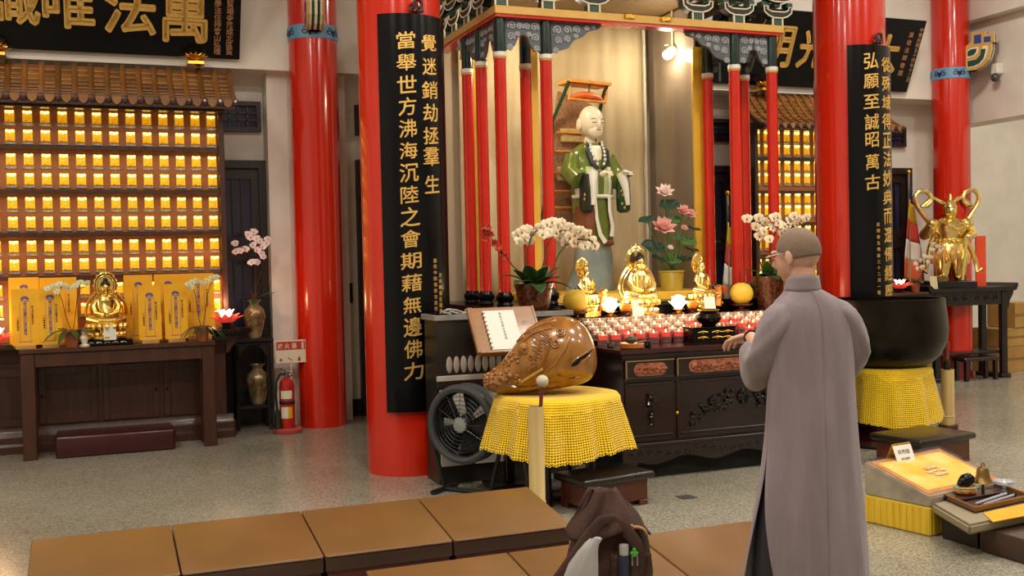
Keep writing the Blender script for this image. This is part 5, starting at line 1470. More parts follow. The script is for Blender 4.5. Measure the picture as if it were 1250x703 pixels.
# ---- incense burner on its carved box, bowl with stone
p = atY(866, 410, 6.36); x = p.x
t = thing('carved_box', 'low black box with gilt inlay under the incense burner', 'box', (x, 6.36, AZ), R(-4))
zb1 = .105
B().box(-.165, .165, -.075, .075, .012, zb1 - .012, .004).done('body', BLACKL, t, 30)
B().box(-.17, .17, -.08, .08, zb1 - .012, zb1, .003).done('lid', BLACKL, t, 30); B().box(-.17, .17, -.08, .08, 0, .012, .003).done('foot_rail', BLACKL, t, 30)
for z in (.03, .068):
    b = B()
    for xx in (-.09, 0.02, .10): b.tube([(xx - .04, -.077, z), (xx, -.079, z + .008), (xx + .04, -.077, z)], [.003, .006, .003], 6); b.ell((xx, -.078, z), (.012, .004, .009), 8, 5)
    b.done('gilt_inlay', GOLD, t)
t = thing('incense_burner', 'round black bronze incense burner on the carved box', 'burner', (x - .005, 6.36, AZ + zb1))
BRZ = mat('dark_bronze', '#1a120c', '#2c2014', rough=.22, metal=.6, scale=6)
B().lathe([(.05, 0), (.055, .006), (.05, .012), (.08, .035), (.092, .06), (.085, .085), (.062, .098), (.066, .112), (.07, .118), (.06, .118), (.05, .1), (.01, .095)], n=28).done('bowl', BRZ, t)
B().lathe([(.0665, .108), (.073, .11), (.073, .117), (.0665, .119)], n=28, cap=False).done('gilt_rim', GOLD, t)
p = atY(772, 415, 6.16); x = p.x
t = thing('wooden_dish', 'small round wooden dish at the front edge of the altar', 'dish', (x, 6.17, AZ))
B().lathe([(.07, 0), (.08, .006), (.082, .03), (.076, .036), (.06, .03), (.01, .028)], n=24).done('dish_body', mat('orange_wood', '#a85c20', '#b86c2c', rough=.25, scale=8, coat=.4), t)
B().tube([(.02, -.04, .036), (.1, -.02, .045), (.145, 0, .04)], .006, 6).done('handle', BROWNW, t)
t2 = B().ell((0, 0, .026), (.045, .035, .026), 14, 8).done('dark_stone', mat('grey_green_stone', '#2e3028', '#44463a', rough=.35, scale=20)); t2.location = (x - .005, 6.17, AZ + .030); tag(t2, 'smooth dark stone lying in the wooden dish on the altar', 'stone')
t = thing('tiny_pot', 'tiny dark pot left of the wooden dish on the altar', 'pot', (atY(741, 418, 6.35).x, 6.30, AZ))
B().lathe([(.02, 0), (.026, .01), (.02, .03), (.024, .034), (.016, .034), (.01, .028)], n=14).done('pot_body', DARKW, t)
t = thing('tiny_pot', 'tiny dark pot right of the wooden dish on the altar', 'pot', (atY(790, 415, 6.2).x + .01, 6.21, AZ))
B().lathe([(.02, 0), (.026, .01), (.02, .03), (.024, .034), (.016, .034), (.01, .028)], n=14).done('pot_body', BRZ, t)
# ================================================================== LEFT OF THE ALTAR: EQUIPMENT CABINET, LECTERN, FAN
YE = 6.56
x0 = atY(530, 380, YE).x; x1 = 3.05
GREYT = mat('worn_grey_top', '#77736c', '#8d8880', rough=.5, scale=8)
DKM = mat('dark_metal_case', '#1a1714', '#25211d', rough=.4, scale=4)
t = thing('equipment_cabinet', 'dark equipment cabinet with a row of oval holes beside the near column', 'cabinet', ((x0 + x1) / 2, YE, 0)); hw = (x1 - x0) / 2
zt0 = atY(560, 384, YE).z
B().box(-hw, hw, 0, .30, zt0 - .0, ZE, .003).done('top_slab', GREYT, t, 30)
zr0 = atY(575, 431, YE).z; zr1 = atY(575, 457, YE).z
B().box(-hw + .02, hw - .02, .01, .29, zr1 - .08, zt0).done('upper_case', DKM, t, 0)
OVM = mat('pale_oval', '#a89a8e', '#b8aaa0', rough=.5)
for i in range(10):
    xx = atY(549 + i * 8.75, 444, YE).x - t.location.x
    if xx < hw - .04: B().ell((xx, .008, (zr0 + zr1) / 2), (.022, .008, (zr0 - zr1) * .40), 14, 6).done('oval_port', OVM, t)
B().box(-hw + .01, hw - .01, -.005, .02, zr1 - .035, zr1, .003).done('white_rail', mat('off_white_metal', '#bdb6ac', rough=.4), t, 30)
B().box(-hw + .01, hw - .01, 0, .02, zr1 - .08, zr1 - .035, .003).done('dark_rail', mat('dark_red_rail', '#2c1814', rough=.4), t, 30)
for i in range(4):
    a = -hw + .03 + i * (2 * hw - .06) / 4
    B().box(a, a + (2 * hw - .06) / 4 - .03, .01, .03, .12, zr1 - .09, .003).done('white_panel', mat('off_white_metal', '#bdb6ac'), t, 30)
B().box(-hw + .02, hw - .02, .03, .29, .0, zr1 - .08).done('lower_case', DKM, t, 0)
cb = thing('cable_coil', 'tangled grey cables lying on the equipment cabinet', 'cable', (x0 + .2, YE + .14, ZE))
for k in range(4):
    pts = [(.10 * math.cos(a * 1.0 + k) * (1 + .2 * math.sin(3 * a)), .06 * math.sin(a + k), .008 + .035 * abs(math.sin(a * 1.5 + k)) + k * .008) for a in [2 * PI * i / 24 for i in range(24)]]
    B().tube(pts, .005, 6, closed=True).done('cable_loop', mat('grey_cable', '#a8a496', rough=.5), cb)
# lectern with open booklet
LW = mat('honey_wood', '#8a5a28', '#9c6a32', rough=.35, scale=4, stretch=(.5, 4, 4), coat=.2)
pT0 = atY(571, 376, 6.46); pT1 = atY(649, 373, 6.46); pB = atY(585, 431, 6.26)
lw = pT1.x - pT0.x
t = thing('lectern', 'slanted honey-wood lectern holding a white booklet behind the wooden fish', 'lectern', (pT0.x + lw / 2, 6.36, 0))
zt_, zb_ = pT0.z, pB.z
ang = math.atan2(zt_ - zb_, .20); Lb = math.hypot(zt_ - zb_, .20)
M = Matrix.Translation((0, -.10, zb_)) @ Matrix.Rotation(ang, 4, 'X')
o = B().box(-lw / 2, lw / 2, 0, Lb, -.022, 0, .004).done('reading_board', LW, t, 30); o.matrix_local = M
o = B().box(-lw / 2, lw / 2, -.02, .0, -.022, .03, .004).done('ledge', LW, t, 30); o.matrix_local = M
for s in (-1, 1): o = B().box(s * lw / 2 - .008, s * lw / 2 + .008, 0, Lb, -.024, .006, .003).done('side_rail', LW, t, 30); o.matrix_local = M
B().box(-.03, .03, -.03, .03, .03, zb_ + .06, .004).done('post', DARKW, t, 30)
B().box(-.15, .15, -.12, .12, 0, .03, .006).done('foot', DARKW, t, 30)
me = fit(text_mesh('四六八', .04, .0005), .07, .035); me.materials.append(DARKW); o = obj('board_marking', me, t); o.matrix_local = M @ Matrix.Translation((lw * .36, Lb * .62, .0012))
bk = thing('booklet', 'white ring-bound booklet open on the lectern', 'book', t.location + Vector((0, -.10, zb_)))
M2 = Matrix.Rotation(ang, 4, 'X')
o = B().box(-lw * .30, lw * .18, .012, Lb * .90, .0, .012, .002).done('pages', mat('white_paper', '#e6e4d8', rough=.7), bk, 30); o.matrix_local = M2
b = B()
for k in range(9): b.tube([(-lw * .30 - .004, .03 + k * Lb * .095, .002), (-lw * .30 - .006, .03 + k * Lb * .095, .014), (-lw * .30 + .01, .03 + k * Lb * .095, .0125)], .003, 5)
o = b.done('ring_binding', DKM, bk); o.matrix_local = M2
me = column_text('南無大悲觀世音菩薩', .02, .023, .0004); me.materials.append(mat('grey_ink', '#9a9a90', rough=.7)); o = obj('printed_line', me, bk); o.matrix_local = M2 @ Matrix.Translation((-lw * .05, Lb * .82, .0128))
# round floor fan
pc = atY(565, 517, 6.28); rz_ = R(-52)
t = thing('floor_fan', 'round black floor fan standing beside the near column', 'fan', (pc.x + .02, 6.28, 0), rz_)
Rf = .225
def circ(r, y, n=36): return [(r * math.cos(2 * PI * i / n), y, pc.z + r * math.sin(2 * PI * i / n)) for i in range(n)]
FB = mat('fan_black_plastic', '#131415', '#1b1c1e', rough=.35, scale=8)
b = B(); b.tube(circ(Rf, -.05), .026, 8, closed=True); b.tube(circ(Rf, .05), .024, 8, closed=True)
b.skin([b.ring([Vector(p) for p in circ(Rf + .012, -.05)]), b.ring([Vector(p) for p in circ(Rf + .012, .05)])], True, False, False); b.done('drum', mat('fan_grey_rim', '#3c3e41', rough=.35), t)
g_ = B()
for k in range(1, 9): g_.tube(circ(Rf * k / 9, -.06 - .015 * (1 - k / 9), 28), .0022, 4, closed=True)
for k in range(12): a = 2 * PI * k / 12; g_.tube([(.04 * math.cos(a), -.075, pc.z + .04 * math.sin(a)), (Rf * math.cos(a), -.055, pc.z + Rf * math.sin(a))], .0022, 4)
g_.done('grille', FB, t)
B().lathe([(.0, -.02), (.045, -.02), (.05, 0), (.0, .01)], n=20, M=Matrix.Translation((0, -.072, pc.z)) @ Matrix.Rotation(PI / 2, 4, 'X')).done('hub_badge', mat('fan_grey', '#8a8c8e', rough=.4), t)
for k in range(5):
    a = 2 * PI * k / 5; b = B()
    def fn(u, v): rr = .04 + (Rf - .06) * v; aa = a + (u - .5) * 1.0; return Vector((rr * math.cos(aa), (u - .5) * .06, pc.z + rr * math.sin(aa)))
    b.grid(fn, 4, 4); solid(b.done('blade', mat('fan_blade_dark', '#0c0d0e', rough=.8), t, 180), .003)
B().ell((0, .02, pc.z), (.06, .06, .06), 14, 8).done('motor', FB, t)
b = B()
for s in (-1, 1): b.tube([(s * (Rf + .02), 0, pc.z), (s * (Rf + .03), 0, pc.z - .12), (s * .17, 0, .02)], .014, 8)
b.tube([(-.17, -.14, .016), (-.17, .14, .016)], .016, 8); b.tube([(.17, -.14, .016), (.17, .14, .016)], .016, 8); b.tube([(-.17, 0, .016), (.17, 0, .016)], .014, 8)
b.done('stand', FB, t)

# ================================================================== WOODEN FISH ON ITS CLOTH-COVERED STAND
def lace_material():
    m = bpy.data.materials.new('yellow_crochet_lace'); m.use_nodes = True; nt = m.node_tree; N = nt.nodes; L = nt.links
    b = N['Principled BSDF']; b.inputs['Base Color'].default_value = lin('#ffd000'); b.inputs['Roughness'].default_value = .85
    b.inputs['Sheen Weight'].default_value = .3
    uv = N.new('ShaderNodeUVMap'); sp = N.new('ShaderNodeSeparateXYZ'); L.new(uv.outputs[0], sp.inputs[0])
    def math_(op, a, c):
        n = N.new('ShaderNodeMath'); n.operation = op
        for i, v in enumerate((a, c)):
            if v is None: continue
            if isinstance(v, (int, float)): n.inputs[i].default_value = v
            else: L.new(v, n.inputs[i])
        return n.outputs[0]
    fr = 2 * PI / .019
    su = math_('SINE', math_('MULTIPLY', math_('ADD', sp.outputs[0], sp.outputs[1]), fr * .7), None)
    sv = math_('SINE', math_('MULTIPLY', math_('SUBTRACT', sp.outputs[0], sp.outputs[1]), fr * .7), None)
    pr_ = math_('MULTIPLY', su, sv)
    hole = math_('GREATER_THAN', pr_, .45)
    # knitted plain bands break the net: v is the drop from the rim in metres
    n1 = N.new('ShaderNodeTexNoise'); n1.inputs['Scale'].default_value = 9; L.new(uv.outputs[0], n1.inputs['Vector'])
    zone = math_('GREATER_THAN', math_('ADD', sp.outputs[1], math_('MULTIPLY', math_('SUBTRACT', n1.outputs['Fac'], .5), .25)), .055)
    hole = math_('MULTIPLY', hole, zone)
    alpha = math_('SUBTRACT', 1.0, hole); L.new(alpha, b.inputs['Alpha'])
    bp = N.new('ShaderNodeBump'); bp.inputs['Strength'].default_value = .6; bp.inputs['Distance'].default_value = .006; L.new(pr_, bp.inputs['Height']); L.new(bp.outputs[0], b.inputs['Normal'])
    return m
LACE = lace_material()
def lace_cloth(par, name, rx, ry, ztop, drop, flare, nfold, square=2.0, seed=0):
    n = 160; bm = bmesh.new(); uvl = bm.loops.layers.uv.new('UVMap')
    rnd = random.Random(seed); ph = [rnd.uniform(0, 6) for _ in range(4)]
    rows = []; vv = []
    prof = [(0.03, 0, -1), (.5, 0, -1), (.9, 0, -1), (1.0, 0.004, -1)] 
    vals = []
    def sup(a, r1, r2):
        c, s = math.cos(a), math.sin(a); k = (abs(c) ** square + abs(s) ** square) ** (-1 / square); return r1 * c * k, r2 * s * k
    for f in (.03, .5, .88, .97): 
        rows.append([bm.verts.new((*sup(2 * PI * i / n, rx * f, ry * f), ztop)) for i in range(n)]); vv.append(-(1 - f) * rx)
    nd = 16
    for j in range(1, nd + 1):
        v = j / nd; ring = []
        for i in range(n):
            a = 2 * PI * i / n
            f = math.sin(nfold * a + ph[0]) * .6 + math.sin((nfold * 1.7) // 1 * a + ph[1]) * .4
            out = 1 + flare * v + (.075 * f) * v ** .8 + (.012 if j == 1 else 0)
            x, y = sup(a, rx * out, ry * out)
            z = ztop - drop * v * (1 + .06 * math.sin(3 * a + ph[2])) - .004
            if j == nd: z -= .010 * abs(math.sin(32 * a))
            ring.append(bm.verts.new((x, y, z)))
        rows.append(ring); vv.append(drop * v)
    for k, (a, c) in enumerate(zip(rows[:-1], rows[1:])):
        for i in range(n):
            j = (i + 1) % n; f = bm.faces.new((a[i], a[j], c[j], c[i])); f.smooth = True
            for l, (uu, vvv) in zip(f.loops, ((i, vv[k]), (i + 1, vv[k]), (i + 1, vv[k + 1]), (i, vv[k + 1]))): l[uvl].uv = (uu / n * 2 * PI * rx * 1.1, vvv)
    bm.faces.new(list(reversed(rows[0])))
    me = bpy.data.meshes.new(name); bm.to_mesh(me); bm.free(); me.materials.append(LACE)
    o = obj(name, me, par)
    b = B()
    for i in range(64):
        a = 2 * PI * i / 64; q_ = rows and None
    return o
fy = 5.86; fx = atY(680, 480, fy).x
ZF = atY(668, 481, fy).z
t = thing('fish_stand', 'low dark wooden stand under the cloth and the wooden fish', 'stand', (fx, fy, 0))
B().lathe([(.30, ZF - .05), (.33, ZF - .04), (.33, ZF - .012), (.30, ZF - .01)], n=32).done('round_top', DARKW, t)
for k in range(4):
    a = PI / 4 + k * PI / 2
    B().tube([(.22 * math.cos(a), .22 * math.sin(a), ZF - .05), (.22 * math.cos(a), .22 * math.sin(a), ZF * .5), (.19 * math.cos(a), .19 * math.sin(a), .12), (.20 * math.cos(a), .20 * math.sin(a), .0)], [.03, .035, .028, .035], 8).done('leg', DARKW, t)
B().lathe([(.17, .05), (.18, .06), (.18, .085), (.17, .09)], n=28).done('lower_ring', DARKW, t)
B().box(-.46, .02, .0, .06, 0.0, .05, .006).done('timber_foot', mat('orange_timber', '#8a4a1e', '#9c5828', rough=.5, scale=6), t, 30)
cl = lace_cloth(None, 'crochet_cloth', .345, .345, ZF + .006, .33, .22, 13, 2.6, 3); cl.location = (fx, fy, 0); cl.rotation_euler = (0, 0, .3)
tag(cl, 'bright yellow crochet cloth draped over the stand under the wooden fish', 'cloth', 'yellow crochet cloths')
# cloth fringe knots
FW = mat('varnished_fish_wood', '#875519', '#a6702c', rough=.27, scale=2.2, stretch=(7, 3, 1.5), detail=5, coat=.6)
FWD = mat('carved_fish_wood', '#7e4c16', '#9a6426', rough=.28, scale=8, coat=.5)
fish = thing('wooden_fish', 'large carved varnished wooden fish drum lying on yellow cloth', 'drum', (atY(668, 480, fy).x, fy - .01, ZF + .007), -TH)
sc_ = (Vector((fx, fy, .8)) - CAMP).dot(CF) / FPX
SEC = [(589, 461, 469), (593, 456, 473), (600, 450, 477), (610, 443, 479.5), (620, 432, 480), (630, 418, 480), (640, 406, 479), (650, 397, 478), (660, 391, 477), (672, 387, 476), (685, 385.5, 474), (698, 387.5, 472), (708, 393, 470), (716, 401, 467), (722, 411, 463), (726, 422, 456), (728.5, 436, 448)]
def fl_(px, py): return ((px - 668) * sc_, (480 - py - (px - 668) * .022 * 0) * sc_)
b = B(); rings = []; n = 40
def fish_sec(px):
    for (p0, t0, b0), (p1, t1, b1) in zip(SEC[:-1], SEC[1:]):
        if p0 <= px <= p1:
            u = (px - p0) / (p1 - p0); return t0 + (t1 - t0) * u, b0 + (b1 - b0) * u
    return SEC[-1][1:] if px > 600 else SEC[0][1:]
for px, tp, bt in SEC:
    x, zt1 = fl_(px, tp); _, zb1 = fl_(px, bt); zc = (zt1 + zb1) / 2; hz = (zt1 - zb1) / 2; dy = hz * 1.02 if px > 625 else hz * (1.15 + (625 - px) / 90)
    rings.append(b.ring([Vector((x, dy * math.cos(a), zc + hz * math.sin(a))) for a in [2 * PI * i / n for i in range(n)]]))
b.skin(rings); o = b.done('body', FW, fish, 60); subd(o, 1)
def surf(px, py, lift=0.0):
    """point on the camera-side skin of the fish at a place of its outline"""
    tp, bt = fish_sec(px); x, z = fl_(px, py); _, zt1 = fl_(px, tp); _, zb1 = fl_(px, bt); zc = (zt1 + zb1) / 2; hz = max((zt1 - zb1) / 2, .004)
    dy = hz * 1.02 if px > 625 else hz * (1.15 + (625 - px) / 90)
    s = max(-.98, min(.98, (z - zc) / hz)); return Vector((x, -dy * math.sqrt(1 - s * s) - lift, zc + hz * s))
# resonance slit
sl = [(694, 442), (698, 437), (706, 432), (714, 428), (723, 424), (717, 432), (710, 438), (702, 443.5), (696, 445)]
b = B(); top = b.ring([surf(px, py, .009) for px, py in sl]); bt_ = b.ring([surf(px, py, -.01) for px, py in sl]); b.skin([bt_, top]); o_ = b.done('sound_slit', mat('slit_black', '#070403', rough=.9), fish, 0)
b = B(); b.tube([surf(px, py, .004) for px, py in sl], .006, 6, closed=True); b.done('slit_lip', FWD, fish)
def carve(name, paths, r, m=FWD):
    for p in paths:
        b = B(); b.tube([surf(px, py, .001) for px, py in p], r, 6); b.done(name, m, fish)
def spiral(cx_, cy_, r, turns, fl=1, a0=0.0):
    return [(cx_ + fl * rr * math.cos(a0 + a), cy_ + rr * math.sin(a0 + a)) for rr, a in [(1 + (r - 1) * i / 22, turns * 2 * PI * i / 22) for i in range(23)]]
carve('curl_carving', [spiral(677, 416.5, 5.5, 1.6), spiral(683, 404, 5.5, 1.6, -1), spiral(676, 392, 4, 1.3, -1), spiral(648, 433, 4, 1.2), spiral(651, 441, 4, 1.2, -1), spiral(640, 426, 3, 1.2), spiral(646, 401, 4, 1.3), spiral(638, 409, 3.5, 1.3, -1)], .007)
carve('fin_ridge', [[(658 + k * 1.2, 400 + 4 * k), (664 + k * .8, 403 + 4 * k), (669, 408 + 3 * k)] for k in range(6)] + [[(650, 408 + 5 * k), (655, 411 + 5 * k), (660, 417 + 4 * k)] for k in range(5)], .005)
carve('mane_carving', [[(632, 416), (643, 405), (655, 398), (666, 394), (678, 391)], [(640, 414), (650, 406), (662, 401), (674, 399)], [(646, 448), (652, 436), (656, 424), (660, 412)], [(656, 446), (663, 434), (668, 424), (672, 410)]], .008)
carve('upper_lip', [[(632, 466), (645, 460), (655, 453), (662, 447)]], .008)
carve('gill_line', [[(660, 452), (676, 440), (688, 424), (694, 410)], [(664, 462), (680, 452), (692, 460), (706, 458)], [(640, 470), (660, 460), (676, 454), (688, 458), (700, 456)]], .006)
carve('jaw_ridge', [[(630, 470), (650, 469), (668, 466), (680, 464)], [(600, 462), (614, 466), (630, 469)]], .012)
b = B()
for k in range(13):
    u = k / 12; q_ = surf(634 + 26 * u, 463.5 - 17 * u, .008); b.ell(q_, (.007, .007, .011), 6, 5)
    q_ = surf(636 + 38 * u, 471.5 - 5 * u, .008); b.ell(q_, (.007, .007, .01), 6, 5)
tag(b.done('teeth', mat('pale_tooth_wood', '#c89a4a', rough=.35, coat=.3), fish), kind='stuff')
b = B(); rnd = random.Random(11)
for k in range(60):
    px = rnd.uniform(592, 634); tp, bt = fish_sec(px); py = rnd.uniform(tp + 1, tp + (bt - tp) * .72)
    b.ell(surf(px, py), (rnd.uniform(.010, .018),) * 3, 8, 6)
tag(b.done('snout_curls', FWD, fish), kind='stuff')
b = B(); b.ell(surf(639, 424, .0), (.032, .02, .042), 14, 10); b.done('eye_bulge', FW, fish)
b = B(); b.ell(surf(640.5, 422, .018), (.012, .008, .012), 10, 6); b.done('pupil', FWD, fish)
# bamboo tube with mallet
BAM = mat('pale_bamboo', '#c8ab6c', '#d6bd82', rough=.45, scale=4, stretch=(6, 6, .4))
def bamboo(label, x, y, h, r, mall):
    t = thing('bamboo_tube', label, 'tube', (x, y, 0), 0, 'bamboo mallet holders')
    B().lathe([(r, .0), (r, h * .2), (r * 1.05, h * .205), (r * 1.06, h * .215), (r * .98, h * .225), (r * .98, h), (r * .84, h), (r * .84, h * .25), (.01, h * .24)], n=24).done('culm', BAM, t)
    B().lathe([(r * .9, -.0), (r * 1.5, 0), (r * 1.55, .02), (r * 1.4, .035), (r * 1.02, .035)], n=20).done('base_ring', BROWNW, t)
    return t
by = 5.30; bx = atY(655, 560, by).x; bh = atY(655, 496, by).z
bamboo('upright bamboo tube holding the round-headed mallet in front of the wooden fish', bx, by, bh, .045, 0)
t = thing('fish_mallet', 'padded round-headed mallet standing in the left bamboo tube', 'mallet', (bx + .01, by, bh))
B().tube([(-.005, 0, -.38), (.03, 0, .12)], .011, 8).done('handle', mat('mallet_red_wood', '#6a2414', rough=.35, coat=.3), t)
B().ell((.034, 0, .135), (.034, .034, .034), 16, 10).done('padded_head', mat('padded_cream', '#cfc4ac', '#bdb19a', rough=.9, scale=30), t)
# low leather-topped stools
def low_stool(label, cx_, cy_, w, d, h, rz, group):
    t = thing('low_stool', label, 'stool', (cx_, cy_, 0), rz, group)
    B().box(-w / 2, w / 2, -d / 2, d / 2, h - .045, h, .018, seg=3).done('leather_pad', LEATHER, t)
    i = .035
    WD = mat('stool_red_brown', '#4a2012', '#5e2c18', rough=.35, scale=4, stretch=(.6, 4, 4), coat=.2)
    B().box(-w / 2 + i, w / 2 - i, -d / 2 + i, d / 2 - i, .03, h - .045, .004).done('apron', WD, t, 30)
    for sx in (-1, 1):
        for sy in (-1, 1):
            xx, yy = sx * (w / 2 - i - .03), sy * (d / 2 - i - .03)
            B().box(xx - .03, xx + .03, yy - .03, yy + .03, 0, .03, .003).done('leg', WD, t, 30)
    return t
p0 = atZ(712, 591, .185); p1 = atZ(803, 577, .185)
w_ = (p1 - p0).length; sa_ = math.atan2(p1.y - p0.y, p1.x - p0.x)
mid = (p0 + p1) / 2
low_stool('low black leather stool in front of the wooden fish', mid.x - math.sin(sa_) * .17, mid.y + math.cos(sa_) * .17, w_ - .02, .33, .20, sa_, 'low leather stools')
p0 = atZ(1125, 541, .185); p1 = atZ(1193, 530, .185); w_ = (p1 - p0).length; sa_ = math.atan2(p1.y - p0.y, p1.x - p0.x); mid = (p0 + p1) / 2
low_stool('low black leather stool in front of the bronze bowl bell', mid.x - math.sin(sa_) * .22, mid.y + math.cos(sa_) * .22, w_, .44, .20, sa_, 'low leather stools')

# ================================================================== RIGHT: BOWL BELL
gy = 6.5; gx = atY(1079, 400, gy).x
zr_ = atY(1090, 363, gy).z; zb_ = atY(1090, 443, gy).z
Rb = (atY(1141, 400, gy).x - gx) * .93
t = thing('bell_stand', 'dark red round stand under the bronze bowl bell', 'stand', (gx, gy, 0))
DR = mat('dark_red_lacquer', '#3a0d0c', '#481210', rough=.2, scale=4, coat=.5)
B().lathe([(.36, 0), (.38, .02), (.38, .06), (.30, .09), (.28, .16), (.34, .20), (.35, .24), (.27, .28), (.25, zb_ - .10), (.30, zb_ - .05), (.31, zb_ - .022), (.05, zb_ - .02)], n=36).done('turned_body', DR, t)
cl = lace_cloth(None, 'crochet_cloth', .325, .325, zb_ - .012, .40, .22, 12, 2.3, 8); cl.location = (gx, gy, 0); tag(cl, 'bright yellow crochet cloth under the dark bronze bowl bell', 'cloth', 'yellow crochet cloths')
t = thing('bowl_bell', 'large dark bronze bowl bell on yellow cloth beside the robed person', 'bell', (gx, gy, zb_ - .004)); hb_ = zr_ - zb_
BRD = mat('dark_bowl_bronze', '#17130f', '#2a241d', rough=.3, metal=.75, scale=3, detail=6)
B().lathe([(Rb * .55, 0), (Rb * .72, .012), (Rb * .88, hb_ * .16), (Rb * .985, hb_ * .38), (Rb, hb_ * .55), (Rb * .985, hb_ * .75), (Rb * .955, hb_ * .93), (Rb * .96, hb_), (Rb * .90, hb_), (Rb * .93, hb_ * .7), (Rb * .9, hb_ * .35), (Rb * .6, hb_ * .12), (.01, hb_ * .1)], n=56).done('bowl', BRD, t)
ty = 6.9; p = atZ(1160, 522, 0); tx = atY(1157, 480, 6.75).x
th_ = atY(1156, 451, 6.75).z
bamboo('upright bamboo tube right of the bronze bowl bell', tx, 6.75, th_, .052, 0)
t = thing('bell_striker', 'red-handled striker standing in the right bamboo tube', 'striker', (tx - .01, 6.75, th_))
B().lathe([(.014, -.3), (.014, -.02), (.026, 0), (.03, .05), (.028, .07), (.02, .075)], n=14).done('leather_grip', mat('striker_black', '#15110e', rough=.4), t)
B().lathe([(.018, .075), (.024, .09), (.018, .11), (.022, .17), (.028, .21), (.02, .23), (.008, .235)], n=14).done('handle', mat('mallet_red_wood', '#6a2414'), t)

# ---- right wall: black altar table, guardian, flag, orange panel
YR = 9.1
xl = atY(1134, 350, YR).x; xr = atY(1243, 352, YR).x; ZR = atY(1190, 351, YR).z
t = thing('side_altar_table', 'black altar table with upturned ends under the gilded guardian', 'table', ((xl + xr) / 2, YR + .22, 0)); hw = (xr - xl) / 2
B().prism([(-hw, ZR), (-hw, ZR + .035), (-hw + .03, ZR + .04), (-hw + .08, ZR), (hw - .08, ZR), (hw - .03, ZR + .04), (hw, ZR + .035), (hw, ZR), (hw - .03, ZR - .045), (-hw + .03, ZR - .045)], lambda u, v, k: Vector((u, k, v)), -.22, .22).done('top', EBONY, t, 30)
for s in (-1, 1):
    for yy in (-.18, .12):
        xx = s * (hw - .16)
        B().box(xx - .04, xx + .04, yy, yy + .06, .05, ZR - .045, .006).done('leg', EBONY, t, 30)
    B().box(s * (hw - .16) - .07, s * (hw - .16) + .07, -.2, .2, 0, .05, .008).done('foot_rail', EBONY, t, 30)
    B().prism([(0, ZR - .045), (.12, ZR - .045), (.10, ZR - .10), (.05, ZR - .16), (.03, ZR - .24), (0, ZR - .26)], lambda u, v, k: Vector((s * (hw - .12) + s * u * 0.9, k, v)), -.17, -.15).done('spandrel', EBONY, t, 30)
B().box(-hw + .2, hw - .2, -.17, -.14, ZR - .2, ZR - .045, .004).done('carved_apron', EBONY, t, 30)
B().box(-hw + .2, hw - .2, -.14, .14, .28, .31, .004).done('stretcher_shelf', EBONY, t, 30)
b = B()
for s in (-1, 1):
    for k in range(3): b.tube([(s * (hw - .3 - k * .13) + aa, -.172, ZR - .12 + cc) for aa, cc in scroll_pts(10, 1.2, .006, .035, s)], .008, 5)
tag(b.done('apron_carving', EBONY, t), kind='stuff')
# little table standing underneath
t = thing('nested_stool', 'small dark stool tucked under the black side altar', 'stool', ((xl + xr) / 2 + .05, YR + .04, 0))
B().box(-.25, .25, -.1, .1, .22, .26, .006).done('seat', DARKW, t, 30)
for sx in (-1, 1):
    for sy in (-1, 1): B().box(sx * .21 - .02, sx * .21 + .02, sy * .07 - .02, sy * .07 + .02, 0, .22).done('leg', DARKW, t, 0)
# guardian
gp = atY(1160, 340, YR + .15); gz = ZR
gsc = (atY(1163, 232, YR + .15).z - ZR)
t = thing('guardian_statue', 'gilded armoured guardian with looping ribbons on the black side altar', 'statue', (gp.x + .02, YR + .17, ZR), R(-20), 'gilded altar figures')
k = gsc
B().box(-.22 * k, .22 * k, -.14 * k, .14 * k, 0, .07 * k, .008).done('rock_base', EBONY, t, 30)
b = B()
for s in (-1, 1):
    b.tube([(s * .06 * k, 0, .44 * k), (s * .085 * k, -.03 * k, .28 * k), (s * .085 * k, -.01 * k, .12 * k), (s * .10 * k, -.07 * k, .09 * k)], [.095 * k, .085 * k, .062 * k, .05 * k], 12)
b.lathe([(.17 * k, .30 * k), (.175 * k, .38 * k), (.14 * k, .46 * k), (.135 * k, .50 * k), (.165 * k, .58 * k), (.175 * k, .66 * k), (.10 * k, .71 * k), (.055 * k, .73 * k)], n=20, sy=.75)
b.ell((0, -.02 * k, .785 * k), (.066 * k, .07 * k, .08 * k), 12, 8)
for i_ in range(9): b.ell((.15 * k * math.cos(R(-170 + 20 * i_)), .12 * k * math.sin(R(-170 + 20 * i_)), .48 * k), (.028 * k, .02 * k, .028 * k), 6, 4)
for i_ in range(8): b.ell(((-.09 + .026 * i_) * k, -.125 * k, (.61 + .02 * math.sin(i_)) * k), (.022 * k, .014 * k, .03 * k), 6, 4)
for s in (-1, 1):
    b.ell((s * .17 * k, 0, .655 * k), (.075 * k, .075 * k, .06 * k), 10, 6)
    b.tube([(s * .17 * k, 0, .64 * k), (s * .23 * k, .0, .54 * k), (s * .12 * k, -.14 * k, .52 * k)] if s > 0 else [(s * .17 * k, 0, .64 * k), (s * .27 * k, -.02 * k, .55 * k), (s * .24 * k, -.12 * k, .64 * k)], [.062 * k, .056 * k, .036 * k], 8)
    b.ell((s * .12 * k, -.15 * k, .52 * k) if s > 0 else (s * .24 * k, -.13 * k, .66 * k), .036 * k, 8, 6)
b.done('figure', BRG, t)
b = B(); b.lathe([(.062 * k, .80 * k), (.07 * k, .83 * k), (.05 * k, .87 * k), (.02 * k, .90 * k), (.012 * k, .96 * k)], (0, -.02 * k, 0), 12); b.done('helmet', BRG, t)
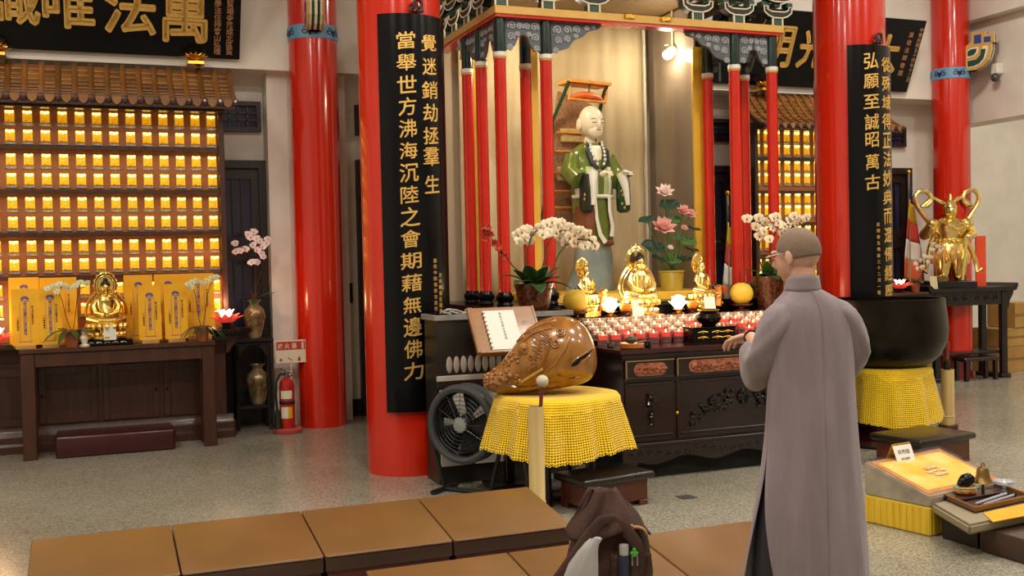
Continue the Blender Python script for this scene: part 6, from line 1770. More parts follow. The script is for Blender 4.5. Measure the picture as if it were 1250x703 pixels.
for kk in range(14):
    b = B(); a = 2 * PI * kk / 14
    b.tube([(.135 * k * math.cos(a), .11 * k * math.sin(a), .42 * k), (.17 * k * math.cos(a), .14 * k * math.sin(a), .33 * k), (.18 * k * math.cos(a + .1), .15 * k * math.sin(a + .1), .25 * k)], [.018 * k, .028 * k, .008 * k], 6); b.done('armour_flap', BRG, t)
for s in (-1, 1):
    pts = [(s * .15 * k, .05 * k, .62 * k), (s * .24 * k, .06 * k, .74 * k), (s * .31 * k, .06 * k, .84 * k)] + [(s * (.25 + .085 * math.cos(a)) * k, .06 * k, (.92 + .085 * math.sin(a)) * k) for a in [R(-10 + 36 * q_) for q_ in range(9)]] + [(s * .15 * k, .06 * k, .93 * k), (s * .06 * k, .06 * k, .88 * k), (0, .05 * k, .84 * k)]
    B().tube(pts, .024 * k, 8).done('looped_ribbon', BRG, t)
    B().tube([(s * .15 * k, .03 * k, .55 * k), (s * .22 * k, .0, .4 * k), (s * .25 * k, -.02 * k, .28 * k), (s * .27 * k, -.04 * k, .16 * k), (s * .31 * k, -.04 * k, .19 * k)], .022 * k, 8).done('trailing_ribbon', BRG, t)
B().tube([(.05 * k, -.16 * k, .08 * k), (.10 * k, -.15 * k, .53 * k)], [.018 * k, .022 * k], 8).done('vajra_club', BRG, t)
x = atY(1196, 320, YR + .38).x
tag(B().box(x - .075, x + .075, YR + .36, YR + .375, ZR, atY(1196, 288, YR + .38).z).done('red_tablet', mat('orange_red_panel', '#d8421a', '#e04c20', rough=.5, scale=4), smooth=0), 'upright orange-red panel behind the gilded guardian', 'panel')
for i, (px, py, hh, lab) in enumerate(((1143, 338, .14, 'cream paper slip before the gilded guardian'),)):
    o = B().box(-.05, .05, -.002, .002, 0, hh).done('paper_slip', mat('cream_slip', '#d8cba0', rough=.6)); q_ = atY(px, py, YR + .02); o.location = (q_.x, YR + .05, ZR + .0); o.rotation_euler = (R(-8), 0, 0); tag(o, lab, 'paper')
# flags
FL = [mat('flag_blue', '#232c5a', rough=.7), mat('flag_yellow', '#c8a428', rough=.7), mat('flag_red', '#b0321c', rough=.7), mat('flag_white', '#d8d2c8', rough=.7), mat('flag_orange', '#c86030', rough=.7)]
def flag(label, x, y, ztop, zbot, wid):
    t = thing('draped_flag', label, 'flag', (x, y, 0), 0, 'draped striped flags')
    B().cyl((0, 0, 0), (0, 0, ztop), .012, n=10).done('pole', mat('flag_pole', '#a8a090', rough=.3, metal=.6), t)
    B().ell((0, 0, ztop + .02), (.024, .024, .028), 12, 8).done('finial', GOLD, t)
    B().lathe([(.08, 0), (.08, .02), (.03, .04), (.014, .06)], n=18).done('base', DKM, t)
    n = 5; H = ztop - .06 - zbot
    for i in range(n):
        b = B()
        def fn(u, v):
            vv = (i + v) / n; wv = wid * (.12 + .88 * min(1, vv * 1.25)); ss = u
            x_ = -.01 + (ss - .35) * wv + .10 * (vv - .5) * (ss - .5); y_ = -.03 - .03 * math.sin(ss * 9 + vv * 2) * (.3 + vv)
            return Vector((x_, y_, ztop - .06 - H * vv - .10 * ss * (1 - vv * .3)))
        b.grid(fn, 16, 5); solid(b.done('stripe', FL[i], t, 180), .003)
    b = B()
    def fn2(u, v):
        x_ = .02 + (u - .1) * wid * .75 * (.3 + .7 * v); return Vector((x_, .03 + .02 * math.sin(u * 8 + v * 3), ztop - .25 - (H - .1) * v))
    b.grid(fn2, 12, 8); solid(b.done('back_fold', FL[0], t, 180), .003)
    return t
p = atY(1111, 212, 9.6); flag('striped flag hanging beside the gilded guardian', p.x - .02, 9.6, p.z, 1.15, .30)
p = atY(888, 238, 9.3); flag('striped flag hanging behind the right red posts of the pavilion', p.x, 9.3, p.z, .95, .26)
# low cabinet with lotus lamp and flowers left of guardian table
xa_ = atY(1085, 350, 9.3).x; xb_ = xl - .08
ZQ = atY(1110, 356, 9.25).z
t = thing('side_cabinet', 'dark wooden cabinet behind the bronze bowl bell carrying small flowers', 'cabinet', ((xa_ + xb_) / 2 - .2, 9.21, 0)); hw = (xb_ - xa_) / 2 + .2
B().box(-hw, hw, -.16, .16, 0.06, ZQ - .03, .004).done('body', BROWNW, t, 30)
B().box(-hw - .02, hw + .02, -.18, .17, ZQ - .03, ZQ, .006).done('top', BROWNW, t, 30)
B().box(-hw + .02, hw - .02, -.15, .15, 0, .06).done('plinth', EBONY, t, 0)
for s in (-1, 1): 
    d_ = B().box(s * hw * .5 - hw * .46, s * hw * .5 + hw * .46, -.172, -.16, .12, ZQ - .08, .004).done('door', BROWNW, t, 30)
    B().ell((s * .04, -.178, ZQ * .5), .012, 8, 6).done('knob', EBONY, d_)
p = atY(1096, 349, 9.2); lotus_lamp('glowing pink lotus lamp behind the bowl bell at right', (p.x, 9.17, ZQ + .045), .12, 1.5, (1, .55, .35))
p = atY(1129, 360, 9.02); bl = Vector((xl - .14, 9.15, ZQ))
def P3(px, py): return atY(px, py, 9.12) - bl
orchid('small_flower_pot', 'small pot of pale yellow and lilac flowers beside the gilded guardian', 'plant', bl, 0, terracotta(.10, .05),
       [([Vector((0, 0, .08)), P3(1128, 330), P3(1125, 318)], [P3(a, c) for a, c in ((1118, 322), (1124, 318), (1129, 313), (1133, 320), (1126, 326), (1120, 328), (1136, 314))]), ([Vector((0, 0, .08)), P3(1136, 320), P3(1140, 300)], [P3(a, c) for a, c in ((1140, 298), (1145, 301), (1149, 306), (1138, 305))])],
       [(R(-150), .13, .03, .1, .08), (R(-90), .1, .03, .1, .1), (R(-30), .13, .03, .1, .08), (R(30), .1, .03, .1, .06)], 'tiny', .035, mat('cream_yellow_petal', '#dcd0a0', '#cfc0c8', rough=.6, scale=9), PCENY, .003)
# cardboard boxes beyond
CARD = mat('cardboard', '#a0783c', '#b08848', rough=.8, scale=3)
cxx = 10.22
for (z0, h, w_, lab) in ((0, .30, .62, 'bottom cardboard box of the stack at the right edge'), (.30, .22, .58, 'middle cardboard box of the stack at the right edge'), (.52, .30, .34, 'top cardboard box of the stack at the right edge')):
    t = thing('cardboard_box', lab, 'box', (cxx + (0.14 if w_ < .5 else 0), 9.75, z0), R(4), 'stacked cardboard boxes')
    B().box(-w_ / 2, w_ / 2, -.2, .2, 0, h - .004, .003).done('carton', CARD, t, 30)
    B().box(-w_ / 2 - .001, w_ / 2 + .001, -.203, -.2, h * .45, h * .55).done('tape', mat('brown_tape', '#8a6428', rough=.3), t, 0)
# cctv dome on the lintel
p = atX(1179, 105, XR - .05)
t = thing('security_camera', 'small white dome security camera on the right wall beside the slim column', 'camera', (XR - .001, 9.15, atX(1179, 100, XR).z))
B().box(-.09, 0, -.05, .05, .0, .12, .01).done('mount', WHITER, t, 30); B().ell((-.09, -.02, -.04), (.05, .05, .05), 12, 8).done('dome', mat('smoked_dome', '#4a4844', rough=.15), t)
# ================================================================== KNEELING MATS IN TWO ROWS
MBASE = mat('mat_base_wood', '#4a1c12', '#5a2418', rough=.4, scale=4, stretch=(.5, 4, 4))
def kneel_mat(label, x0, x1, y0, y1, zn, zf, group):
    t = thing('kneeling_mat', label, 'mat', ((x0 + x1) / 2, (y0 + y1) / 2, 0), 0, group)
    W = (x1 - x0) / 2 - .003; D_ = (y1 - y0) / 2
    # sloping vinyl cushion
    def wedge(b, w, d, lo, hi_off, bev):
        n0 = len(b.bm.verts)
        b.box(-w, w, -d, d, 0, 1)
        for v in b.bm.verts:
            u = (v.co.y + d) / (2 * d); zt_ = zn + (zf - zn) * u
            v.co.z = zt_ + (hi_off if v.co.z > .5 else lo)
        if bev: bmesh.ops.bevel(b.bm, geom=list(b.bm.edges), offset=bev, segments=3, affect='EDGES', profile=.5)
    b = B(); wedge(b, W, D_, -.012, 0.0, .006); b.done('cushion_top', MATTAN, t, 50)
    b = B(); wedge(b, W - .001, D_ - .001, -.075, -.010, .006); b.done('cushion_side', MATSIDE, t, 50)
    b = B(); b.box(-W + .012, W - .012, -D_ + .012, D_ - .012, 0, zn - .074); b.done('wooden_base', MBASE, t, 0)
    b = B(); b.tube([(-W + .01, -D_ - .001, zn - .006), (W - .01, -D_ - .001, zn - .006)], .004, 6); b.done('piping', MATTAN, t)
    return t
xe_ = [-.27, .315, .905, 1.487, 2.08]
names_ = ['kneeling mat at the left end of the far row', 'second kneeling mat from the left in the far row', 'third kneeling mat from the left in the far row', 'kneeling mat at the right end of the far row']
for i in range(4): kneel_mat('tan vinyl ' + names_[i], xe_[i], xe_[i + 1], 4.53, 5.075, .20, .28, 'tan kneeling mats')
xe2 = [.945, 1.53, 2.115, 2.68]
names2 = ['kneeling mat of the near row left of the bag', 'kneeling mat of the near row under the brown bag', 'kneeling mat of the near row beside the robed person']
for i in range(3): kneel_mat('tan vinyl ' + names2[i], xe2[i], xe2[i + 1], 3.42, 3.965, .20, .28, 'tan kneeling mats')
p = atZ(838, 607, 0)
t = thing('floor_plate', 'small metal cover plate set in the floor before the altar', 'plate', (p.x, p.y, 0))
B().box(-.05, .05, -.05, .05, 0, .002).done('plate', MET, t, 0); B().box(-.042, .042, -.042, .042, .002, .003).done('lid', mat('dull_plate', '#6a685e', rough=.4, metal=.6), t, 0)

# ================================================================== CLOTH BAG ON THE MATS
bd = 3.95
bc = atD(738, 700, bd); bx_, by_ = bc.x, bc.y
zm_ = .2 + .08 * max(0, min(1, (by_ - 3.42) / .545))
CLOTHB = mat('dark_brown_cloth', '#38211a', '#452a20', rough=.85, scale=10, bump=.15, bscale=90)
bag = thing('cloth_bag', 'slouching dark brown cloth backpack standing on the near mats', 'bag', (bx_, by_, zm_ + .012), -TH)
pm = bd / FPX
def bl_(px, py, dep=0.0):      # local: x to the right of the photo, z up, -y towards the viewer
    return Vector(((px - 738) * pm, dep, 1.45 - (py - (318 - (px - 625) * .022)) * pm - bag.location.z))
b = B(); rings = []; n = 44
for py, pl, pr2, dp in ((713, 690, 796, .11), (700, 690, 797, .12), (680, 692, 796, .12), (660, 697, 793, .115), (640, 703, 788, .10), (624, 708, 780, .085), (610, 712, 765, .06), (600, 716, 750, .035), (594, 720, 738, .015)):
    cx_ = (pl + pr2) / 2; rx = (pr2 - pl) / 2 * pm; c_ = bl_(cx_, py)
    rings.append(b.ring([Vector((c_.x + rx * math.cos(a) * (1 + .03 * math.sin(7 * a + py * .11)), dp * math.sin(a) * (1 + .07 * math.sin(5 * a + py * .07)), max(c_.z, .0) + .006 * math.sin(4 * a + py))) for a in [2 * PI * i / n for i in range(n)]]))
b.skin(rings); o_ = b.done('bag_body', CLOTHB, bag, 180); subd(o_, 1)
b = B()     # flap fallen forward over the opening
def flap(u, v):
    a = R(-175 + 170 * u); py = 596 + 52 * v + 8 * math.sin(u * 7) * v
    wv = 16 + 36 * v; cx_ = 736 + 6 * v
    c_ = bl_(cx_ + wv * math.cos(a), py); return Vector((c_.x, -.04 - (.09 * v + .02) * abs(math.sin(a)) - .012 * math.sin(u * 18 + v * 5), c_.z + .014))
b.grid(flap, 30, 10); o_ = solid(b.done('bag_flap', CLOTHB, bag, 180), .006)
b = B(); b.tube([bl_(768, 700, -.13), bl_(776, 672, -.15), bl_(772, 650, -.15), bl_(760, 632, -.14), bl_(745, 623, -.13), bl_(732, 624, -.14), bl_(716, 640, -.16), bl_(700, 662, -.18), bl_(684, 684, -.19), bl_(670, 702, -.19)], [.02, .021, .022, .022, .022, .022, .023, .025, .027, .028], 12, flat=.30, up=(0, 1, 0)); b.done('shoulder_strap', CLOTHB, bag, 60)
b = B(); b.tube([bl_(712, 616, -.05), bl_(718, 604, -.05), bl_(724, 592, -.05), bl_(734, 600, -.05), bl_(750, 608, -.04), bl_(765, 618, -.03)], [.018, .018, .008, .018, .022, .018], 8, flat=.6); b.done('grab_loop', CLOTHB, bag, 60)
b = B(); b.grid(lambda u, v: Vector((bl_(742 + 48 * u, 664 + 46 * v).x, -.125 - .022 * math.sin(PI * u) - .008 * math.sin(u * 14), max(bl_(742, 664 + 46 * v).z, .004))), 18, 8); solid(b.done('front_pocket', CLOTHB, bag, 180), .006)
t = thing('plastic_bag', 'crumpled translucent white plastic bag leaning on the cloth backpack', 'bag', bag.location + Vector((0, 0, -.006)), -TH)
PLA = glass_mat('milky_plastic', (.95, .95, .95), 1.35, .2, .5, (.62, .60, .58))
b = B(); rings = []; n = 28; rnd = random.Random(6)
for py, pl, pr2, dp in ((709, 672, 726, .05), (695, 676, 724, .052), (680, 683, 724, .05), (665, 690, 724, .045), (650, 700, 724, .035), (640, 710, 726, .02), (634, 716, 730, .01)):
    cx_ = (pl + pr2) / 2; rx = (pr2 - pl) / 2 * pm; c_ = bl_(cx_, py)
    rings.append(b.ring([Vector((c_.x + rx * math.cos(a) * (1 + rnd.uniform(-.08, .08)), -.235 + dp * math.sin(a) * (1 + rnd.uniform(-.1, .1)), max(c_.z + rnd.uniform(-.004, .004), .006))) for a in [2 * PI * i / n for i in range(n)]]))
b.skin(rings); b.done('crinkled_film', PLA, t, 40)
b = B(); c_ = bl_(690, 705); b.ell((c_.x, -.24, max(c_.z, .03) + .012), (.035, .02, .022), 10, 6); b.done('orange_print', mat('faded_orange_print', '#d0a080', rough=.7), t)
t = thing('water_bottle', 'bottle with a silver cap tucked in the backpack pocket', 'bottle', bag.location, -TH)
c_ = bl_(757, 655)
Bz = c_.z
B().lathe([(.02, max(Bz - .15, .01)), (.021, Bz - .05), (.02, Bz - .03), (.014, Bz - .022)], (c_.x, -.155, 0), 16).done('bottle_body', mat('dark_blue_plastic', '#20283c', rough=.2), t)
B().lathe([(.017, Bz - .022), (.0175, Bz + .008), (.016, Bz + .014), (.002, Bz + .015)], (c_.x, -.155, 0), 18).done('cap', mat('silver_cap', '#b4b0ac', rough=.35, metal=.3), t)
t = thing('key_charm', 'small green charm with pendants hanging from the backpack pocket', 'charm', bag.location, -TH)
c_ = bl_(769, 660); b = B()
for dx, dz in ((0, .012), (-.008, 0), (.008, 0), (0, -.008), (0, 0)): b.ell((c_.x + dx, -.16, c_.z + dz), (.007, .004, .007), 8, 5)
b.done('green_clover', mat('bright_green', '#4ab030', rough=.4), t)
for dx in (-.008, .010): B().tube([(c_.x + dx, -.158, c_.z - .005), (c_.x + dx, -.16, c_.z - .045)], [.0025, .004], 6).done('pendant', MET, t)
t = thing('bead_bracelet', 'string of tan wooden prayer beads lying on the backpack', 'beads', bag.location, -TH)
BEAD = mat('tan_bead', '#b07c40', '#c08c50', rough=.4, scale=30)
bm_ = None
for k in range(22):
    a = R(200 - 190 * k / 21); q_ = bl_(772 + 13 * math.cos(a), 640 - 13 * math.sin(a) * .8 + (0 if k < 11 else 2), -.118 - .015 * math.sin(PI * k / 21))
    if bm_ is None:
        b = B(); b.ell((0, 0, 0), .0058, 8, 6); o_ = b.done('bead', BEAD, t, 180); bm_ = o_.data; o_.location = q_
    else: obj('bead', bm_, t, q_)

# ================================================================== YELLOW KNEELING CUSHION, CARD, BENCH AND TRAY
p = Vector((3.93, 4.22, 0)); rz_ = R(12); W = .66; D_ = .40
t = thing('brocade_cushion', 'yellow kneeling cushion with plastic-wrapped sloping brocade top near the robed person', 'cushion', p, rz_)
YB_ = mat('yellow_side_cloth', '#d8b020', '#e4bf34', rough=.6, scale=5, stretch=(8, 8, .5)); BROC = mat('yellow_brocade', '#ecc440', '#f2dc90', rough=.3, scale=7, detail=6, coat=.4)
BORD = mat('orange_border', '#c8804a', '#d89458', rough=.35, scale=20, coat=.4); GPL = mat('grey_wrapped_wedge', '#8a7e6e', '#a89c88', rough=.25, scale=6, bump=.4, bscale=14, coat=.5)
B().box(0, W, 0, D_, 0, .15, .008).done('yellow_base', YB_, t, 30)
b = B()
for i in range(10): b.tube([(-.001, .02 + i * .04, .01), (-.002, .022 + i * .04, .14)], .003, 5); b.tube([(.03 + i * .06, -.001, .01), (.03 + i * .06, -.002, .14)], .003, 5)
tag(b.done('base_pleats', YB_, t), kind='stuff')
def wedge(name, x0, x1, y0, y1, za, zb2, lo, m, lift=0.0):
    b = B(); b.box(x0, x1, y0, y1, 0, 1)
    for v in b.bm.verts:
        u = v.co.y / D_; v.co.z = lo if v.co.z < .5 else za + (zb2 - za) * u + lift
    bmesh.ops.bevel(b.bm, geom=list(b.bm.edges), offset=.006, segments=2, affect='EDGES'); return b.done(name, m, t, 50)
wedge('wrapped_wedge', 0, W, 0, D_, .20, .325, .15, GPL)
def toppatch(name, x0, x1, y0, y1, lift, m):
    b = B(); vs = [Vector((x, y, .20 + .125 * y / D_ + lift)) for x, y in ((x0, y0), (x1, y0), (x1, y1), (x0, y1))]
    lo = [v - Vector((0, 0, .003)) for v in vs]; b.skin([b.ring(lo), b.ring(vs)]); return b.done(name, m, t, 0)
toppatch('orange_border', .03, W - .02, .03, D_ - .02, .003, BORD)
toppatch('brocade_panel', .06, W - .05, .055, D_ - .045, .005, BROC)
b = B()
for k in range(6):
    a = k * 1.05; x_, y_ = .33 + .055 * math.cos(a), .2 + .04 * math.sin(a)
    b.ell((x_, y_, .20 + .125 * y_ / D_ + .004), (.034, .026, .006), 10, 5)
b.ell((.33, .2, .20 + .125 * .2 / D_ + .006), (.022, .018, .007), 10, 5)
b.done('embroidered_flower', mat('pale_embroidery', '#eed8a8', '#d8a070', rough=.4, scale=30), t)
b = B()
b.grid(lambda u, v: Vector((-.004 + (W + .008) * u, -.004 + (D_ + .008) * v, .205 + .125 * v + .006 + .003 * math.sin(u * 17) * math.sin(v * 13))), 16, 12); b.done('plastic_film', glass_mat('film', ior=1.35, rough=.08), t, 180)
# tent card
cw = p + Matrix.Rotation(rz_, 3, 'Z') @ Vector((.10, .24, .0))
zc_ = .20 + .125 * .24 / D_ + .009
t = thing('tent_card', 'white folded tent card with writing standing on the yellow cushion', 'card', (atZ(1103, 566, zc_ + .005).x, atZ(1103, 566, zc_ + .005).y + .02, zc_ + .004), R(8))
TC = mat('tent_card_white', '#eeeae0', rough=.6)
for s, m_ in ((-1, TC), (1, mat('card_yellow', '#d8a020', rough=.6))):
    o_ = B().box(-.072, .072, -.0008, .0008, 0, .11).done('card_leaf', m_, t, 0); o_.matrix_local = Matrix.Translation((0, s * .045, .0 if s < 0 else .012)) @ Matrix.Rotation(s * R(22 if s < 0 else 25), 4, 'X')
Mc = Matrix.Translation((0, -.045, 0)) @ Matrix.Rotation(-R(22), 4, 'X')
INKG = mat('card_ink', '#7a7668', rough=.7)
me = fit(text_mesh('供養燈', .03, .0003, .0004), .095, .026); me.materials.append(INKG); o_ = obj('printed_title', me, t); o_.matrix_local = Mc @ Matrix.Translation((0, -.0014, .072)) @ Matrix.Rotation(PI / 2, 4, 'X')
me = fit(text_mesh('請勿觸摸', .02, .0003), .07, .014); me.materials.append(INKG); o_ = obj('printed_title', me, t); o_.matrix_local = Mc @ Matrix.Translation((0, -.0014, .034)) @ Matrix.Rotation(PI / 2, 4, 'X')
# low bench: its top is a skewed board
ZBn = .172
def quad_fn(pts, z):
    P = [atZ(a, c, z) for a, c in pts]      # far-left, near-left, near-right, far-right
    def f(u, v, h=0.0): a = P[1].lerp(P[2], u); c = P[0].lerp(P[3], u); q_ = a.lerp(c, v); return Vector((q_.x, q_.y, z + h))
    return f, P
fB, PB = quad_fn([(1137, 614), (1183, 641), (1300, 616), (1236, 592)], ZBn)
org = fB(.5, .5); org.z = 0
t = thing('low_bench', 'low bench with taupe padded top at the right edge carrying the tray', 'bench', org)
def hexa(name, f, u0, u1, v0, v1, h0, h1, m, par, o=None, bev=.0):
    o = o if o is not None else org
    b = B(); lo = b.ring([f(u, v, h0) - o for u, v in ((u0, v0), (u1, v0), (u1, v1), (u0, v1))]); hi = b.ring([f(u, v, h1) - o for u, v in ((u0, v0), (u1, v0), (u1, v1), (u0, v1))]); b.skin([lo, hi])
    if bev: bmesh.ops.bevel(b.bm, geom=list(b.bm.edges), offset=bev, segments=2, affect='EDGES')
    return b.done(name, m, par, 50)
TAUPE = mat('taupe_vinyl', '#8c8068', '#97896f', rough=.5, scale=4)
hexa('padded_top', fB, 0, 1, 0, 1, -.05, 0, TAUPE, t, bev=.012)
B().box(3.97 - org.x, 4.5 - org.x, 3.95 - org.y, 4.18 - org.y, 0, ZBn - .051).done('dark_base', mat('bench_dark', '#1c1410', rough=.5), t, 0)
q_ = atZ(1246, 668, 0)
t = thing('brown_block', 'brown padded block on the floor under the low bench', 'block', (3.96, 3.63, 0), R(2))
B().box(0, .6, 0, .29, 0, ZBn - .052, .012, seg=2).done('padded_block', mat('brown_pad', '#3c2a20', '#483226', rough=.55, scale=5), t)
fT, PT_ = quad_fn([(1145, 604), (1190, 624), (1262, 608), (1206, 589)], ZBn + .012)
org2 = fT(.5, .5); org2.z = ZBn + .002
t = thing('ritual_tray', 'shallow wooden tray on the low bench holding bell and wooden fish', 'tray', org2)
TW = mat('tray_wood', '#6a421c', '#7c5226', rough=.4, scale=6)
hexa('tray_floor', fT, 0, 1, 0, 1, -.010, -.002, mat('tray_floor_dark', '#3a2416', rough=.4), t, org2)
for u0, u1, v0, v1 in ((0, 1, 0, .05), (0, 1, .95, 1), (0, .04, .05, .95), (.96, 1, .05, .95)): hexa('tray_rim', fT, u0, u1, v0, v1, -.010, .018, TW, t, org2)
q_ = fT(.36, .60)
t = thing('wood_plaque', 'dark wooden plinth in the tray under bell and fish', 'plinth', (q_.x, q_.y, ZBn + .010), R(6))
B().box(-.15, .15, -.05, .05, .001, .016, .003).done('slab', DARKW, t, 30)
zp = ZBn + .026
c_ = atZ(1179, 602, zp)
t = thing('cushioned_fish', 'tiny black wooden fish on a red and gold cushion in the tray', 'drum', (c_.x, c_.y, zp))
pe2 = (Vector((c_.x, c_.y, .3)) - CAMP).dot(CF) / FPX
CUSH = mat('red_gold_cushion', '#c83c18', '#e0b060', rough=.6, scale=38)
B().lathe([(.045, 0), (.058, .008), (.062, .02), (.055, .032), (.03, .036), (.01, .036)], n=24, sy=.8).done('cushion', CUSH, t)
b = B(); b.tube([(.06 * math.cos(a) * (1 + .08 * math.sin(8 * a)), .048 * math.sin(a) * (1 + .08 * math.sin(8 * a)), .033) for a in [2 * PI * i / 40 for i in range(40)]], .004, 6, closed=True); b.done('green_trim', mat('green_trim', '#6ab088', rough=.6), t)
b = B(); b.tube([(-.048, 0, .050), (-.03, 0, .058), (-.005, 0, .068), (.02, 0, .070), (.036, 0, .064), (.042, 0, .06)], [.010, .022, .032, .034, .026, .012], 14); b.done('fish_body', BLACKL, t)
b = B(); b.tube([(.044, -.012, .072), (.03, -.03, .066)], .004, 6); b.done('fish_mouth', GOLD, t)
c_ = atZ(1200, 600, zp)
t = thing('hand_bell', 'small brass bell on a short post in the tray', 'bell', (c_.x, c_.y, zp))
B().cyl((0, 0, 0), (0, 0, .06), .007, n=10).done('post', DARKW, t)
B().lathe([(.052, .048), (.05, .052), (.038, .07), (.033, .09), (.031, .11), (.024, .124), (.008, .13), (.006, .132)], n=28).done('bell_cup', mat('aged_brass', '#8a6c3a', '#a08048', rough=.35, metal=.8, scale=12), t)
b = B(); b.tube([(-.010, 0, .130), (-.008, 0, .146), (0, 0, .152), (.008, 0, .146), (.010, 0, .130)], .004, 6); b.done('bell_loop', mat('aged_brass', '#8a6c3a'), t)
for k, (ua, va, ub, vb, r_) in enumerate(((.16, .22, .80, .34, .008), (.22, .12, .84, .22, .007))):
    a = fT(ua, va); c_ = fT(ub, vb); t = thing('ritual_stick', ('pale silver stick lying at the back of the tray' if k == 0 else 'pale silver stick lying at the front of the tray'), 'stick', (a.x, a.y, ZBn + .0205), 0, 'sticks in the tray')
    d_ = Vector((c_.x - a.x, c_.y - a.y, 0)); B().tube([(0, 0, 0), d_ * .5, d_], [r_ * .8, r_, r_], 8).done('shaft', mat('pale_silver', '#b8b8c4', rough=.3, metal=.4), t); B().ell(d_, (.012, .012, .01), 8, 6).done('tip', BRZ, t)
c_ = atZ(1226, 594, ZBn + .03)
t = thing('glass_bowl', 'small clear glass bowl beside the brass bell', 'bowl', (c_.x, c_.y, ZBn + .002))
B().lathe([(.02, 0), (.022, .004), (.008, .012), (.008, .03), (.05, .045), (.056, .06), (.052, .06), (.045, .048), (.005, .036)], n=24).done('bowl_glass', glass_mat('bowl_glass', ior=1.4, body=.3, bodycol=(.8, .82, .9)), t)
fC, PC_ = quad_fn([(1200, 626), (1212, 637), (1300, 620), (1274, 610)], ZBn + .004)
orgc = fC(.5, .5); o_ = hexa('altar_cloth', fC, 0, 1, 0, 1, -.003, .001, mat('orange_yellow_cloth', '#d89a10', '#e0a81c', rough=.7, scale=8), None, orgc); o_.location = orgc; tag(o_, 'folded orange-yellow cloth under the front of the tray', 'cloth')

# ================================================================== THE MONK
mp = atD(989, 400, 3.88); MK = 3.88 / 4.70
MAZ = R(17)
monk = thing('person', 'shaven-headed person in a long grey-mauve robe reaching one hand forward', 'person', (mp.x, mp.y, 0), -MAZ)
SKIN = mat('skin', '#c99a82', '#d4a78f', rough=.5, scale=12, sss=.15)
ROBE = mat('grey_mauve_robe', '#7f7274', '#8b7e84', rough=.85, scale=4, stretch=(3, 3, .5), bump=.55, bscale=4.5, sheen=.2)
HC = Vector((-.045, .03, 1.445)); HA = R(40)
HM = Matrix.Translation(HC) @ Matrix.Rotation(HA, 4, 'Z') @ Matrix.Rotation(R(-10), 4, 'X')
b = B()
def hp(x, y, z): return HM @ Vector((x, y, z))
MH = HM.to_3x3()
b.ell(hp(0, -.012, .018), (.080, .098, .100), 24, 16, MH); b.ell(hp(0, .03, -.035), (.066, .072, .078), 20, 12, MH); b.ell(hp(0, .045, -.085), (.042, .045, .034), 14, 10, MH)
b.tube([hp(0, .098, .01), hp(0, .118, -.025), hp(0, .105, -.037)], [.010, .016, .012], 10)
b.ell(hp(0, .098, -.066), (.024, .012, .010), 10, 6, MH)
for s in (-1, 1):
    b.ell(hp(s * .083, -.006, -.012), (.010, .019, .033), 12, 8, MH); b.ell(hp(s * .082, -.002, -.038), (.007, .009, .012), 8, 6, MH)
    b.ell(hp(s * .03, .09, .028), (.026, .015, .012), 10, 6, MH)
b.tube([(-.03, .0, 1.18), (-.035, .005, 1.30), hp(0, -.01, -.06)], [.075, .056, .058], 18)
b.lathe([(.13, .62), (.14, .8), (.13, .95), (.14, 1.10), (.13, 1.16), (.09, 1.22), (.05, 1.25)], n=24, sy=.65)
for s in (-1, 1):
    b.tube([(s * .08, 0, .85), (s * .085, .01, .5), (s * .085, -.01, -.1), (s * .085, .0, -.23)], [.10, .07, .05, .045], 16)
    b.ell((s * .09, .06, -.24), (.045, .12, .035), 14, 8)
ELL, WRL = Vector((-.195, .03, .985)), Vector((-.185, .275, 1.075))
b.tube([(-.12, 0, 1.17), (-.165, .0, 1.1), ELL], [.050, .048, .042], 14); b.tube([ELL, ELL.lerp(WRL, .5), WRL], [.046, .038, .026], 14)
ELR, WRR = Vector((.195, .03, .96)), Vector((.10, .25, 1.02))
b.tube([(.12, 0, 1.17), (.17, .0, 1.1), ELR], [.050, .048, .042], 14); b.tube([ELR, ELR.lerp(WRR, .5), WRR], [.046, .038, .026], 14)
def hand_into(b, W_, h, palm_n, left):
    h = h.normalized(); nrm = palm_n.normalized(); s = h.cross(nrm).normalized() * (1 if left else -1)      # s points to the thumb side
    tips = []
    b.tube([W_ - h * .02, W_ + h * .015], [.027, .028], 12)
    Mx = Matrix((s, h, nrm)).transposed()
    b.ell(W_ + h * .052, (.041, .052, .016), 16, 10, Mx)
    for i, (off, L, z) in enumerate(((.033, .070, 0), (.0115, .078, 0), (-.0115, .072, 0), (-.033, .056, 0))):
        k0 = W_ + h * (.090 - abs(off) * .25) + s * off
        d1 = (h * .88 + nrm * .42 + s * off * 4).normalized(); d2 = (h * .55 + nrm * .82).normalized(); d3 = (h * .25 + nrm * .96).normalized()
        k1 = k0 + d1 * L * .45; k2 = k1 + d2 * L * .32; k3 = k2 + d3 * L * .23
        b.tube([k0 - h * .03, k0, k1, k2, k3], [.0085, .0084, .0079, .0073, .006], 10); tips.append(k3)
    t0 = W_ + h * .03 + s * .032; t1 = t0 + (h * .55 + s * .72 + nrm * .3).normalized() * .035; t2 = t1 + (h * .85 + s * .25 + nrm * .35).normalized() * .03
    b.tube([W_ + h * .012 + s * .012, t0, t1, t2], [.014, .013, .0105, .0075], 10)
hand_into(b, WRL, Vector((-.62, .70, -.22)), Vector((-.12, -.2, -1)), True)
hand_into(b, WRR, Vector((-.35, .9, .0)), Vector((0, 0, -1)), False)
body = b.done('body', SKIN, monk, 180)
md = body.modifiers.new('join', 'REMESH'); md.mode = 'VOXEL'; md.voxel_size = .0042; md.use_smooth_shade = True
md = body.modifiers.new('soften', 'SMOOTH'); md.factor = .5; md.iterations = 5
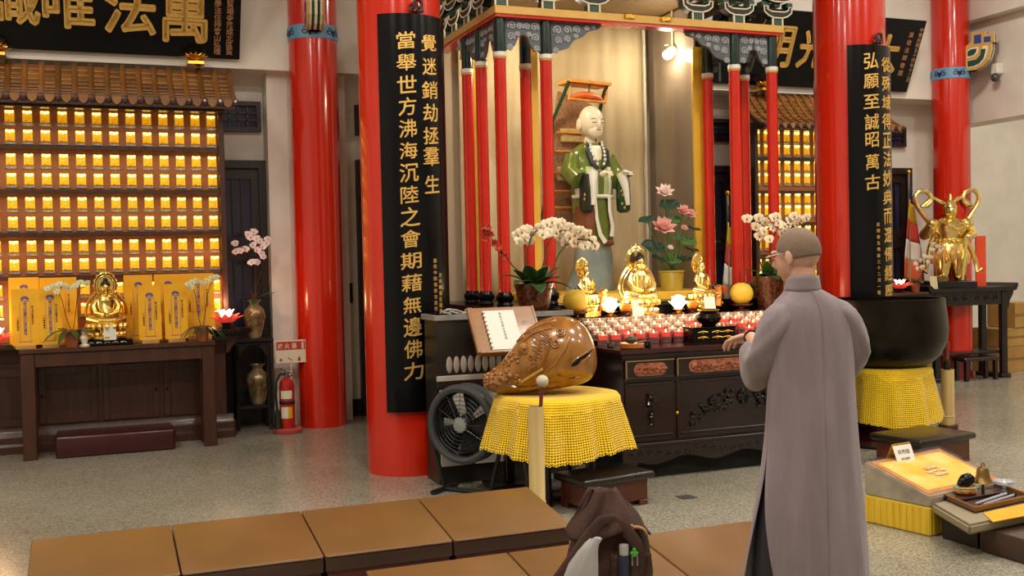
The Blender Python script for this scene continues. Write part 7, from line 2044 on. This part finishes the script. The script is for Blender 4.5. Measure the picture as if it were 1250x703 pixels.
# stubble over the skull
b = B()
def scalp(u, v):
    a = 2 * PI * u; t_ = v * R(106)
    lim = 1.0
    front = max(0, math.sin(a)) ; t_ = v * R(112 - 42 * front ** .8)
    x = .0822 * math.sin(t_) * math.cos(a); y = .1005 * math.sin(t_) * math.sin(a); z = .1025 * math.cos(t_)
    return HM @ Vector((x, -.012 + y, .018 + z))
b.grid(scalp, 40, 16, True); solid(b.done('hair', mat('grey_stubble', '#74604f', '#877262', rough=.9, scale=220, detail=2), monk, 180), .002, 1)
# glasses
b = B()
for s in (-1, 1):
    b.tube([hp(s * .086, .0, .010), hp(s * .084, .05, .014), hp(s * .076, .108, .012)], .0022, 6)
    b.tube([hp(s * .036 + .026 * math.cos(a), .116 - .006 * abs(math.cos(a)), .006 + .018 * math.sin(a)) for a in [2 * PI * i / 20 for i in range(20)]], .0018, 6, closed=True)
b.tube([hp(-.012, .117, .010), hp(.012, .117, .010)], .002, 6); b.done('glasses', mat('wire_frame', '#c0b8ac', rough=.25, metal=.9), monk)
# robe
A0 = R(188)
ROWS = [(-.29, .285, .232, -.014, .022), (-.14, .275, .224, -.013, .021), (.02, .262, .215, -.012, .02), (.12, .258, .21, -.010, .018), (.25, .248, .20, -.008, .015), (.40, .232, .185, -.005, .012), (.55, .215, .17, 0, .01), (.70, .202, .155, 0, 0), (.85, .193, .145, 0, 0), (1.0, .188, .138, 0, 0), (1.10, .190, .134, 0, 0), (1.18, .186, .126, -.002, 0), (1.225, .168, .112, -.006, 0), (1.255, .135, .096, -.012, 0), (1.28, .095, .085, -.022, .002), (1.30, .072, .074, -.030, .004)]
def robe_pt(a, z, rx, ry, cx_, cy_):
    low = max(0, (1.0 - z)) ; f = .018 * low * math.sin(7 * a + 1.2 + .8 * z) + .012 * low * math.sin(13 * a + 2.1 * z)
    f += .010 * math.sin(5 * a + z * 9) * max(0, 1 - abs(z - .95) / .35)
    return Vector((cx_ + rx * (1 + f) * math.cos(a), cy_ + ry * (1 + f) * math.sin(a), z))
b = B(); rings = []; n = 96
for z, rx, ry, cx_, cy_ in ROWS:
    gap = min(1.25, max(0, (.475 - z)) / .475) * R(28)
    a0, a1 = A0 + gap * 1.15, A0 + 2 * PI - gap * .45
    flare = min(.5, max(0, .475 - z)) * .14
    ring = []
    for i in range(n + 1):
        u = i / n; a = a0 + (a1 - a0) * u; v = robe_pt(a, z, rx, ry, cx_, cy_)
        e = max(0, (u - .9) / .1); v += Vector((math.cos(a), math.sin(a), 0)) * flare * e * .55
        ring.append(b.bm.verts.new(v))
    rings.append(ring)
b.skin(rings, False); o_ = b.done('robe', ROBE, monk, 180); solid(o_, .006, -1); subd(o_, 1)
b = B(); rings = []
for z, rx, ry, cx_, cy_ in ROWS[:9]: rings.append(b.ring([robe_pt(2 * PI * i / 60, z, rx * .93, ry * .93, cx_, cy_) for i in range(60)]))
b.skin(rings, True, False, False); solid(b.done('under_robe', mat('dark_under_robe', '#26242a', rough=.9), monk, 180), .003, -1)
# seam down the back
b = B(); b.tube([robe_pt(R(-88), z, rx + .001, ry + .001, cx_, cy_) for z, rx, ry, cx_, cy_ in ROWS], .0016, 5); b.done('back_seam', ROBE, monk)
# stand-up collar
b = B()
def collar(u, v):
    a = 2 * PI * u; r_ = .074 - .010 * v; hh = .062 + .012 * max(0, -math.sin(a))
    return Vector((-.030 + r_ * math.cos(a) * 1.0, .004 + r_ * 1.02 * math.sin(a), 1.285 + hh * v))
b.grid(collar, 40, 4, True); solid(b.done('collar', ROBE, monk, 180), .007, 1)
# sleeves
def sleeve(path, name):
    b = B(); rings = []; n = 36
    for (c, ax, rw, up_, dn, sk) in path:
        c = Vector(c); ax = Vector(ax).normalized(); side = ax.cross(Vector((0, 0, 1))).normalized(); upv = side.cross(ax).normalized()
        ring = []
        for i in range(n):
            a = 2 * PI * i / n; zz = math.sin(a); k = up_ if zz > 0 else dn
            w_ = rw * math.cos(a) * (1 - .25 * max(0, -zz) ** 2)
            f = 1 + .05 * math.sin(6 * a + sk)
            ring.append(b.bm.verts.new(c + side * w_ * f + upv * zz * k))
        rings.append(ring)
    b.skin(rings, True, False, False); o_ = b.done(name, ROBE, monk, 180); solid(o_, .006, 0); subd(o_, 1); return o_
sleeve([((-.05, -.003, 1.20), (-1, 0, -.3), .05, .05, .06, 0), ((-.10, -.005, 1.195), (-1, 0, -.35), .085, .068, .085, 0), ((-.145, -.005, 1.165), (-.7, 0, -.7), .090, .075, .085, .5), ((-.172, .0, 1.09), (-.4, .1, -1), .088, .08, .08, 1.1), ((-.192, .012, 1.02), (-.3, .45, -.75), .082, .08, .09, 1.8), ((-.205, .05, .965), (-.05, 1, .15), .072, .078, .115, 2.2), ((-.205, .11, .965), (.02, 1, .25), .064, .074, .14, 2.6), ((-.202, .175, .985), (.02, 1, .30), .058, .07, .16, 3.1), ((-.200, .225, 1.0), (.02, 1, .30), .055, .068, .175, 3.5)], 'sleeve')
sleeve([((.05, -.003, 1.20), (1, 0, -.3), .05, .05, .06, 0), ((.105, -.005, 1.195), (1, 0, -.35), .085, .065, .085, 0), ((.15, -.005, 1.165), (.7, 0, -.7), .085, .07, .085, .5), ((.185, .0, 1.09), (.4, .1, -1), .08, .07, .08, 1.1), ((.212, .012, 1.0), (.3, .45, -.75), .075, .075, .09, 1.8), ((.21, .07, .95), (-.4, 1, .15), .065, .07, .12, 2.2), ((.165, .14, .965), (-.5, 1, .25), .055, .066, .14, 2.6), ((.135, .19, .985), (-.5, 1, .25), .05, .06, .15, 3.1)], 'sleeve')
b = B(); ax_ = (WRL - ELL).normalized(); s1 = ax_.cross(Vector((0, 0, 1))).normalized(); s2 = s1.cross(ax_)
b.tube([WRL + ax_ * -.01 + (s1 * math.cos(a) + s2 * math.sin(a)) * .031 for a in [2 * PI * i / 24 for i in range(24)]], .0045, 6, closed=True); b.done('wrist_beads', mat('black_beads', '#15120f', rough=.3), monk)
for ch in monk.children:
    ch.scale = (MK, MK, MK); ch.location.z = HCAM * (1 - MK)
